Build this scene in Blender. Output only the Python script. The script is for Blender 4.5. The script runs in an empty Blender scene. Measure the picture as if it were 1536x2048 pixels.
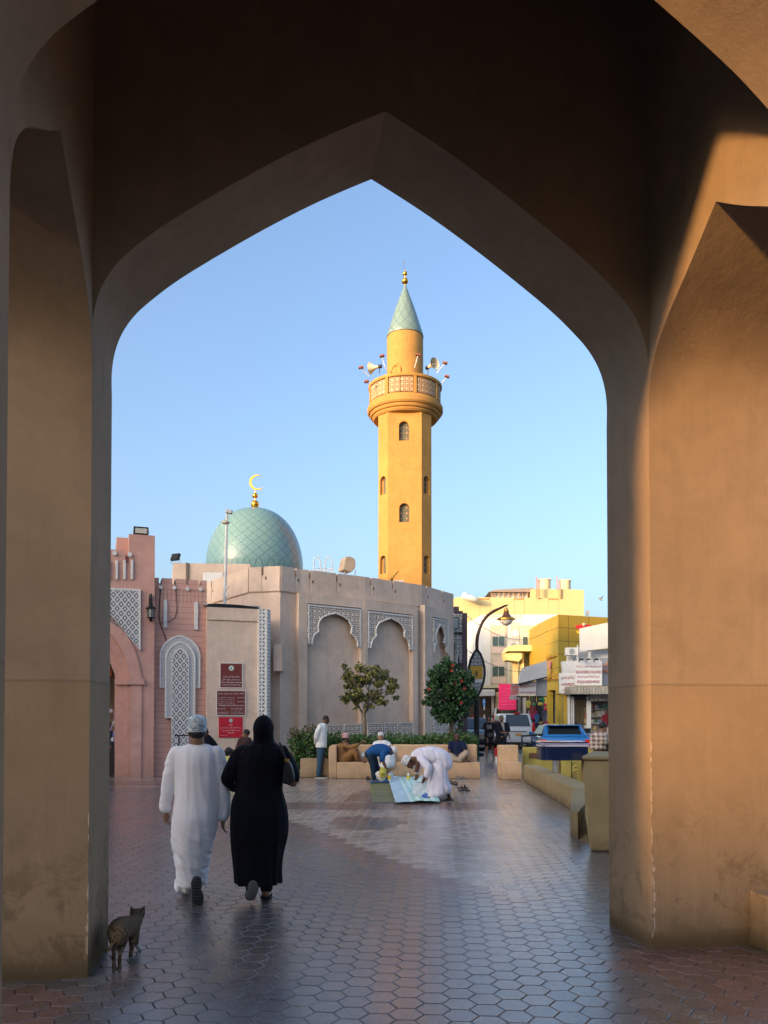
import bpy, bmesh, math, random
import numpy as np
from mathutils import Vector, Matrix, noise
from mathutils.geometry import tessellate_polygon
R = math.radians
random.seed(7)
scn = bpy.context.scene
COL = scn.collection
# ------------------------------------------------------------------ camera, sky, sun, exposure
F = 1600.0; EYE = 1.69; PITCH = R(1.2); CY = 1432 - F * math.tan(PITCH)
cam_d = bpy.data.cameras.new('camera'); cam = bpy.data.objects.new('camera', cam_d); COL.objects.link(cam)
cam.location = (0, 0, EYE); cam.rotation_euler = (R(90) + PITCH, 0, 0)
cam_d.sensor_fit = 'HORIZONTAL'; cam_d.sensor_width = 36; cam_d.lens = 36 * F / 1536
cam_d.shift_y = (CY - 1024) / 1536; cam_d.clip_start = .05; cam_d.clip_end = 3000
scn.camera = cam
SUN_EL = 9.0; SUN_AZ = 47.0            # degrees; azimuth measured from straight behind the camera to the left
sdir = Vector((-math.sin(R(SUN_AZ)) * math.cos(R(SUN_EL)), -math.cos(R(SUN_AZ)) * math.cos(R(SUN_EL)), math.sin(R(SUN_EL))))
w = bpy.data.worlds.new('World'); scn.world = w; w.use_nodes = True
nt = w.node_tree; bg = nt.nodes['Background']; sky = nt.nodes.new('ShaderNodeTexSky')
sky.sky_type = 'NISHITA'; sky.sun_disc = False; sky.sun_elevation = R(SUN_EL + 6)
sky.sun_rotation = math.atan2(sdir.x, sdir.y)
sky.altitude = 0; sky.air_density = 1.0; sky.dust_density = 5.6; sky.ozone_density = 2.6
nt.links.new(sky.outputs[0], bg.inputs[0]); bg.inputs[1].default_value = .15
sun_d = bpy.data.lights.new('sun', 'SUN'); sun_d.energy = 2.0; sun_d.angle = R(3.0); sun_d.color = (1, .56, .20)
sun = bpy.data.objects.new('sun', sun_d); COL.objects.link(sun)
sun.rotation_euler = sdir.to_track_quat('Z', 'Y').to_euler(); sun.location = (-20, -20, 30)
scn.view_settings.view_transform = 'Standard'; scn.view_settings.look = 'None'
scn.view_settings.exposure = 1.52; scn.view_settings.gamma = 1
scn.cycles.max_bounces = 8; scn.cycles.diffuse_bounces = 5

# ------------------------------------------------------------------ helpers
def ray(px, py):
    x = (px - 768) / F; y = (CY - py) / F
    return (x, math.cos(PITCH) - y * math.sin(PITCH), math.sin(PITCH) + y * math.cos(PITCH))
def G(px, py, z=0.):                 # the place on the ground seen at this pixel
    d = ray(px, py); t = (z - EYE) / d[2]; return Vector((d[0] * t, d[1] * t, z))
def A(px, py, Y):                    # the place at distance Y seen at this pixel
    d = ray(px, py); t = Y / d[1]; return Vector((d[0] * t, Y, EYE + d[2] * t))
def onplane(px, py, o, n):
    d = Vector(ray(px, py)); e = Vector((0, 0, EYE)); n = Vector(n)
    return e + d * ((Vector(o) - e).dot(n) / d.dot(n))
WORG = {}
def tag(o, label=None, cat=None, group=None, kind=None):
    if label: o['label'] = label
    if cat: o['category'] = cat
    if group: o['group'] = group
    if kind: o['kind'] = kind
    return o
def thing(name, label, cat, loc=(0, 0, 0), group=None):
    o = bpy.data.objects.new(name, None); COL.objects.link(o); o.location = loc; o.empty_display_size = .2
    WORG[o] = Vector(loc); return tag(o, label, cat, group)
def link(name, me, m=None, parent=None, smooth=False, origin=None):
    o = bpy.data.objects.new(name, me); COL.objects.link(o)
    org = Vector(origin) if origin is not None else (WORG[parent] if parent else Vector((0, 0, 0)))
    if org.length > 0: me.transform(Matrix.Translation(-org))
    if parent: o.parent = parent
    elif org.length > 0: o.location = org
    WORG[o] = org
    if m is not None: me.materials.clear(); me.materials.append(m)
    if smooth: me.shade_smooth(); me.set_sharp_from_angle(angle=R(75))
    return o
def copy_tree(o, parent=None, label=None, group=None):
    c = o.copy(); COL.objects.link(c); c.parent = parent; WORG[c] = WORG.get(o, Vector((0, 0, 0)))
    if label: c['label'] = label
    if group: c['group'] = group
    for ch in [x for x in bpy.data.objects if x.parent == o]: copy_tree(ch, c)
    return c
class MB:
    def __init__(s): s.v = []; s.f = []; s.uv = {}
    def add(s, vs, fs, uvs=None):
        b = len(s.v); s.v += [tuple(x) for x in vs]
        for i, f in enumerate(fs):
            if uvs and uvs[i] is not None: s.uv[len(s.f)] = uvs[i]
            s.f.append(tuple(b + k for k in f))
        return s
    def box(s, x0, x1, y0, y1, z0, z1, rot=0, piv=None, ax=None):
        vs = [Vector((x, y, z)) for z in (z0, z1) for y in (y0, y1) for x in (x0, x1)]
        if rot:
            p = Vector(piv) if piv else Vector(((x0 + x1) / 2, (y0 + y1) / 2, (z0 + z1) / 2))
            m = Matrix.Rotation(rot, 3, ax or 'Z'); vs = [m @ (v - p) + p for v in vs]
        return s.add(vs, [(0, 2, 3, 1), (4, 5, 7, 6), (0, 1, 5, 4), (2, 6, 7, 3), (0, 4, 6, 2), (1, 3, 7, 5)])
    def prism(s, loops, o, ax, ay, d):
        """loops: list of 2-D loops (outer first, then holes) in the plane o+ax*u+ay*v, extruded by vector d; front uv = (u,v)"""
        o = Vector(o); ax = Vector(ax); ay = Vector(ay); d = Vector(d)
        if isinstance(loops[0][0], (int, float)): loops = [loops]
        flat = [p for l in loops for p in l]
        tris = tessellate_polygon([[Vector((p[0], p[1], 0)) for p in l] for l in loops])
        n = len(flat); P = [o + ax * p[0] + ay * p[1] for p in flat]
        vs = P + [p + d for p in P]; fs = []; uv = []
        for t in tris:
            fs.append(t); uv.append([flat[k] for k in t])
            fs.append((t[0] + n, t[2] + n, t[1] + n)); uv.append([flat[t[0]], flat[t[2]], flat[t[1]]])
        b = 0
        for l in loops:
            m = len(l)
            for i in range(m):
                j = (i + 1) % m; fs.append((b + i, b + j, b + j + n, b + i + n)); uv.append([flat[b + i], flat[b + j], flat[b + j], flat[b + i]])
            b += m
        return s.add(vs, fs, uv)
    def tube(s, pts, r, n=8, cap=True):
        pts = [Vector(p) for p in pts]; m = len(pts); rs = r if isinstance(r, (list, tuple)) else [r] * m
        vs = []; up = Vector((0, 0, 1)); prev = None
        for i, p in enumerate(pts):
            t = (pts[min(i + 1, m - 1)] - pts[max(i - 1, 0)]).normalized()
            if prev is None: a = t.cross(up if abs(t.z) < .95 else Vector((1, 0, 0))).normalized()
            else: a = (prev - t * prev.dot(t)).normalized()
            prev = a; b = t.cross(a)
            for k in range(n):
                q = 2 * math.pi * k / n; vs.append(p + (a * math.cos(q) + b * math.sin(q)) * rs[i])
        fs = [(i * n + k, i * n + (k + 1) % n, (i + 1) * n + (k + 1) % n, (i + 1) * n + k) for i in range(m - 1) for k in range(n)]
        if cap: fs += [tuple(reversed(range(n))), tuple((m - 1) * n + k for k in range(n))]
        return s.add(vs, fs)
    def lathe(s, prof, c, n=32, a0=0):
        c = Vector(c); m = len(prof); vs = []
        for r, z in prof:
            for k in range(n):
                q = a0 + 2 * math.pi * k / n; vs.append(c + Vector((r * math.cos(q), r * math.sin(q), z)))
        fs = []; uv = []
        for i in range(m - 1):
            for k in range(n):
                fs.append((i * n + k, i * n + (k + 1) % n, (i + 1) * n + (k + 1) % n, (i + 1) * n + k))
                u0, u1 = k / n, (k + 1) / n; v0, v1 = i / (m - 1), (i + 1) / (m - 1); uv.append([(u0, v0), (u1, v0), (u1, v1), (u0, v1)])
        fs += [tuple(reversed(range(n))), tuple((m - 1) * n + k for k in range(n))]; uv += [None, None]
        return s.add(vs, fs, uv)
    def ball(s, c, r, n=12, rot=None):
        c = Vector(c); r = Vector(r) if hasattr(r, '__len__') else Vector((r, r, r)); vs = []; fs = []; h = n // 2 + 1
        for i in range(1, h):
            th = math.pi * i / h
            for k in range(n):
                q = 2 * math.pi * k / n; v = Vector((r.x * math.sin(th) * math.cos(q), r.y * math.sin(th) * math.sin(q), r.z * math.cos(th)))
                vs.append(c + (rot @ v if rot else v))
        fs = [(i * n + k, i * n + (k + 1) % n, (i + 1) * n + (k + 1) % n, (i + 1) * n + k) for i in range(h - 2) for k in range(n)]
        t = Vector((0, 0, r.z)); t = rot @ t if rot else t; a = len(vs); vs += [c + t, c - t]
        fs += [(a, (k + 1) % n, k) for k in range(n)] + [(a + 1, (h - 2) * n + k, (h - 2) * n + (k + 1) % n) for k in range(n)]
        return s.add(vs, fs)
    def build(s, name, m=None, parent=None, smooth=False, origin=None, bevel=0):
        me = bpy.data.meshes.new(name); me.from_pydata(s.v, [], s.f)
        if s.uv:
            ul = me.uv_layers.new(name='UVMap')
            for i, p in enumerate(me.polygons):
                if i in s.uv:
                    for li, c in zip(p.loop_indices, s.uv[i]): ul.data[li].uv = c
        bm = bmesh.new(); bm.from_mesh(me); bmesh.ops.recalc_face_normals(bm, faces=bm.faces)
        if bevel:
            bmesh.ops.remove_doubles(bm, verts=bm.verts, dist=1e-5)
            es = [e for e in bm.edges if len(e.link_faces) == 2 and e.calc_face_angle(0) > .6]
            bmesh.ops.bevel(bm, geom=es, offset=bevel, segments=2, affect='EDGES', profile=.5)
        bm.to_mesh(me); bm.free()
        o = link(name, me, m, parent, smooth, origin)
        return o
def auto_smooth(o, ang=35):
    me = o.data; me.shade_smooth(); me.set_sharp_from_angle(angle=R(ang)); return o

# ---- node helpers
class NG:
    def __init__(s, name):
        s.m = bpy.data.materials.new(name); s.m.use_nodes = True; s.t = s.m.node_tree; s.b = s.t.nodes['Principled BSDF']
    def n(s, typ, **kw):
        x = s.t.nodes.new(typ)
        for k, v in kw.items(): setattr(x, k, v)
        return x
    def set(s, inp, v):
        if hasattr(v, 'links') or isinstance(v, bpy.types.NodeSocket): s.t.links.new(v, inp)
        else: inp.default_value = v
    def M(s, op, a, b=None, c=None):
        x = s.n('ShaderNodeMath', operation=op); s.set(x.inputs[0], a)
        if b is not None: s.set(x.inputs[1], b)
        if c is not None: s.set(x.inputs[2], c)
        return x.outputs[0]
    def mix(s, fac, a, b, bt='MIX'):
        x = s.n('ShaderNodeMix', data_type='RGBA', blend_type=bt); s.set(x.inputs[0], fac)
        s.set(x.inputs[6], a if not isinstance(a, tuple) else a + (1,) * (4 - len(a))); s.set(x.inputs[7], b if not isinstance(b, tuple) else b + (1,) * (4 - len(b)))
        return x.outputs[2]
    def coord(s, kind='Object'):
        return s.n('ShaderNodeTexCoord').outputs[kind]
    def mapped(s, co, sc=(1, 1, 1), rot=(0, 0, 0)):
        x = s.n('ShaderNodeMapping'); s.set(x.inputs[0], co); x.inputs[3].default_value = sc; x.inputs[2].default_value = rot; return x.outputs[0]
    def noise(s, co, scale, detail=4, rough=.5, dist=0):
        x = s.n('ShaderNodeTexNoise'); s.set(x.inputs['Vector'], co); x.inputs['Scale'].default_value = scale
        x.inputs['Detail'].default_value = detail; x.inputs['Roughness'].default_value = rough; x.inputs['Distortion'].default_value = dist
        return x.outputs[0]
    def ramp(s, v, a, b):
        x = s.n('ShaderNodeMapRange'); s.set(x.inputs[0], v); x.inputs[1].default_value = a; x.inputs[2].default_value = b; return x.outputs[0]
    def bump(s, h, st=.3, dist=.01):
        x = s.n('ShaderNodeBump'); s.set(x.inputs['Height'], h); x.inputs['Strength'].default_value = st; x.inputs['Distance'].default_value = dist
        s.t.links.new(x.outputs[0], s.b.inputs['Normal'])
    def out(s, col=None, rough=.6, metal=0, spec=.5):
        if col is not None: s.set(s.b.inputs['Base Color'], col if not isinstance(col, tuple) else col + (1,) * (4 - len(col)))
        s.set(s.b.inputs['Roughness'], rough); s.b.inputs['Metallic'].default_value = metal; s.b.inputs['Specular IOR Level'].default_value = spec
        return s.m
def mat(name, c, rough=.6, metal=0, var=.15, vs=3, bump=.0, bs=40, spec=.4):
    g = NG(name); co = g.coord()
    if var:
        nz = g.noise(co, vs, 5, .6); f = g.ramp(nz, .3, .7)
        col = g.mix(f, tuple(x * (1 - var) for x in c), tuple(min(1, x * (1 + var)) for x in c))
    else: col = c
    if bump: g.bump(g.noise(co, bs, 4, .6), bump, .01)
    return g.out(col, rough, metal, spec)
def plaster(name, c, stain=(.05, .04, .03), zst=0.6, zs=None, streak=.35, bump=.35, rough=.85, chips=0, dirt=.8):
    """painted render: uneven coat, brush and drip marks, dirt rising from the ground"""
    g = NG(name); co = g.n('ShaderNodeNewGeometry').outputs['Position']
    big = g.ramp(g.noise(co, .7, 4, .6), .3, .7); big = g.M('MULTIPLY', g.M('ADD', big, g.ramp(g.noise(co, 2.6, 5, .65, .8), .3, .7)), .5); col = g.mix(big, tuple(x * .74 for x in c), tuple(min(1, x * 1.18) for x in c))
    drip = g.ramp(g.noise(g.mapped(co, (5, 5, .35)), 1.6, 5, .65), .5, .75)
    col = g.mix(g.M('MULTIPLY', drip, streak), col, tuple(x * .6 for x in c))
    fine = g.noise(co, 28, 6, .7)
    col = g.mix(g.M('MULTIPLY', g.ramp(fine, .35, .75), .2), col, tuple(x * .72 for x in c))
    sep = g.n('ShaderNodeSeparateXYZ'); g.set(sep.inputs[0], co)
    blot = g.noise(co, 3.2, 6, .7, .6)
    low = g.ramp(g.M('ADD', sep.outputs[2], g.M('MULTIPLY', g.M('SUBTRACT', blot, .5), -zst * 1.6)), zst, 0.0)
    col = g.mix(g.M('MULTIPLY', g.M('POWER', low, 1.5), dirt), col, stain)
    if dirt > .9:
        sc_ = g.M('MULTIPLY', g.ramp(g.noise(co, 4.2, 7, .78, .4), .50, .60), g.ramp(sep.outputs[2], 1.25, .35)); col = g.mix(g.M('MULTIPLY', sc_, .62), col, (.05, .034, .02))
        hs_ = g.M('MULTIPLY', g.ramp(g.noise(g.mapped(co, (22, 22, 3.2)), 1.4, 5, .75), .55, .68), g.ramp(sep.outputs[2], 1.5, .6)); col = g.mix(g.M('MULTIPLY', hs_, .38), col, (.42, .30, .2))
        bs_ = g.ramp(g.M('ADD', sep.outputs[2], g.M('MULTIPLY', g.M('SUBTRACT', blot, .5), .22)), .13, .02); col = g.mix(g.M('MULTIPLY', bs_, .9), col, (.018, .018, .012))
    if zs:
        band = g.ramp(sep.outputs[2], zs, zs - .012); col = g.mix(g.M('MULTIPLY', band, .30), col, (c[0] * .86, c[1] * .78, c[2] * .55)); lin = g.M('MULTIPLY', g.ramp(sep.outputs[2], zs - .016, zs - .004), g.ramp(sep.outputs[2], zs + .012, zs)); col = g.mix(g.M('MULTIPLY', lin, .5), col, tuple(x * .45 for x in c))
    if chips:
        ch = g.ramp(g.noise(co, 9, 7, .75), .70, .72); ch = g.M('MULTIPLY', ch, g.ramp(sep.outputs[2], 1.3, .5)); col = g.mix(ch, col, tuple(min(1, x * 1.9) for x in c))
    g.bump(g.M('ADD', g.M('MULTIPLY', fine, .5), g.noise(co, 6, 6, .68)), bump, .02)
    return g.out(col, rough, 0, .25)
def gloss(name, c, rough=.15, metal=0, coat=0, spec=.5):
    g = NG(name); m = g.out(c, rough, metal, spec); g.b.inputs['Coat Weight'].default_value = coat; return m
def glass(name, c=(.05, .07, .08)): return gloss(name, c, .06, 0, 0, .9)
def lattice_diamond(name, pitch, light, dark):
    """cream carved screen: diagonal bars with a bud inside every diamond, dark behind"""
    g = NG(name); uv = g.coord('UV'); sp = g.n('ShaderNodeSeparateXYZ'); g.set(sp.inputs[0], uv)
    u = g.M('DIVIDE', sp.outputs[0], pitch); v = g.M('DIVIDE', sp.outputs[1], pitch * 1.25)
    a = g.M('FRACT', g.M('ADD', g.M('ADD', u, v), 100)); b = g.M('FRACT', g.M('ADD', g.M('SUBTRACT', u, v), 100))
    da = g.M('ABSOLUTE', g.M('SUBTRACT', a, .5)); db = g.M('ABSOLUTE', g.M('SUBTRACT', b, .5))
    bar = g.M('GREATER_THAN', g.M('MAXIMUM', da, db), .36)
    bud = g.M('LESS_THAN', g.M('SQRT', g.M('ADD', g.M('MULTIPLY', da, da), g.M('MULTIPLY', db, db))), .21)
    msk = g.M('MAXIMUM', bar, bud)
    col = g.mix(msk, dark, light); g.bump(msk, .6, .02)
    return g.out(col, .8)
def lattice_star(name, sc, light, dark, th=.07):
    g = NG(name); uv = g.coord('UV'); 
    v1 = g.n('ShaderNodeTexVoronoi', feature='DISTANCE_TO_EDGE', voronoi_dimensions='2D'); g.set(v1.inputs['Vector'], uv); v1.inputs['Scale'].default_value = sc; v1.inputs['Randomness'].default_value = .55
    sp = g.n('ShaderNodeSeparateXYZ'); g.set(sp.inputs[0], uv)
    p = 2.6 / sc
    fu = g.M('SUBTRACT', g.M('FRACT', g.M('ADD', g.M('DIVIDE', sp.outputs[0], p), 50)), .5); fv = g.M('SUBTRACT', g.M('FRACT', g.M('ADD', g.M('DIVIDE', sp.outputs[1], p), 50)), .5)
    rr = g.M('SQRT', g.M('ADD', g.M('MULTIPLY', fu, fu), g.M('MULTIPLY', fv, fv)))
    star = g.M('LESS_THAN', rr, .16)
    msk = g.M('MAXIMUM', g.M('LESS_THAN', v1.outputs[0], th), star)
    g.bump(msk, .6, .02); return g.out(g.mix(msk, dark, light), .8)
def lattice_dash(name, p, light, dark):
    g = NG(name); uv = g.coord('UV'); sp = g.n('ShaderNodeSeparateXYZ'); g.set(sp.inputs[0], uv)
    u = g.M('DIVIDE', sp.outputs[0], p); v = g.M('DIVIDE', sp.outputs[1], p)
    fu = g.M('SUBTRACT', g.M('FRACT', u), .5); fv = g.M('SUBTRACT', g.M('FRACT', v), .5)
    par = g.M('MODULO', g.M('ADD', g.M('FLOOR', u), g.M('FLOOR', v)), 2); sg = g.M('SUBTRACT', g.M('MULTIPLY', g.M('ABSOLUTE', par), 2), 1)
    fv2 = g.M('MULTIPLY', fv, sg)
    x = g.M('ABSOLUTE', g.M('ADD', fu, fv2)); y = g.M('ABSOLUTE', g.M('SUBTRACT', fu, fv2))
    hole = g.M('LESS_THAN', g.M('ADD', g.M('MULTIPLY', x, 2.2), y), .80)
    return g.out(g.mix(hole, light, dark), .7)
def tiles_dome(name, nu, nv, c1, c2):
    g = NG(name); uv = g.coord('UV'); sp = g.n('ShaderNodeSeparateXYZ'); g.set(sp.inputs[0], uv)
    def grid(a, b, k, w_):
        p = g.M('ABSOLUTE', g.M('SUBTRACT', g.M('FRACT', g.M('ADD', g.M('MULTIPLY', a, k), 100)), .5)); q = g.M('ABSOLUTE', g.M('SUBTRACT', g.M('FRACT', g.M('ADD', g.M('MULTIPLY', b, k), 100)), .5))
        return g.M('GREATER_THAN', g.M('MAXIMUM', p, q), .5 - w_)
    a = g.M('ADD', g.M('MULTIPLY', sp.outputs[0], nu), g.M('MULTIPLY', sp.outputs[1], nv)); b = g.M('SUBTRACT', g.M('MULTIPLY', sp.outputs[0], nu), g.M('MULTIPLY', sp.outputs[1], nv))
    big = grid(a, b, 1, .05); small = grid(a, b, 5, .13)
    nz = g.ramp(g.noise(g.mapped(uv, (nu * 5, nv * 5, 1)), 1.5, 3, .6), .35, .65)
    col = g.mix(nz, c1, c2); col = g.mix(g.M('MULTIPLY', small, .45), col, (.16, .22, .30)); col = g.mix(g.M('MULTIPLY', big, .6), col, (.06, .09, .17))
    m = g.out(col, .30, 0, .5); return m

# ---- organic shapes: overlapping solids fused into one continuous skin
def Cp(p0, r0, p1=None, r1=None): return ('c', Vector(p0), r0, Vector(p1 if p1 is not None else p0), r1 if r1 is not None else r0)
def El(c, r, rot=None): return ('e', Vector(c), r, rot)
def Lf(rings): return ('l', rings)
def crom(P, k):
    out = []
    for i in range(len(P) - 1):
        a, b, c, d = P[max(i - 1, 0)], P[i], P[i + 1], P[min(i + 2, len(P) - 1)]
        for j in range(k):
            t = j / k; out.append(.5 * (2 * b + (c - a) * t + (2 * a - 5 * b + 4 * c - d) * t * t + (3 * b - a - 3 * c + d) * t ** 3))
    return out + [P[-1]]
def chain(pts):
    if len(pts) > 2:
        V = crom([np.array([*p[0], p[1]], dtype=float) for p in pts], 4); pts = [(Vector(v[:3]), float(max(v[3], .003))) for v in V]
    return [Cp(pts[i][0], pts[i][1], pts[i + 1][0], pts[i + 1][1]) for i in range(len(pts) - 1)]
def blob(name, prims, vox, m, parent=None, disp=None, it=4, origin=None):
    mb = MB()
    for p in prims:
        if p[0] == 'c':
            _, a, ra, b, rb = p; d = b - a; L = d.length
            if L < 1e-5: mb.ball(a, ra, 12); continue
            rot = d.to_track_quat('Z', 'Y').to_matrix(); n = 14; prof = []
            for i in range(5): q = -math.pi / 2 + i * math.pi / 8; prof.append((ra * math.cos(q), ra * math.sin(q)))
            for i in range(5): q = i * math.pi / 8; prof.append((rb * math.cos(q), L + rb * math.sin(q)))
            prof[0] = (ra * .05, prof[0][1]); prof[-1] = (rb * .05, prof[-1][1])
            t = MB(); t.lathe(prof, (0, 0, 0), n); mb.add([a + rot @ Vector(v) for v in t.v], t.f)
        elif p[0] == 'e': mb.ball(p[1], p[2], 18, p[3])
        elif p[0] == 'l':
            n = 28; vs = []; rg = p[1]
            if len(rg) > 3: rg = [((v[0], v[1], v[2]), max(v[3], .01), max(v[4], .01), v[5]) for v in crom([np.array([*c_[0], c_[1], c_[2], c_[3]], dtype=float) for c_ in rg], 4)]
            for (c, rx, ry, rz) in rg:
                for k in range(n):
                    q = 2 * math.pi * k / n; x = rx * math.cos(q); y = ry * math.sin(q)
                    vs.append(Vector(c) + Vector((x * math.cos(rz) - y * math.sin(rz), x * math.sin(rz) + y * math.cos(rz), 0)))
            fs = [(i * n + k, i * n + (k + 1) % n, (i + 1) * n + (k + 1) % n, (i + 1) * n + k) for i in range(len(rg) - 1) for k in range(n)]
            fs += [tuple(reversed(range(n))), tuple((len(rg) - 1) * n + k for k in range(n))]; mb.add(vs, fs)
    me = bpy.data.meshes.new(name); me.from_pydata(mb.v, [], mb.f)
    bm = bmesh.new(); bm.from_mesh(me); bmesh.ops.recalc_face_normals(bm, faces=bm.faces); bm.to_mesh(me); bm.free()
    t = bpy.data.objects.new('tmp', me); COL.objects.link(t)
    r = t.modifiers.new('r', 'REMESH'); r.mode = 'VOXEL'; r.voxel_size = vox
    if it: q = t.modifiers.new('s', 'SMOOTH'); q.factor = .5; q.iterations = it
    dg = bpy.context.evaluated_depsgraph_get(); me2 = bpy.data.meshes.new_from_object(t.evaluated_get(dg))
    bpy.data.objects.remove(t); bpy.data.meshes.remove(me); me2.name = name
    if disp:
        nr = [v.normal.copy() for v in me2.vertices]
        for v, n_ in zip(me2.vertices, nr): v.co = v.co + n_ * disp(v.co)
    return link(name, me2, m, parent, True, origin)
def hand(wrist, tip_dir, side, s=1.0, curl=.6):
    """palm and five bent fingers hanging from the wrist; side = direction of the thumb"""
    w_ = Vector(wrist); d = Vector(tip_dir).normalized(); sd = Vector(side); sd = (sd - d * sd.dot(d)).normalized(); nrm = d.cross(sd)
    pc = w_ + d * .05 * s; out = [Cp(w_, .022 * s, pc + d * .02 * s + sd * .012 * s, .019 * s), Cp(w_, .02 * s, pc + d * .02 * s - sd * .02 * s, .017 * s), Cp(pc + sd * .02 * s, .017 * s, pc - sd * .018 * s, .016 * s)]
    for i, (o, l) in enumerate([(.03, .036), (.011, .041), (-.009, .038), (-.028, .03)]):
        k = pc + d * .03 * s + sd * o * s; a = k + (d * math.cos(curl * .5) + nrm * math.sin(curl * .5)) * l * s; b = a + (d * math.cos(curl * 1.5) + nrm * math.sin(curl * 1.5)) * l * .8 * s
        out += [Cp(k, .0095 * s, a, .009 * s), Cp(a, .009 * s, b, .0075 * s)]
    t = w_ + d * .02 * s + sd * .025 * s; t1 = t + (sd * .7 + d * .7) * .035 * s; out += [Cp(t, .013 * s, t1, .011 * s), Cp(t1, .011 * s, t1 + (d * .9 + nrm * .3) * .028 * s, .008 * s)]
    return out
def head_prims(c, yaw, tilt=0, s=1.0):
    """c: middle of the skull; yaw 0 looks along +Y (away), pi looks at the camera; returns prims and a frame for features"""
    rot = Matrix.Rotation(yaw, 3, 'Z') @ Matrix.Rotation(tilt, 3, 'X')
    c = Vector(c); T = lambda x, y, z: c + rot @ (Vector((x, y, z)) * s)
    P = [El(T(0, -.01, .02), (.076 * s, .094 * s, .088 * s), rot), El(T(0, .022, -.045), (.058 * s, .062 * s, .07 * s), rot), Cp(T(0, .085, -.012), .011 * s, T(0, .1, -.035), .015 * s),
         El(T(0, .06, -.082), (.026 * s, .026 * s, .022 * s), rot), El(T(.078, -.01, -.02), (.012 * s, .022 * s, .032 * s), rot), El(T(-.078, -.01, -.02), (.012 * s, .022 * s, .032 * s), rot),
         El(T(0, .078, -.062), (.026 * s, .012 * s, .01 * s), rot), El(T(0, .074, .02), (.055 * s, .02 * s, .014 * s), rot)]
    return P, T, rot
def face_parts(T, rot, parent, s=1.0, beard=None, mouth=True):
    for sx in (-1, 1):
        MB().ball(T(.03 * sx, .078, 0), (.014 * s, .011 * s, .008 * s), 10, rot).build('eye', MATS['eye'], parent, True)
        MB().ball(T(.031 * sx, .089, .024), (.02 * s, .006 * s, .005 * s), 8, rot).build('eyebrow', MATS['hair'], parent, True)
    if mouth: MB().ball(T(0, .09, -.063), (.022 * s, .006 * s, .005 * s), 8, rot).build('mouth', MATS['lip'], parent, True)
MATS = {}

# ---- writing
AR = {0x627: (0xFE8D, 2), 0x623: (0xFE83, 2), 0x628: (0xFE8F, 4), 0x629: (0xFE93, 2), 0x62A: (0xFE95, 4), 0x62C: (0xFE9D, 4), 0x62D: (0xFEA1, 4), 0x62E: (0xFEA5, 4), 0x62F: (0xFEA9, 2), 0x631: (0xFEAD, 2), 0x632: (0xFEAF, 2),
      0x633: (0xFEB1, 4), 0x634: (0xFEB5, 4), 0x635: (0xFEB9, 4), 0x637: (0xFEC1, 4), 0x639: (0xFEC9, 4), 0x641: (0xFED1, 4), 0x642: (0xFED5, 4), 0x643: (0xFED9, 4), 0x644: (0xFEDD, 4), 0x645: (0xFEE1, 4), 0x646: (0xFEE5, 4), 0x647: (0xFEE9, 4), 0x648: (0xFEED, 2), 0x649: (0xFEEF, 2), 0x64A: (0xFEF1, 4), 0x626: (0xFE89, 4)}
def arabic(t):
    out = []; L = [ord(c) for c in t]; i = 0
    while i < len(L):
        c = L[i]
        if c not in AR: out.append(chr(c)); i += 1; continue
        pj = i > 0 and L[i - 1] in AR and AR[L[i - 1]][1] == 4
        if c == 0x644 and i + 1 < len(L) and L[i + 1] == 0x627:
            out.append(chr(0xFEFC if pj else 0xFEFB)); i += 2; continue
        nj = AR[c][1] == 4 and i + 1 < len(L) and L[i + 1] in AR
        k = (3 if pj else 2) if nj else (1 if pj else 0)
        out.append(chr(AR[c][0] + k)); i += 1
    return ''.join(reversed(out))
def text(name, s, c, ax, up, wd, ht, m, parent, ext=.004, off=0):
    """flat raised lettering centred on c, fitted into wd x ht metres"""
    if any(ord(ch) in AR for ch in s): s = arabic(s)
    cu = bpy.data.curves.new(name, 'FONT'); cu.body = s; cu.extrude = .03; cu.offset = off; cu.resolution_u = 3
    t = bpy.data.objects.new('tmp', cu); COL.objects.link(t); dg = bpy.context.evaluated_depsgraph_get()
    me = bpy.data.meshes.new_from_object(t.evaluated_get(dg)); bpy.data.objects.remove(t); bpy.data.curves.remove(cu)
    if not me.vertices: return None
    xs = [v.co.x for v in me.vertices]; ys = [v.co.y for v in me.vertices]
    sx = wd / (max(xs) - min(xs)); sy = ht / (max(ys) - min(ys)); mx = (max(xs) + min(xs)) / 2; my = (max(ys) + min(ys)) / 2
    ax = Vector(ax).normalized(); up = Vector(up).normalized(); nz = ax.cross(up)
    for v in me.vertices: v.co = Vector(c) + ax * (v.co.x - mx) * sx + up * (v.co.y - my) * sy + nz * (ext * (1 if v.co.z > 0 else -1))
    return link(name, me, m, parent)
def Vv(*a): return Vector(a)
def merge_text(name, items, m, parent):
    """several lines of lettering joined into one mesh"""
    bm = bmesh.new()
    for it in items:
        o = text('tmp_line', *it, m, None)
        if o: bm.from_mesh(o.data); d = o.data; bpy.data.objects.remove(o); bpy.data.meshes.remove(d)
    me = bpy.data.meshes.new(name); bm.to_mesh(me); bm.free(); return link(name, me, m, parent)
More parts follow.
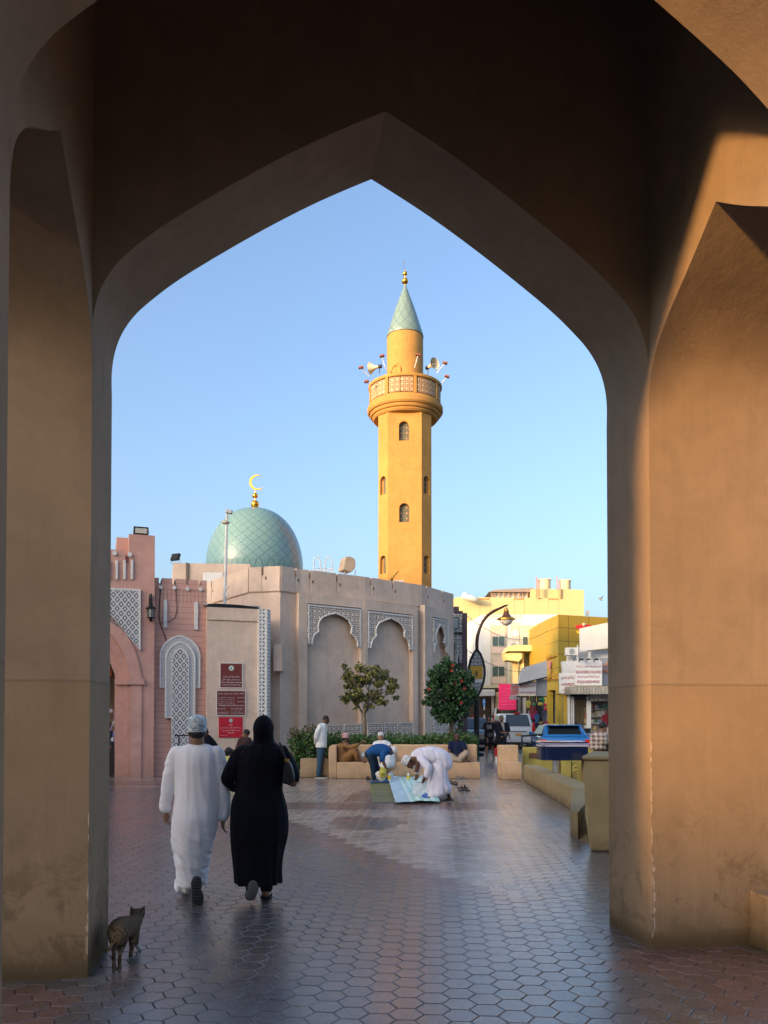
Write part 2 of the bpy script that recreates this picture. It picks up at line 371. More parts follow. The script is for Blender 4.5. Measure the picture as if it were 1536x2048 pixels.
# ------------------------------------------------------------------ materials
MATS['hair'] = mat('black_hair', (.012, .01, .009), .5, 0, .2, 40, .3, 120)
MATS['eye'] = gloss('dark_eye', (.02, .012, .01), .2)
MATS['lip'] = mat('lips', (.22, .07, .05), .5, 0, 0)
SKIN_D = mat('dark_brown_skin', (.11, .048, .026), .5, 0, .1, 20); SKIN_M = mat('brown_skin', (.24, .115, .065), .5, 0, .1, 20); SKIN_L = mat('light_brown_skin', (.36, .19, .12), .5, 0, .1, 20)
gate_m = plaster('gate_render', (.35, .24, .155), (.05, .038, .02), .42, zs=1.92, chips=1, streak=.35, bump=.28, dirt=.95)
pink_m = plaster('terracotta_render', (.60, .325, .26), (.2, .11, .07), .9, streak=.25, dirt=.35, bump=.2)
tan_m = plaster('mosque_render', (.67, .50, .39), (.3, .2, .12), 1.2, streak=.3, dirt=.3, bump=.2)
seat_m = plaster('bench_render', (.60, .385, .225), (.2, .14, .08), .3, streak=.25, dirt=.6, bump=.3)
olive_m = plaster('olive_render', (.33, .245, .125), (.1, .06, .03), .25, streak=.4, dirt=.7, bump=.3)
minar_m = plaster('minaret_render', (.47, .25, .070), (.3, .2, .1), .1, streak=.2, dirt=0, bump=.1)
cream_m = mat('cream_paint', (.58, .50, .32), .8, 0, .05, .5); white_m = mat('white_paint', (.66, .64, .61), .7, 0, .06, 1)
pinkish_m = mat('pale_pink_paint', (.66, .50, .42), .8, 0, .05, 1)
screen_m = mat('white_stone_trim', (.66, .62, .58), .75, 0, .1, 8, .2, 60)
dark_m = mat('dark_void', (.02, .018, .018), .8, 0, 0)
black_m = mat('black_metal', (.02, .02, .022), .4, .5, .2, 5); purple_m = mat('dark_purple_cladding', (.05, .03, .045), .5, 0, .15, 1)
gold_m = gloss('gold_metal', (.85, .42, .06), .28, 1); goldp_m = mat('gold_paint', (.55, .32, .05), .4, .3, .1, 5)
steel_m = gloss('steel', (.6, .6, .6), .25, 1); galv = mat('grey_metal', (.35, .35, .35), .5, .4, .15, 4)
glass_m = glass('window_glass', (.05, .08, .09)); frame_m = mat('window_frame_white', (.65, .65, .62), .5, 0, 0)
lat_d = lattice_diamond('carved_diamond_screen', .20, (.60, .57, .55), (.10, .10, .12))
lat_s = lattice_star('carved_star_screen', 15, (.84, .74, .63), (.22, .14, .11), .12)
lat_f = lattice_star('carved_fine_border', 26, (.62, .60, .58), (.38, .36, .37), .12)
lat_h = lattice_dash('pierced_white_screen', .105, (.74, .70, .66), (.12, .09, .09))
lat_b = lattice_star('black_white_screen', 17, (.75, .72, .68), (.04, .035, .04), .10)
red_m = mat('red_paint', (.6, .02, .03), .4, 0, .1, 3); maroon_sign = mat('maroon_sign_face', (.17, .03, .025), .4, 0, .06, 2); crimson_sign = mat('crimson_sign_face', (.50, .01, .03), .4, 0, .05, 2)
sign_w = mat('sign_white', (.74, .72, .70), .5, 0, .04, 2); sign_red = mat('sign_red_letters', (.36, .02, .03), .5, 0, 0)

# ------------------------------------------------------------------ ground: hexagonal pavers laid one by one over a bedding sheet
g = NG('paver'); att = g.n('ShaderNodeAttribute', attribute_name='tile'); co = g.n('ShaderNodeNewGeometry').outputs['Position']
n1 = g.noise(co, 38, 5, .7, 1.5); n2 = g.noise(co, 7, 5, .65); n3 = g.ramp(g.noise(co, 1.1, 4, .6), .35, .65)
c_ = g.mix(g.M('MULTIPLY', g.ramp(n1, .45, .62), .60), att.outputs[0], (.03, .028, .028)); c_ = g.mix(g.M('MULTIPLY', g.ramp(n2, .4, .75), .30), c_, (.25, .2, .17), 'MIX')
st_ = g.ramp(g.noise(g.mapped(co, (1, 1, 1), (0, 0, 1.1)), 30, 4, .7, 4.0), .52, .62); c_ = g.mix(g.M('MULTIPLY', st_, .24), c_, (.42, .38, .36)); c_ = g.mix(g.M('MULTIPLY', n3, .35), c_, (.05, .045, .045))
g.bump(g.M('ADD', g.M('MULTIPLY', g.noise(g.mapped(co, (1, 1, 1), (0, 0, .4)), 46, 3, .6, 3.0), .9), n2), .36, .006)
rg = g.M('ADD', .07, g.M('ADD', g.M('MULTIPLY', g.ramp(g.noise(co, 3.5, 5, .7), .35, .7), .12), g.M('MULTIPLY', g.ramp(g.noise(co, .7, 4, .6), .35, .65), .12)))
paver_m = g.out(c_, rg, 0, 1.0); g.b.inputs['Coat Weight'].default_value = .45; g.b.inputs['Coat Roughness'].default_value = .21
bed_m = mat('joint_sand', (.035, .03, .028), .9, 0, .3, 10)
asph_m = mat('asphalt', (.06, .06, .062), .75, 0, .2, 4, .3, 90)
bed = MB().add([(-600, -400, -.012), (600, -400, -.012), (600, 1500, -.012), (-600, 1500, -.012)], [(0, 1, 2, 3)]).build('ground', bed_m); tag(bed, kind='structure')
road = MB().box(-60, 80, 36.5, 260, -.008, -.004).build('road', asph_m); tag(road, kind='structure')
def inpoly(x, y, poly):
    r_ = False; n = len(poly)
    for i in range(n):
        x1, y1 = poly[i]; x2, y2 = poly[(i + 1) % n]
        if (y1 > y) != (y2 > y) and x < (x2 - x1) * (y - y1) / (y2 - y1) + x1: r_ = not r_
    return r_
def gp(L): return [tuple(G(*p)[:2]) for p in L]
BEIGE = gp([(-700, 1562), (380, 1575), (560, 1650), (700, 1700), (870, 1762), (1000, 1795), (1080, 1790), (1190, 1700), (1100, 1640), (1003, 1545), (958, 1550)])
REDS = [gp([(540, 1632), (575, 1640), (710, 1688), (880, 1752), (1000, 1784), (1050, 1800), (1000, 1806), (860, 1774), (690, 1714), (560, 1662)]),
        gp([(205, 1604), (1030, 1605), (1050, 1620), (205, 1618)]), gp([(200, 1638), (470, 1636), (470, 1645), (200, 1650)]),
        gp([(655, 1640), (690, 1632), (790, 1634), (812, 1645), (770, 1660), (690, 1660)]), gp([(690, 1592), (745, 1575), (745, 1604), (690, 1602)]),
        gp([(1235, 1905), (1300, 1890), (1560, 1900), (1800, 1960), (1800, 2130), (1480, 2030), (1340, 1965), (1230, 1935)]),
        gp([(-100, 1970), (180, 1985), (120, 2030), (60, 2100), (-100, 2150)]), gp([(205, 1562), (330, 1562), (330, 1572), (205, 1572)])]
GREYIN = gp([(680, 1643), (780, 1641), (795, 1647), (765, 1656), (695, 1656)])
rng = np.random.default_rng(3)
hs = .1035; W = hs * 1.5; Hh = hs * math.sqrt(3); ang = R(-3.5)
V = []; Fc = []; C = []
base = 0; ca, sa = math.cos(ang), math.sin(ang)
for i in range(-100, 112):
    for j in range(-20, 232):
        x = i * W; y = j * Hh + (Hh / 2 if i % 2 else 0); X = x * ca - y * sa; Y = x * sa + y * ca
        if Y < -1.5 or Y > 36.3 or abs(X) > 3.2 + abs(Y) * .6 or X < -11.5 or X > 12.5: continue
        k = rng.random()
        col = np.array([.13, .108, .10])
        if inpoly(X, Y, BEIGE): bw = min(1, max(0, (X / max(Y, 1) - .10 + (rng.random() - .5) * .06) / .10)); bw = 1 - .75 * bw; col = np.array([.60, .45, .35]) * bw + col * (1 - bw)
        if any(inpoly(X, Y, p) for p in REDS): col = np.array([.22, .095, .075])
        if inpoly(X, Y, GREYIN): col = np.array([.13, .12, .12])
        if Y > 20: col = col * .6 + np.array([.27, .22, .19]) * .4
        col = col * (.72 + .5 * k) * (1 + (rng.random(3) - .5) * .10)
        tx, ty = (rng.random(2) - .5) * .012; dz = (rng.random() - .5) * .0016
        for (rr, zz) in ((hs * .93, 0.), (hs * .975, -.0028), (hs * .985, -.011)):
            for q in range(6):
                a_ = ang + q * math.pi / 3; ux = rr * math.cos(a_); uy = rr * math.sin(a_)
                V.append((X + ux, Y + uy, zz + dz + tx * ux + ty * uy))
        Fc.append(tuple(base + q for q in range(6)))
        for L_ in (0, 6):
            for q in range(6): Fc.append((base + L_ + q, base + L_ + 6 + q, base + L_ + 6 + (q + 1) % 6, base + L_ + (q + 1) % 6))
        C.append(col); base += 18
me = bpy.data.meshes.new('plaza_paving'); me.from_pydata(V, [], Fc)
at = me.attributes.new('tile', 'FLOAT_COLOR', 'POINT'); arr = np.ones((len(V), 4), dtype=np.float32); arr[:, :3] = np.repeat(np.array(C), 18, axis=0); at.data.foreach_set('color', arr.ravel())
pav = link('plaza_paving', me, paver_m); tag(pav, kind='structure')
print('pavers', len(C))

# ------------------------------------------------------------------ the gatehouse we stand in: a square vault with an arch on every side
GO = Vector((-1.9166, 5.2078, 0)); gu = Vector((.98780, .15572, 0)).normalized(); gn = Vector((-gu.y, gu.x, 0)); GL = 3.904; GT = .716; GS = 1.77
def gpt(t, s, z=0): return GO + gu * t + gn * s + Vector((0, 0, z))
half = [(0, 4.05), (-.005, 4.26), (.02, 4.42), (.07, 4.56), (.16, 4.70), (.28, 4.82), (.46, 4.98), (.75, 5.19), (1.10, 5.43), (1.45, 5.65), (1.72, 5.80), (1.952, 5.92)]
def smooth2(P, it=2):
    for _ in range(it):
        Q = [P[0]]
        for a, b in zip(P[:-1], P[1:]): Q += [(a[0] * .75 + b[0] * .25, a[1] * .75 + b[1] * .25), (a[0] * .25 + b[0] * .75, a[1] * .25 + b[1] * .75)]
        P = Q + [P[-1]]
    return P
half = smooth2(half)
arch = [(0, -.02)] + half + [(GL - t, z) for t, z in reversed(half[:-1])] + [(GL, -.02)]
sh = smooth2([(0, 4.0), (.02, 4.14), (.08, 4.28), (.19, 4.41), (.35, 4.54), (.6, 4.70), (.885, 4.91)])
sarch = [(0, -.02)] + sh + [(GS - t, z) for t, z in reversed(sh[:-1])] + [(GS, -.02)]
GTOP = 7.6; SW = 1.05                   # side wall thickness
gate = thing('gatehouse', 'tan rendered gatehouse with pointed arches that the whole scene is seen through', 'gate', tuple(gpt(GL / 2, -GS / 2)))
def archwall(outl, x0, x1, top): # polygon of a wall with the opening cut up from the floor
    return [(x0, -.02), *outl, (x1, -.02), (x1, top), (x0, top)]
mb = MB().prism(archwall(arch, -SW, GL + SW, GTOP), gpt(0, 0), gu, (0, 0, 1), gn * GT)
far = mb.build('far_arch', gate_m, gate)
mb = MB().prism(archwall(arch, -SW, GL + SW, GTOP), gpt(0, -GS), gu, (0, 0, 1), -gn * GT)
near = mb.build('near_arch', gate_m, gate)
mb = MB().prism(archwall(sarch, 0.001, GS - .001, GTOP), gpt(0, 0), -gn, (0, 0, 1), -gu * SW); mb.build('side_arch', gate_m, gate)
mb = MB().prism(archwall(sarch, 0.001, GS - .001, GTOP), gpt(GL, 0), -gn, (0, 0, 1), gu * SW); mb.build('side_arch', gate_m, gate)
mb = MB().prism([(-SW - .2, -GS - GT - .2), (GL + SW + .2, -GS - GT - .2), (GL + SW + .2, GT + .2), (-SW - .2, GT + .2)], gpt(0, 0, GTOP - .6), gu, gn, (0, 0, .9)); mb.build('roof', mat('low_bounce_ceiling', (.07, .045, .045), .9), gate)  # ceiling colour darkened to cut light bounced inside the vault
# uneven plaster: subdivide the flat prisms' arrises a little and chip them
def chips(name, x, y, zs, parent, sg=1):
    rr = random.Random(5); cm_ = mat('bare_render_' + name, (.60, .44, .32), .9, 0, .2, 20, .6, 60)
    for z0, n, wd in zs:
        for k in range(n):
            z = z0 + rr.random() * .28; hh = rr.uniform(.015, .05); w1 = rr.uniform(.003, .006 + wd * .5); L = [(0, -hh)] + [(w1 * (1 - abs(q_) ** 2) * rr.uniform(.5, 1.3) + .001, q_ * hh) for q_ in (-.7, -.35, 0, .3, .65)] + [(0, hh)]
            MB().prism([(sg * a_, b_) for a_, b_ in L], Vector((x, y, z)) - gn * .0015 - gu * sg * .0015, gu, (0, 0, 1), gn * rr.uniform(.004, .01)).build('render_chip', cm_, parent)
p = gpt(GL, 0); chips('chipped_corner', p.x, p.y, [(.12, 14, .05), (.35, 9, .04), (.55, 5, .015), (.75, 4, .01), (.95, 5, .01), (1.2, 5, .006)], gate)
p = gpt(0, 0); chips('chipped_edge', p.x, p.y, [(.15, 7, .02), (.3, 3, .01), (.75, 1, .006), (1.0, 1, .006)], gate, -1)
# ledge by the right-hand opening
lb = gpt(GL + .80, -.02); o = MB().prism([(0, 0), (.9, -.25), (.9, 0.9), (0, .9)], lb + Vector((0, -.18, 0)), gu, gn, (0, 0, .40)).build('stone_ledge', gate_m, None, bevel=.012)
tag(o, 'low plastered ledge beside the right pier of the gatehouse', 'ledge')

# unseen blocks added behind and left of the viewer to keep low sun off
def plain_block(name, label, x0, x1, y0, y1, h, m, rot=0, piv=(0, 0, 0)):
    t = thing(name, label, 'building', ((x0 + x1) / 2, (y0 + y1) / 2, 0))
    MB().box(x0, x1, y0, y1, 0, h).build('wall', m, t, origin=None)
    MB().box(x0 - .15, x1 + .15, y0 - .15, y1 + .15, h, h + .35).build('parapet', m, t)
    return t
# ------------------------------------------------------------------ unseen sun blockers added behind the viewer, sized to shade the square
perp = Vector((math.cos(R(SUN_AZ)), -math.sin(R(SUN_AZ)), 0)); away = Vector((-sdir.x, -sdir.y, 0)).normalized()
def shade_block(name, label, c, half_len, depth, h, m):
    t = thing(name, label, 'building', tuple(c)); c = Vector(c)
    pl = [(-half_len, -depth / 2), (half_len, -depth / 2), (half_len, depth / 2), (-half_len, depth / 2)]
    MB().prism(pl, c, perp, away, (0, 0, h)).build('wall', m, t)
    MB().prism([(a * 1.02, b * 1.05) for a, b in pl], c + Vector((0, 0, h)), perp, away, (0, 0, .4)).build('parapet', m, t)
    for i in range(int(half_len * 2 / 4)):
        for z in (1.4, 5.0, 8.6):
            if z + 1.6 < h:
                q = c + perp * (-half_len + 2 + i * 4) + away * (depth / 2) + Vector((0, 0, z)); MB().prism([(-.6, 0), (.6, 0), (.6, 1.5), (-.6, 1.5)], q, perp, (0, 0, 1), away * .05).build('window', glass_m, t)
    return t
BL = perp * -26.4 + away * -24  # added blockers; the gap between them lets a sun shaft into the gatehouse
shade_block('left_shade_block', 'unseen long cream block added behind and left of the gatehouse to shade the square', BL, 22, 8, 13.2, cream_m)
shade_block('right_shade_block', 'second unseen cream block added behind the gatehouse to shade the square', BL + perp * 47.2, 22, 8, 12.6, cream_m)

shade_block('low_shade_block', 'unseen low cream block added between the two shade blocks to trim the sun shaft', BL + perp * 23.7, 1.68, 5, 4.7, cream_m)  # added filler in the gap, keeps sun off the foot of the jamb
# ------------------------------------------------------------------ terracotta gateway building, left
def frame_dir(a, b):
    d = (Vector(b) - Vector(a)); d.z = 0; return d.normalized()
PB = G(232, 1556); pd = Vector((math.cos(R(20)), math.sin(R(20)), 0)); pn = Vector((pd.y, -pd.x, 0))   # pn points to us
def pk(px, py, off=0.):      # pixel -> (u, z) on the facade
    q = onplane(px, py, PB + pn * off, pn); return ((q - PB).dot(pd), q.z)
souq = thing('terracotta_gateway', 'terracotta crenellated souq gateway building with white carved screens', 'building', tuple(PB))
u1, zt = pk(310, 1072); ua, zc = pk(262, 1096); u0 = -5.2
arc_c = -1.10; r_out = 2.05
def pointed(c, w, zs, za, n=14, z0=0.):
    """outline of a pointed opening, left foot to right foot"""
    L = []; k = (za - zs)
    for i in range(n + 1):
        t = i / n; L.append((c - w * math.cos(t * math.pi / 2) ** .82 * (1 - .0 * t), zs + k * (math.sin(t * math.pi / 2) ** 1.15 * .82 + t * .18)))
    Rr = [(2 * c - x, z) for x, z in reversed(L[:-1])]
    return [(L[0][0], z0)] + L + Rr + [(Rr[-1][0], z0)]
ui, zi = pk(232, 1370); arc_c = ui - 1.62
zsp = pk(240, 1366)[1]
ring0 = pointed(arc_c, pk(233, 1400)[0] - arc_c, zsp, pk(160, 1262)[1], z0=-.02)
wa, wb, wc = (pk(x, 1400)[0] - arc_c for x in (233, 247, 261)); apx = 3.9
R1 = pointed(arc_c, wa, zsp, 4.00, z0=-.02); R2 = pointed(arc_c, wb, zsp, 4.30, z0=-.02); R3 = pointed(arc_c, wc, zsp, 4.62, z0=-.02); R4 = pointed(arc_c, pk(283, 1400)[0] - arc_c, zsp, 5.05, z0=-.02)
# main wall with crenels
zcr = pk(240, 1100)[1]; notch = []; ulow = pk(258, 1090)[0]; ztow = pk(290, 1070)[1]
top = [(u1, -.02), (u1, ztow), (ulow, ztow), (ulow, zcr - .28), (ulow - .09, zcr - .28), (ulow - .09, zcr)]
x = ulow - .09
while x > u0 + 1:
    top += [(x - .42, zcr), (x - .42, zcr - .24), (x - .51, zcr - .24), (x - .51, zcr)]; x -= .51
top += [(u0, zcr), (u0, -.02)]
poly = top + R3
MB().prism(poly, PB, pd, (0, 0, 1), -pn * .5).build('wall', pink_m, souq)
def ringp(a, b): return [a, b]
def archband(name, o, i, off, th, m, par):
    pl = o + list(reversed(i)); return MB().prism(pl, PB + pn * off, pd, (0, 0, 1), -pn * th).build(name, m, par)
archband('arch_ring', R4, R3, .05, .30, pink_m, souq); archband('arch_ring', R3, R2, -.10, .5, pink_m, souq); archband('arch_ring', R2, R1, -.24, .5, pink_m, souq)
capz = pk(260, 1358)[1], pk(260, 1369)[1]
for (xa, xb, off) in ((230, 245, -.18), (243, 257, -.04), (255, 288, .10)):
    a = pk(xa, 1364)[0]; b = pk(xb, 1364)[0]; MB().prism([(a, capz[1]), (b, capz[1]), (b, capz[0]), (a, capz[0])], PB + pn * off, pd, (0, 0, 1), -pn * .22).build('capital', pink_m, souq)
# tower return block (depth)
MB().prism([(u1 - 1.0, -.0), (u1 - .004, 0), (u1 - .004, ztow - .01), (u1 - 1.0, ztow - .01)], PB - pn * .5, pd, (0, 0, 1), -pn * 1.2).build('turret', pink_m, souq)
# carved spandrel screen
sp = [pk(150, 1172), pk(281, 1179), pk(281, 1302)]; edge = [pk(x_, y_) for x_, y_ in ((262, 1279), (245, 1262), (228, 1250), (210, 1241), (180, 1226), (150, 1215))]
scr = MB().prism(sp + edge, PB + pn * .05, pd, (0, 0, 1), -pn * .049).build('carved_screen', lat_d, souq)
bd = sp + edge; cen = (sum(p[0] for p in bd) / len(bd), sum(p[1] for p in bd) / len(bd))
ins = [(p[0] + (cen[0] - p[0]) * .07, p[1] + (cen[1] - p[1]) * .07) for p in bd]
MB().prism([bd, ins], PB + pn * .06, pd, (0, 0, 1), -pn * .012).build('screen_border', screen_m, scr)
for xx in (218, 233.5, 249, 264):
    a = pk(xx - 2.2, 1121); b = pk(xx + 2.2, 1159); MB().prism([(a[0], b[1]), (b[0], b[1]), (b[0], a[1]), (a[0], a[1])], PB + pn * .05, pd, (0, 0, 1), -pn * .05).build('white_bar', screen_m, souq, bevel=.005)
def disc(px, py, r, off, par, nm='round_boss'):
    u, z = pk(px, py, off); L = [(u + r * math.cos(q * math.pi / 8), z + r * math.sin(q * math.pi / 8)) for q in range(16)]
    MB().prism(L, PB + pn * (off + .05), pd, (0, 0, 1), -pn * .05).build(nm, screen_m, par)
for xx, yy in ((229, 1107), (259.5, 1109.5)): disc(xx, yy, .062, 0, souq)
for k in range(8):
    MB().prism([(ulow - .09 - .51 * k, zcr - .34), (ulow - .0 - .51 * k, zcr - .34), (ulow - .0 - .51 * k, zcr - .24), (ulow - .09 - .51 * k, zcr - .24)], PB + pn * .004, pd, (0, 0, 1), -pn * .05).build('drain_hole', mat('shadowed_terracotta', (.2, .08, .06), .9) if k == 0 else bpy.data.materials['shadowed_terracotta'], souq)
# recessed wing with the tall carved window
wo = -.22; wu0 = u1 + .0; wu1 = pk(413, 1300, wo)[0]; zw = pk(360, 1158, wo)[1]
tp = [(wu0, -.02), (wu0, zw)]
for i in range(4):
    c = pk((321, 348, 374.5, 400)[i], 1160, wo)[0]; tp += [(c - .042, zw), (c - .042, zw - .15), (c + .042, zw - .15), (c + .042, zw)]
tp += [(wu1, zw), (wu1, -.02)]
# coursed joints in the render: a brick pattern of grooves
g = NG('terracotta_coursed'); co = g.coord('UV'); b_ = g.n('ShaderNodeTexBrick'); g.set(b_.inputs['Vector'], co); b_.inputs['Scale'].default_value = 1; b_.inputs['Mortar Size'].default_value = .007
b_.inputs['Brick Width'].default_value = 9; b_.inputs['Row Height'].default_value = .165; b_.offset = .37
nz = g.ramp(g.noise(g.n('ShaderNodeNewGeometry').outputs['Position'], 1.6, 5, .6), .3, .7); cc = g.mix(nz, (.54, .285, .225), (.62, .345, .275)); g.set(b_.inputs['Color1'], cc); g.set(b_.inputs['Color2'], cc); b_.inputs['Mortar'].default_value = (.40, .19, .15, 1)
g.bump(g.M('SUBTRACT', 1, b_.outputs[1]), .4, .02); coursed = g.out(b_.outputs[0], .85)
MB().prism(tp, PB + pn * wo, pd, (0, 0, 1), -pn * .5).build('wing_wall', coursed, souq)
MB().prism([(wu0, zw - .28), (wu1 + .004, zw - .28), (wu1 + .004, zw - .305), (wu0, zw - .305)], PB + pn * (wo + .01), pd, (0, 0, 1), -pn * .05).build('string_course', pink_m, souq)
for xx, yy in ((321, 1174.5), (348.5, 1176), (374.5, 1178), (401, 1179)): disc(xx, yy, .055, wo, souq)
for i in range(26):
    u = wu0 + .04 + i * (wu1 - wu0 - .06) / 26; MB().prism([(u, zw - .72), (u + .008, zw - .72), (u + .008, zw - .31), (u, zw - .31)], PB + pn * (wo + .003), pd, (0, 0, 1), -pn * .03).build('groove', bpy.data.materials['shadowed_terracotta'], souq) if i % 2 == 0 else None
for xx in (330.5, 392):
    a = pk(xx - 3.4, 1200 if xx < 350 else 1204, wo); b = pk(xx + 3.4, 1256 if xx < 350 else 1260, wo); MB().prism([(a[0], b[1]), (b[0], b[1]), (b[0], a[1]), (a[0], a[1])], PB + pn * (wo + .06), pd, (0, 0, 1), -pn * .06).build('white_bar', screen_m, souq, bevel=.005)
wcx = pk(359.5, 1400, wo)[0]
def win_arch(hw, ztop, zsp_, zbot): 
    L = [(wcx - hw, zbot)]; 
    for i in range(9):
        t = i / 8; L.append((wcx - hw * math.cos(t * math.pi / 2), zsp_ + (ztop - zsp_) * (math.sin(t * math.pi / 2) * .75 + t * .25)))
    return L + [(2 * wcx - x_, z_) for x_, z_ in reversed(L[:-1])]
zA, zB_, zC_ = pk(359, 1270, wo)[1], pk(359, 1283, wo)[1], pk(359, 1296, wo)[1]
zo1 = pk(359, 1376, wo)[1]; zo2 = pk(359, 1436, wo)[1]; zo3 = pk(359, 1500, wo)[1]
o1 = win_arch(.56, zA, pk(359, 1312, wo)[1], zo1); o2 = win_arch(.42, zB_, pk(359, 1318, wo)[1], zo2); o3 = win_arch(.235, zC_, pk(359, 1320, wo)[1], zo3)
cw = MB().prism([o1[0], *o1[1:]], PB + pn * (wo + .05), pd, (0, 0, 1), -pn * .05).build('carved_surround', lat_f, souq)
def rim(o, k, off, m, par, nm):
    c = (wcx, sum(p[1] for p in o) / len(o)); i = [(wcx + (p[0] - wcx) * (1 - k), p[1] - (.05 if p[1] > c[1] else -.03) * (1 if p[1] > c[1] else .8)) for p in o]
    return MB().prism([o, i], PB + pn * (wo + off), pd, (0, 0, 1), -pn * .02).build(nm, m, par)
rim(o1, .07, .065, screen_m, cw, 'surround_rim')
c2 = MB().prism(o2, PB + pn * (wo + .09), pd, (0, 0, 1), -pn * .04).build('inner_surround', lat_f, souq); rim(o2, .11, .105, screen_m, c2, 'surround_rim')
c3 = MB().prism(o3, PB + pn * (wo + .115), pd, (0, 0, 1), -pn * .02).build('window_screen', lat_d, souq)
rim(o3, .09, .125, screen_m, c3, 'screen_rim')
# cable across the wing
cab = MB().tube([PB + pn * (wo + .015) + pd * pk(x_, y_, wo)[0] + Vector((0, 0, pk(x_, y_, wo)[1])) for x_, y_ in ((322, 1162), (320, 1190), (318, 1230), (320, 1246), (326, 1262), (335, 1288), (345, 1303))], .013, 6).build('hanging_cable', black_m, None); tag(cab, 'dark cable hanging down the terracotta wing wall to the carved window', 'cable')
cab = MB().tube([PB + pn * (wo + .02) + pd * pk(x_, y_, wo)[0] + Vector((0, 0, pk(x_, y_, wo)[1])) for x_, y_ in ((350, 1165), (353, 1190), (354, 1220), (350, 1236), (338, 1243), (322, 1246))], .008, 6).build('thin_cable', black_m, None); tag(cab, 'thin cable looping from the second crenel of the terracotta wing', 'cable')
# passage interior
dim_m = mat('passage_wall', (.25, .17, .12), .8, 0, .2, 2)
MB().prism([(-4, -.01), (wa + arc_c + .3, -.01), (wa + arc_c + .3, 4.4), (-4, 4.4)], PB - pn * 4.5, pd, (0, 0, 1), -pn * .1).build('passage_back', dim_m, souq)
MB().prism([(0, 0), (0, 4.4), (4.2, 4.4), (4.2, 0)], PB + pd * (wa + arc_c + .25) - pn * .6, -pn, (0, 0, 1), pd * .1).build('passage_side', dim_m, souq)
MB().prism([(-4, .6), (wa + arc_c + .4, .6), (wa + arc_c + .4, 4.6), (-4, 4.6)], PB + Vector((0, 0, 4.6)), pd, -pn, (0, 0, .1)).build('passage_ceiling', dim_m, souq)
# goods hanging in the passage
stall = thing('souvenir_stall', 'stall of white hanging crystal and trinkets inside the terracotta archway', 'stall', tuple(PB + pd * -.3 - pn * 1.3))
rr = random.Random(4)
sc = PB + pd * (arc_c + wa - .25) - pn * 1.2
cols = [(.8, .78, .75), (.75, .7, .6), (.5, .2, .35), (.1, .15, .4), (.6, .6, .62), (.3, .25, .5), (.85, .8, .72)]
cm = [mat('trinket_%d' % i, c, .3, 0, 0) for i, c in enumerate(cols)]
for i in range(90):
    q = sc + pd * rr.uniform(-.45, .28) - pn * rr.uniform(0, .6) + Vector((0, 0, .75 + abs(rr.gauss(0, .55)) % 1.25))
    mbb = MB().ball(q, (rr.uniform(.03, .08), rr.uniform(.03, .07), rr.uniform(.04, .1)), 7, Matrix.Rotation(rr.random() * 3, 3, 'X')); mbb.tube([q, q + Vector((0, 0, .15))], .004, 4)
    mbb.build('trinket', cm[rr.choice((0, 0, 0, 1, 6, 2, 3, 4, 5))], stall)
MB().box(sc.x - .8, sc.x + .45, sc.y - .1, sc.y + .7, 0, .75).build('counter', dark_m, stall)
# person in blue shirt inside
lanb = thing('passage_lamp', 'warm round lamp hanging high inside the terracotta archway', 'lamp', tuple(sc + Vector((0, .3, 3.0))))
MB().ball(sc + Vector((-.05, .3, 2.95)), (.13, .13, .16), 12).build('shade', mat('amber_glass', (.5, .16, .05), .3), lanb, True); MB().tube([sc + Vector((-.05, .3, 3.1)), sc + Vector((-.05, .3, 4.4))], .01, 5).build('chain', black_m, lanb)

# wall lantern
lp = PB + pd * pk(301, 1200)[0] + Vector((0, 0, pk(301, 1200)[1]))
lan = thing('wall_lantern', 'black ornate lantern on a scrolled bracket on the terracotta turret', 'lantern', tuple(lp))
zt_, = (pk(300, 1190)[1],); zb_ = pk(300, 1246)[1]; lc = lp + pn * .16
MB().tube([lp + Vector((0, 0, -.1)), lp + pn * .03 + Vector((0, 0, .05)), lp + pn * .08 + Vector((0, 0, .14)), lp + pn * .16 + Vector((0, 0, .12)), lp + pn * .17 + Vector((0, 0, 0))], [.03, .035, .04, .035, .02], 8).build('bracket', black_m, lan, True)
MB().box(lp.x - .04, lp.x + .04, lp.y - .02, lp.y + .02, lp.z - .25, lp.z + .1).build('back_plate', black_m, lan)
zz = zb_
MB().lathe([(.01, 0), (.03, .03), (.05, .08), (.03, .1), (.14, .125), (.14, .135), (.085, .145)], (lc.x, lc.y, zz), 8).build('base', black_m, lan)
MB().lathe([(.08, .14), (.098, .38)], (lc.x, lc.y, zz), 6).build('glass', gloss('smoky_glass', (.25, .25, .24), .1), lan)
for k in range(6):
    q = k * math.pi / 3; MB().tube([lc + Vector((.085 * math.cos(q), .085 * math.sin(q), zz + .14 - lc.z)), lc + Vector((.104 * math.cos(q), .104 * math.sin(q), zz + .385 - lc.z))], .009, 5).build('bar', black_m, lan)
MB().lathe([(.15, .38), (.15, .39), (.08, .44), (.05, .50), (.06, .53), (.03, .58), (.01, .62)], (lc.x, lc.y, zz), 8).build('cap', black_m, lan)

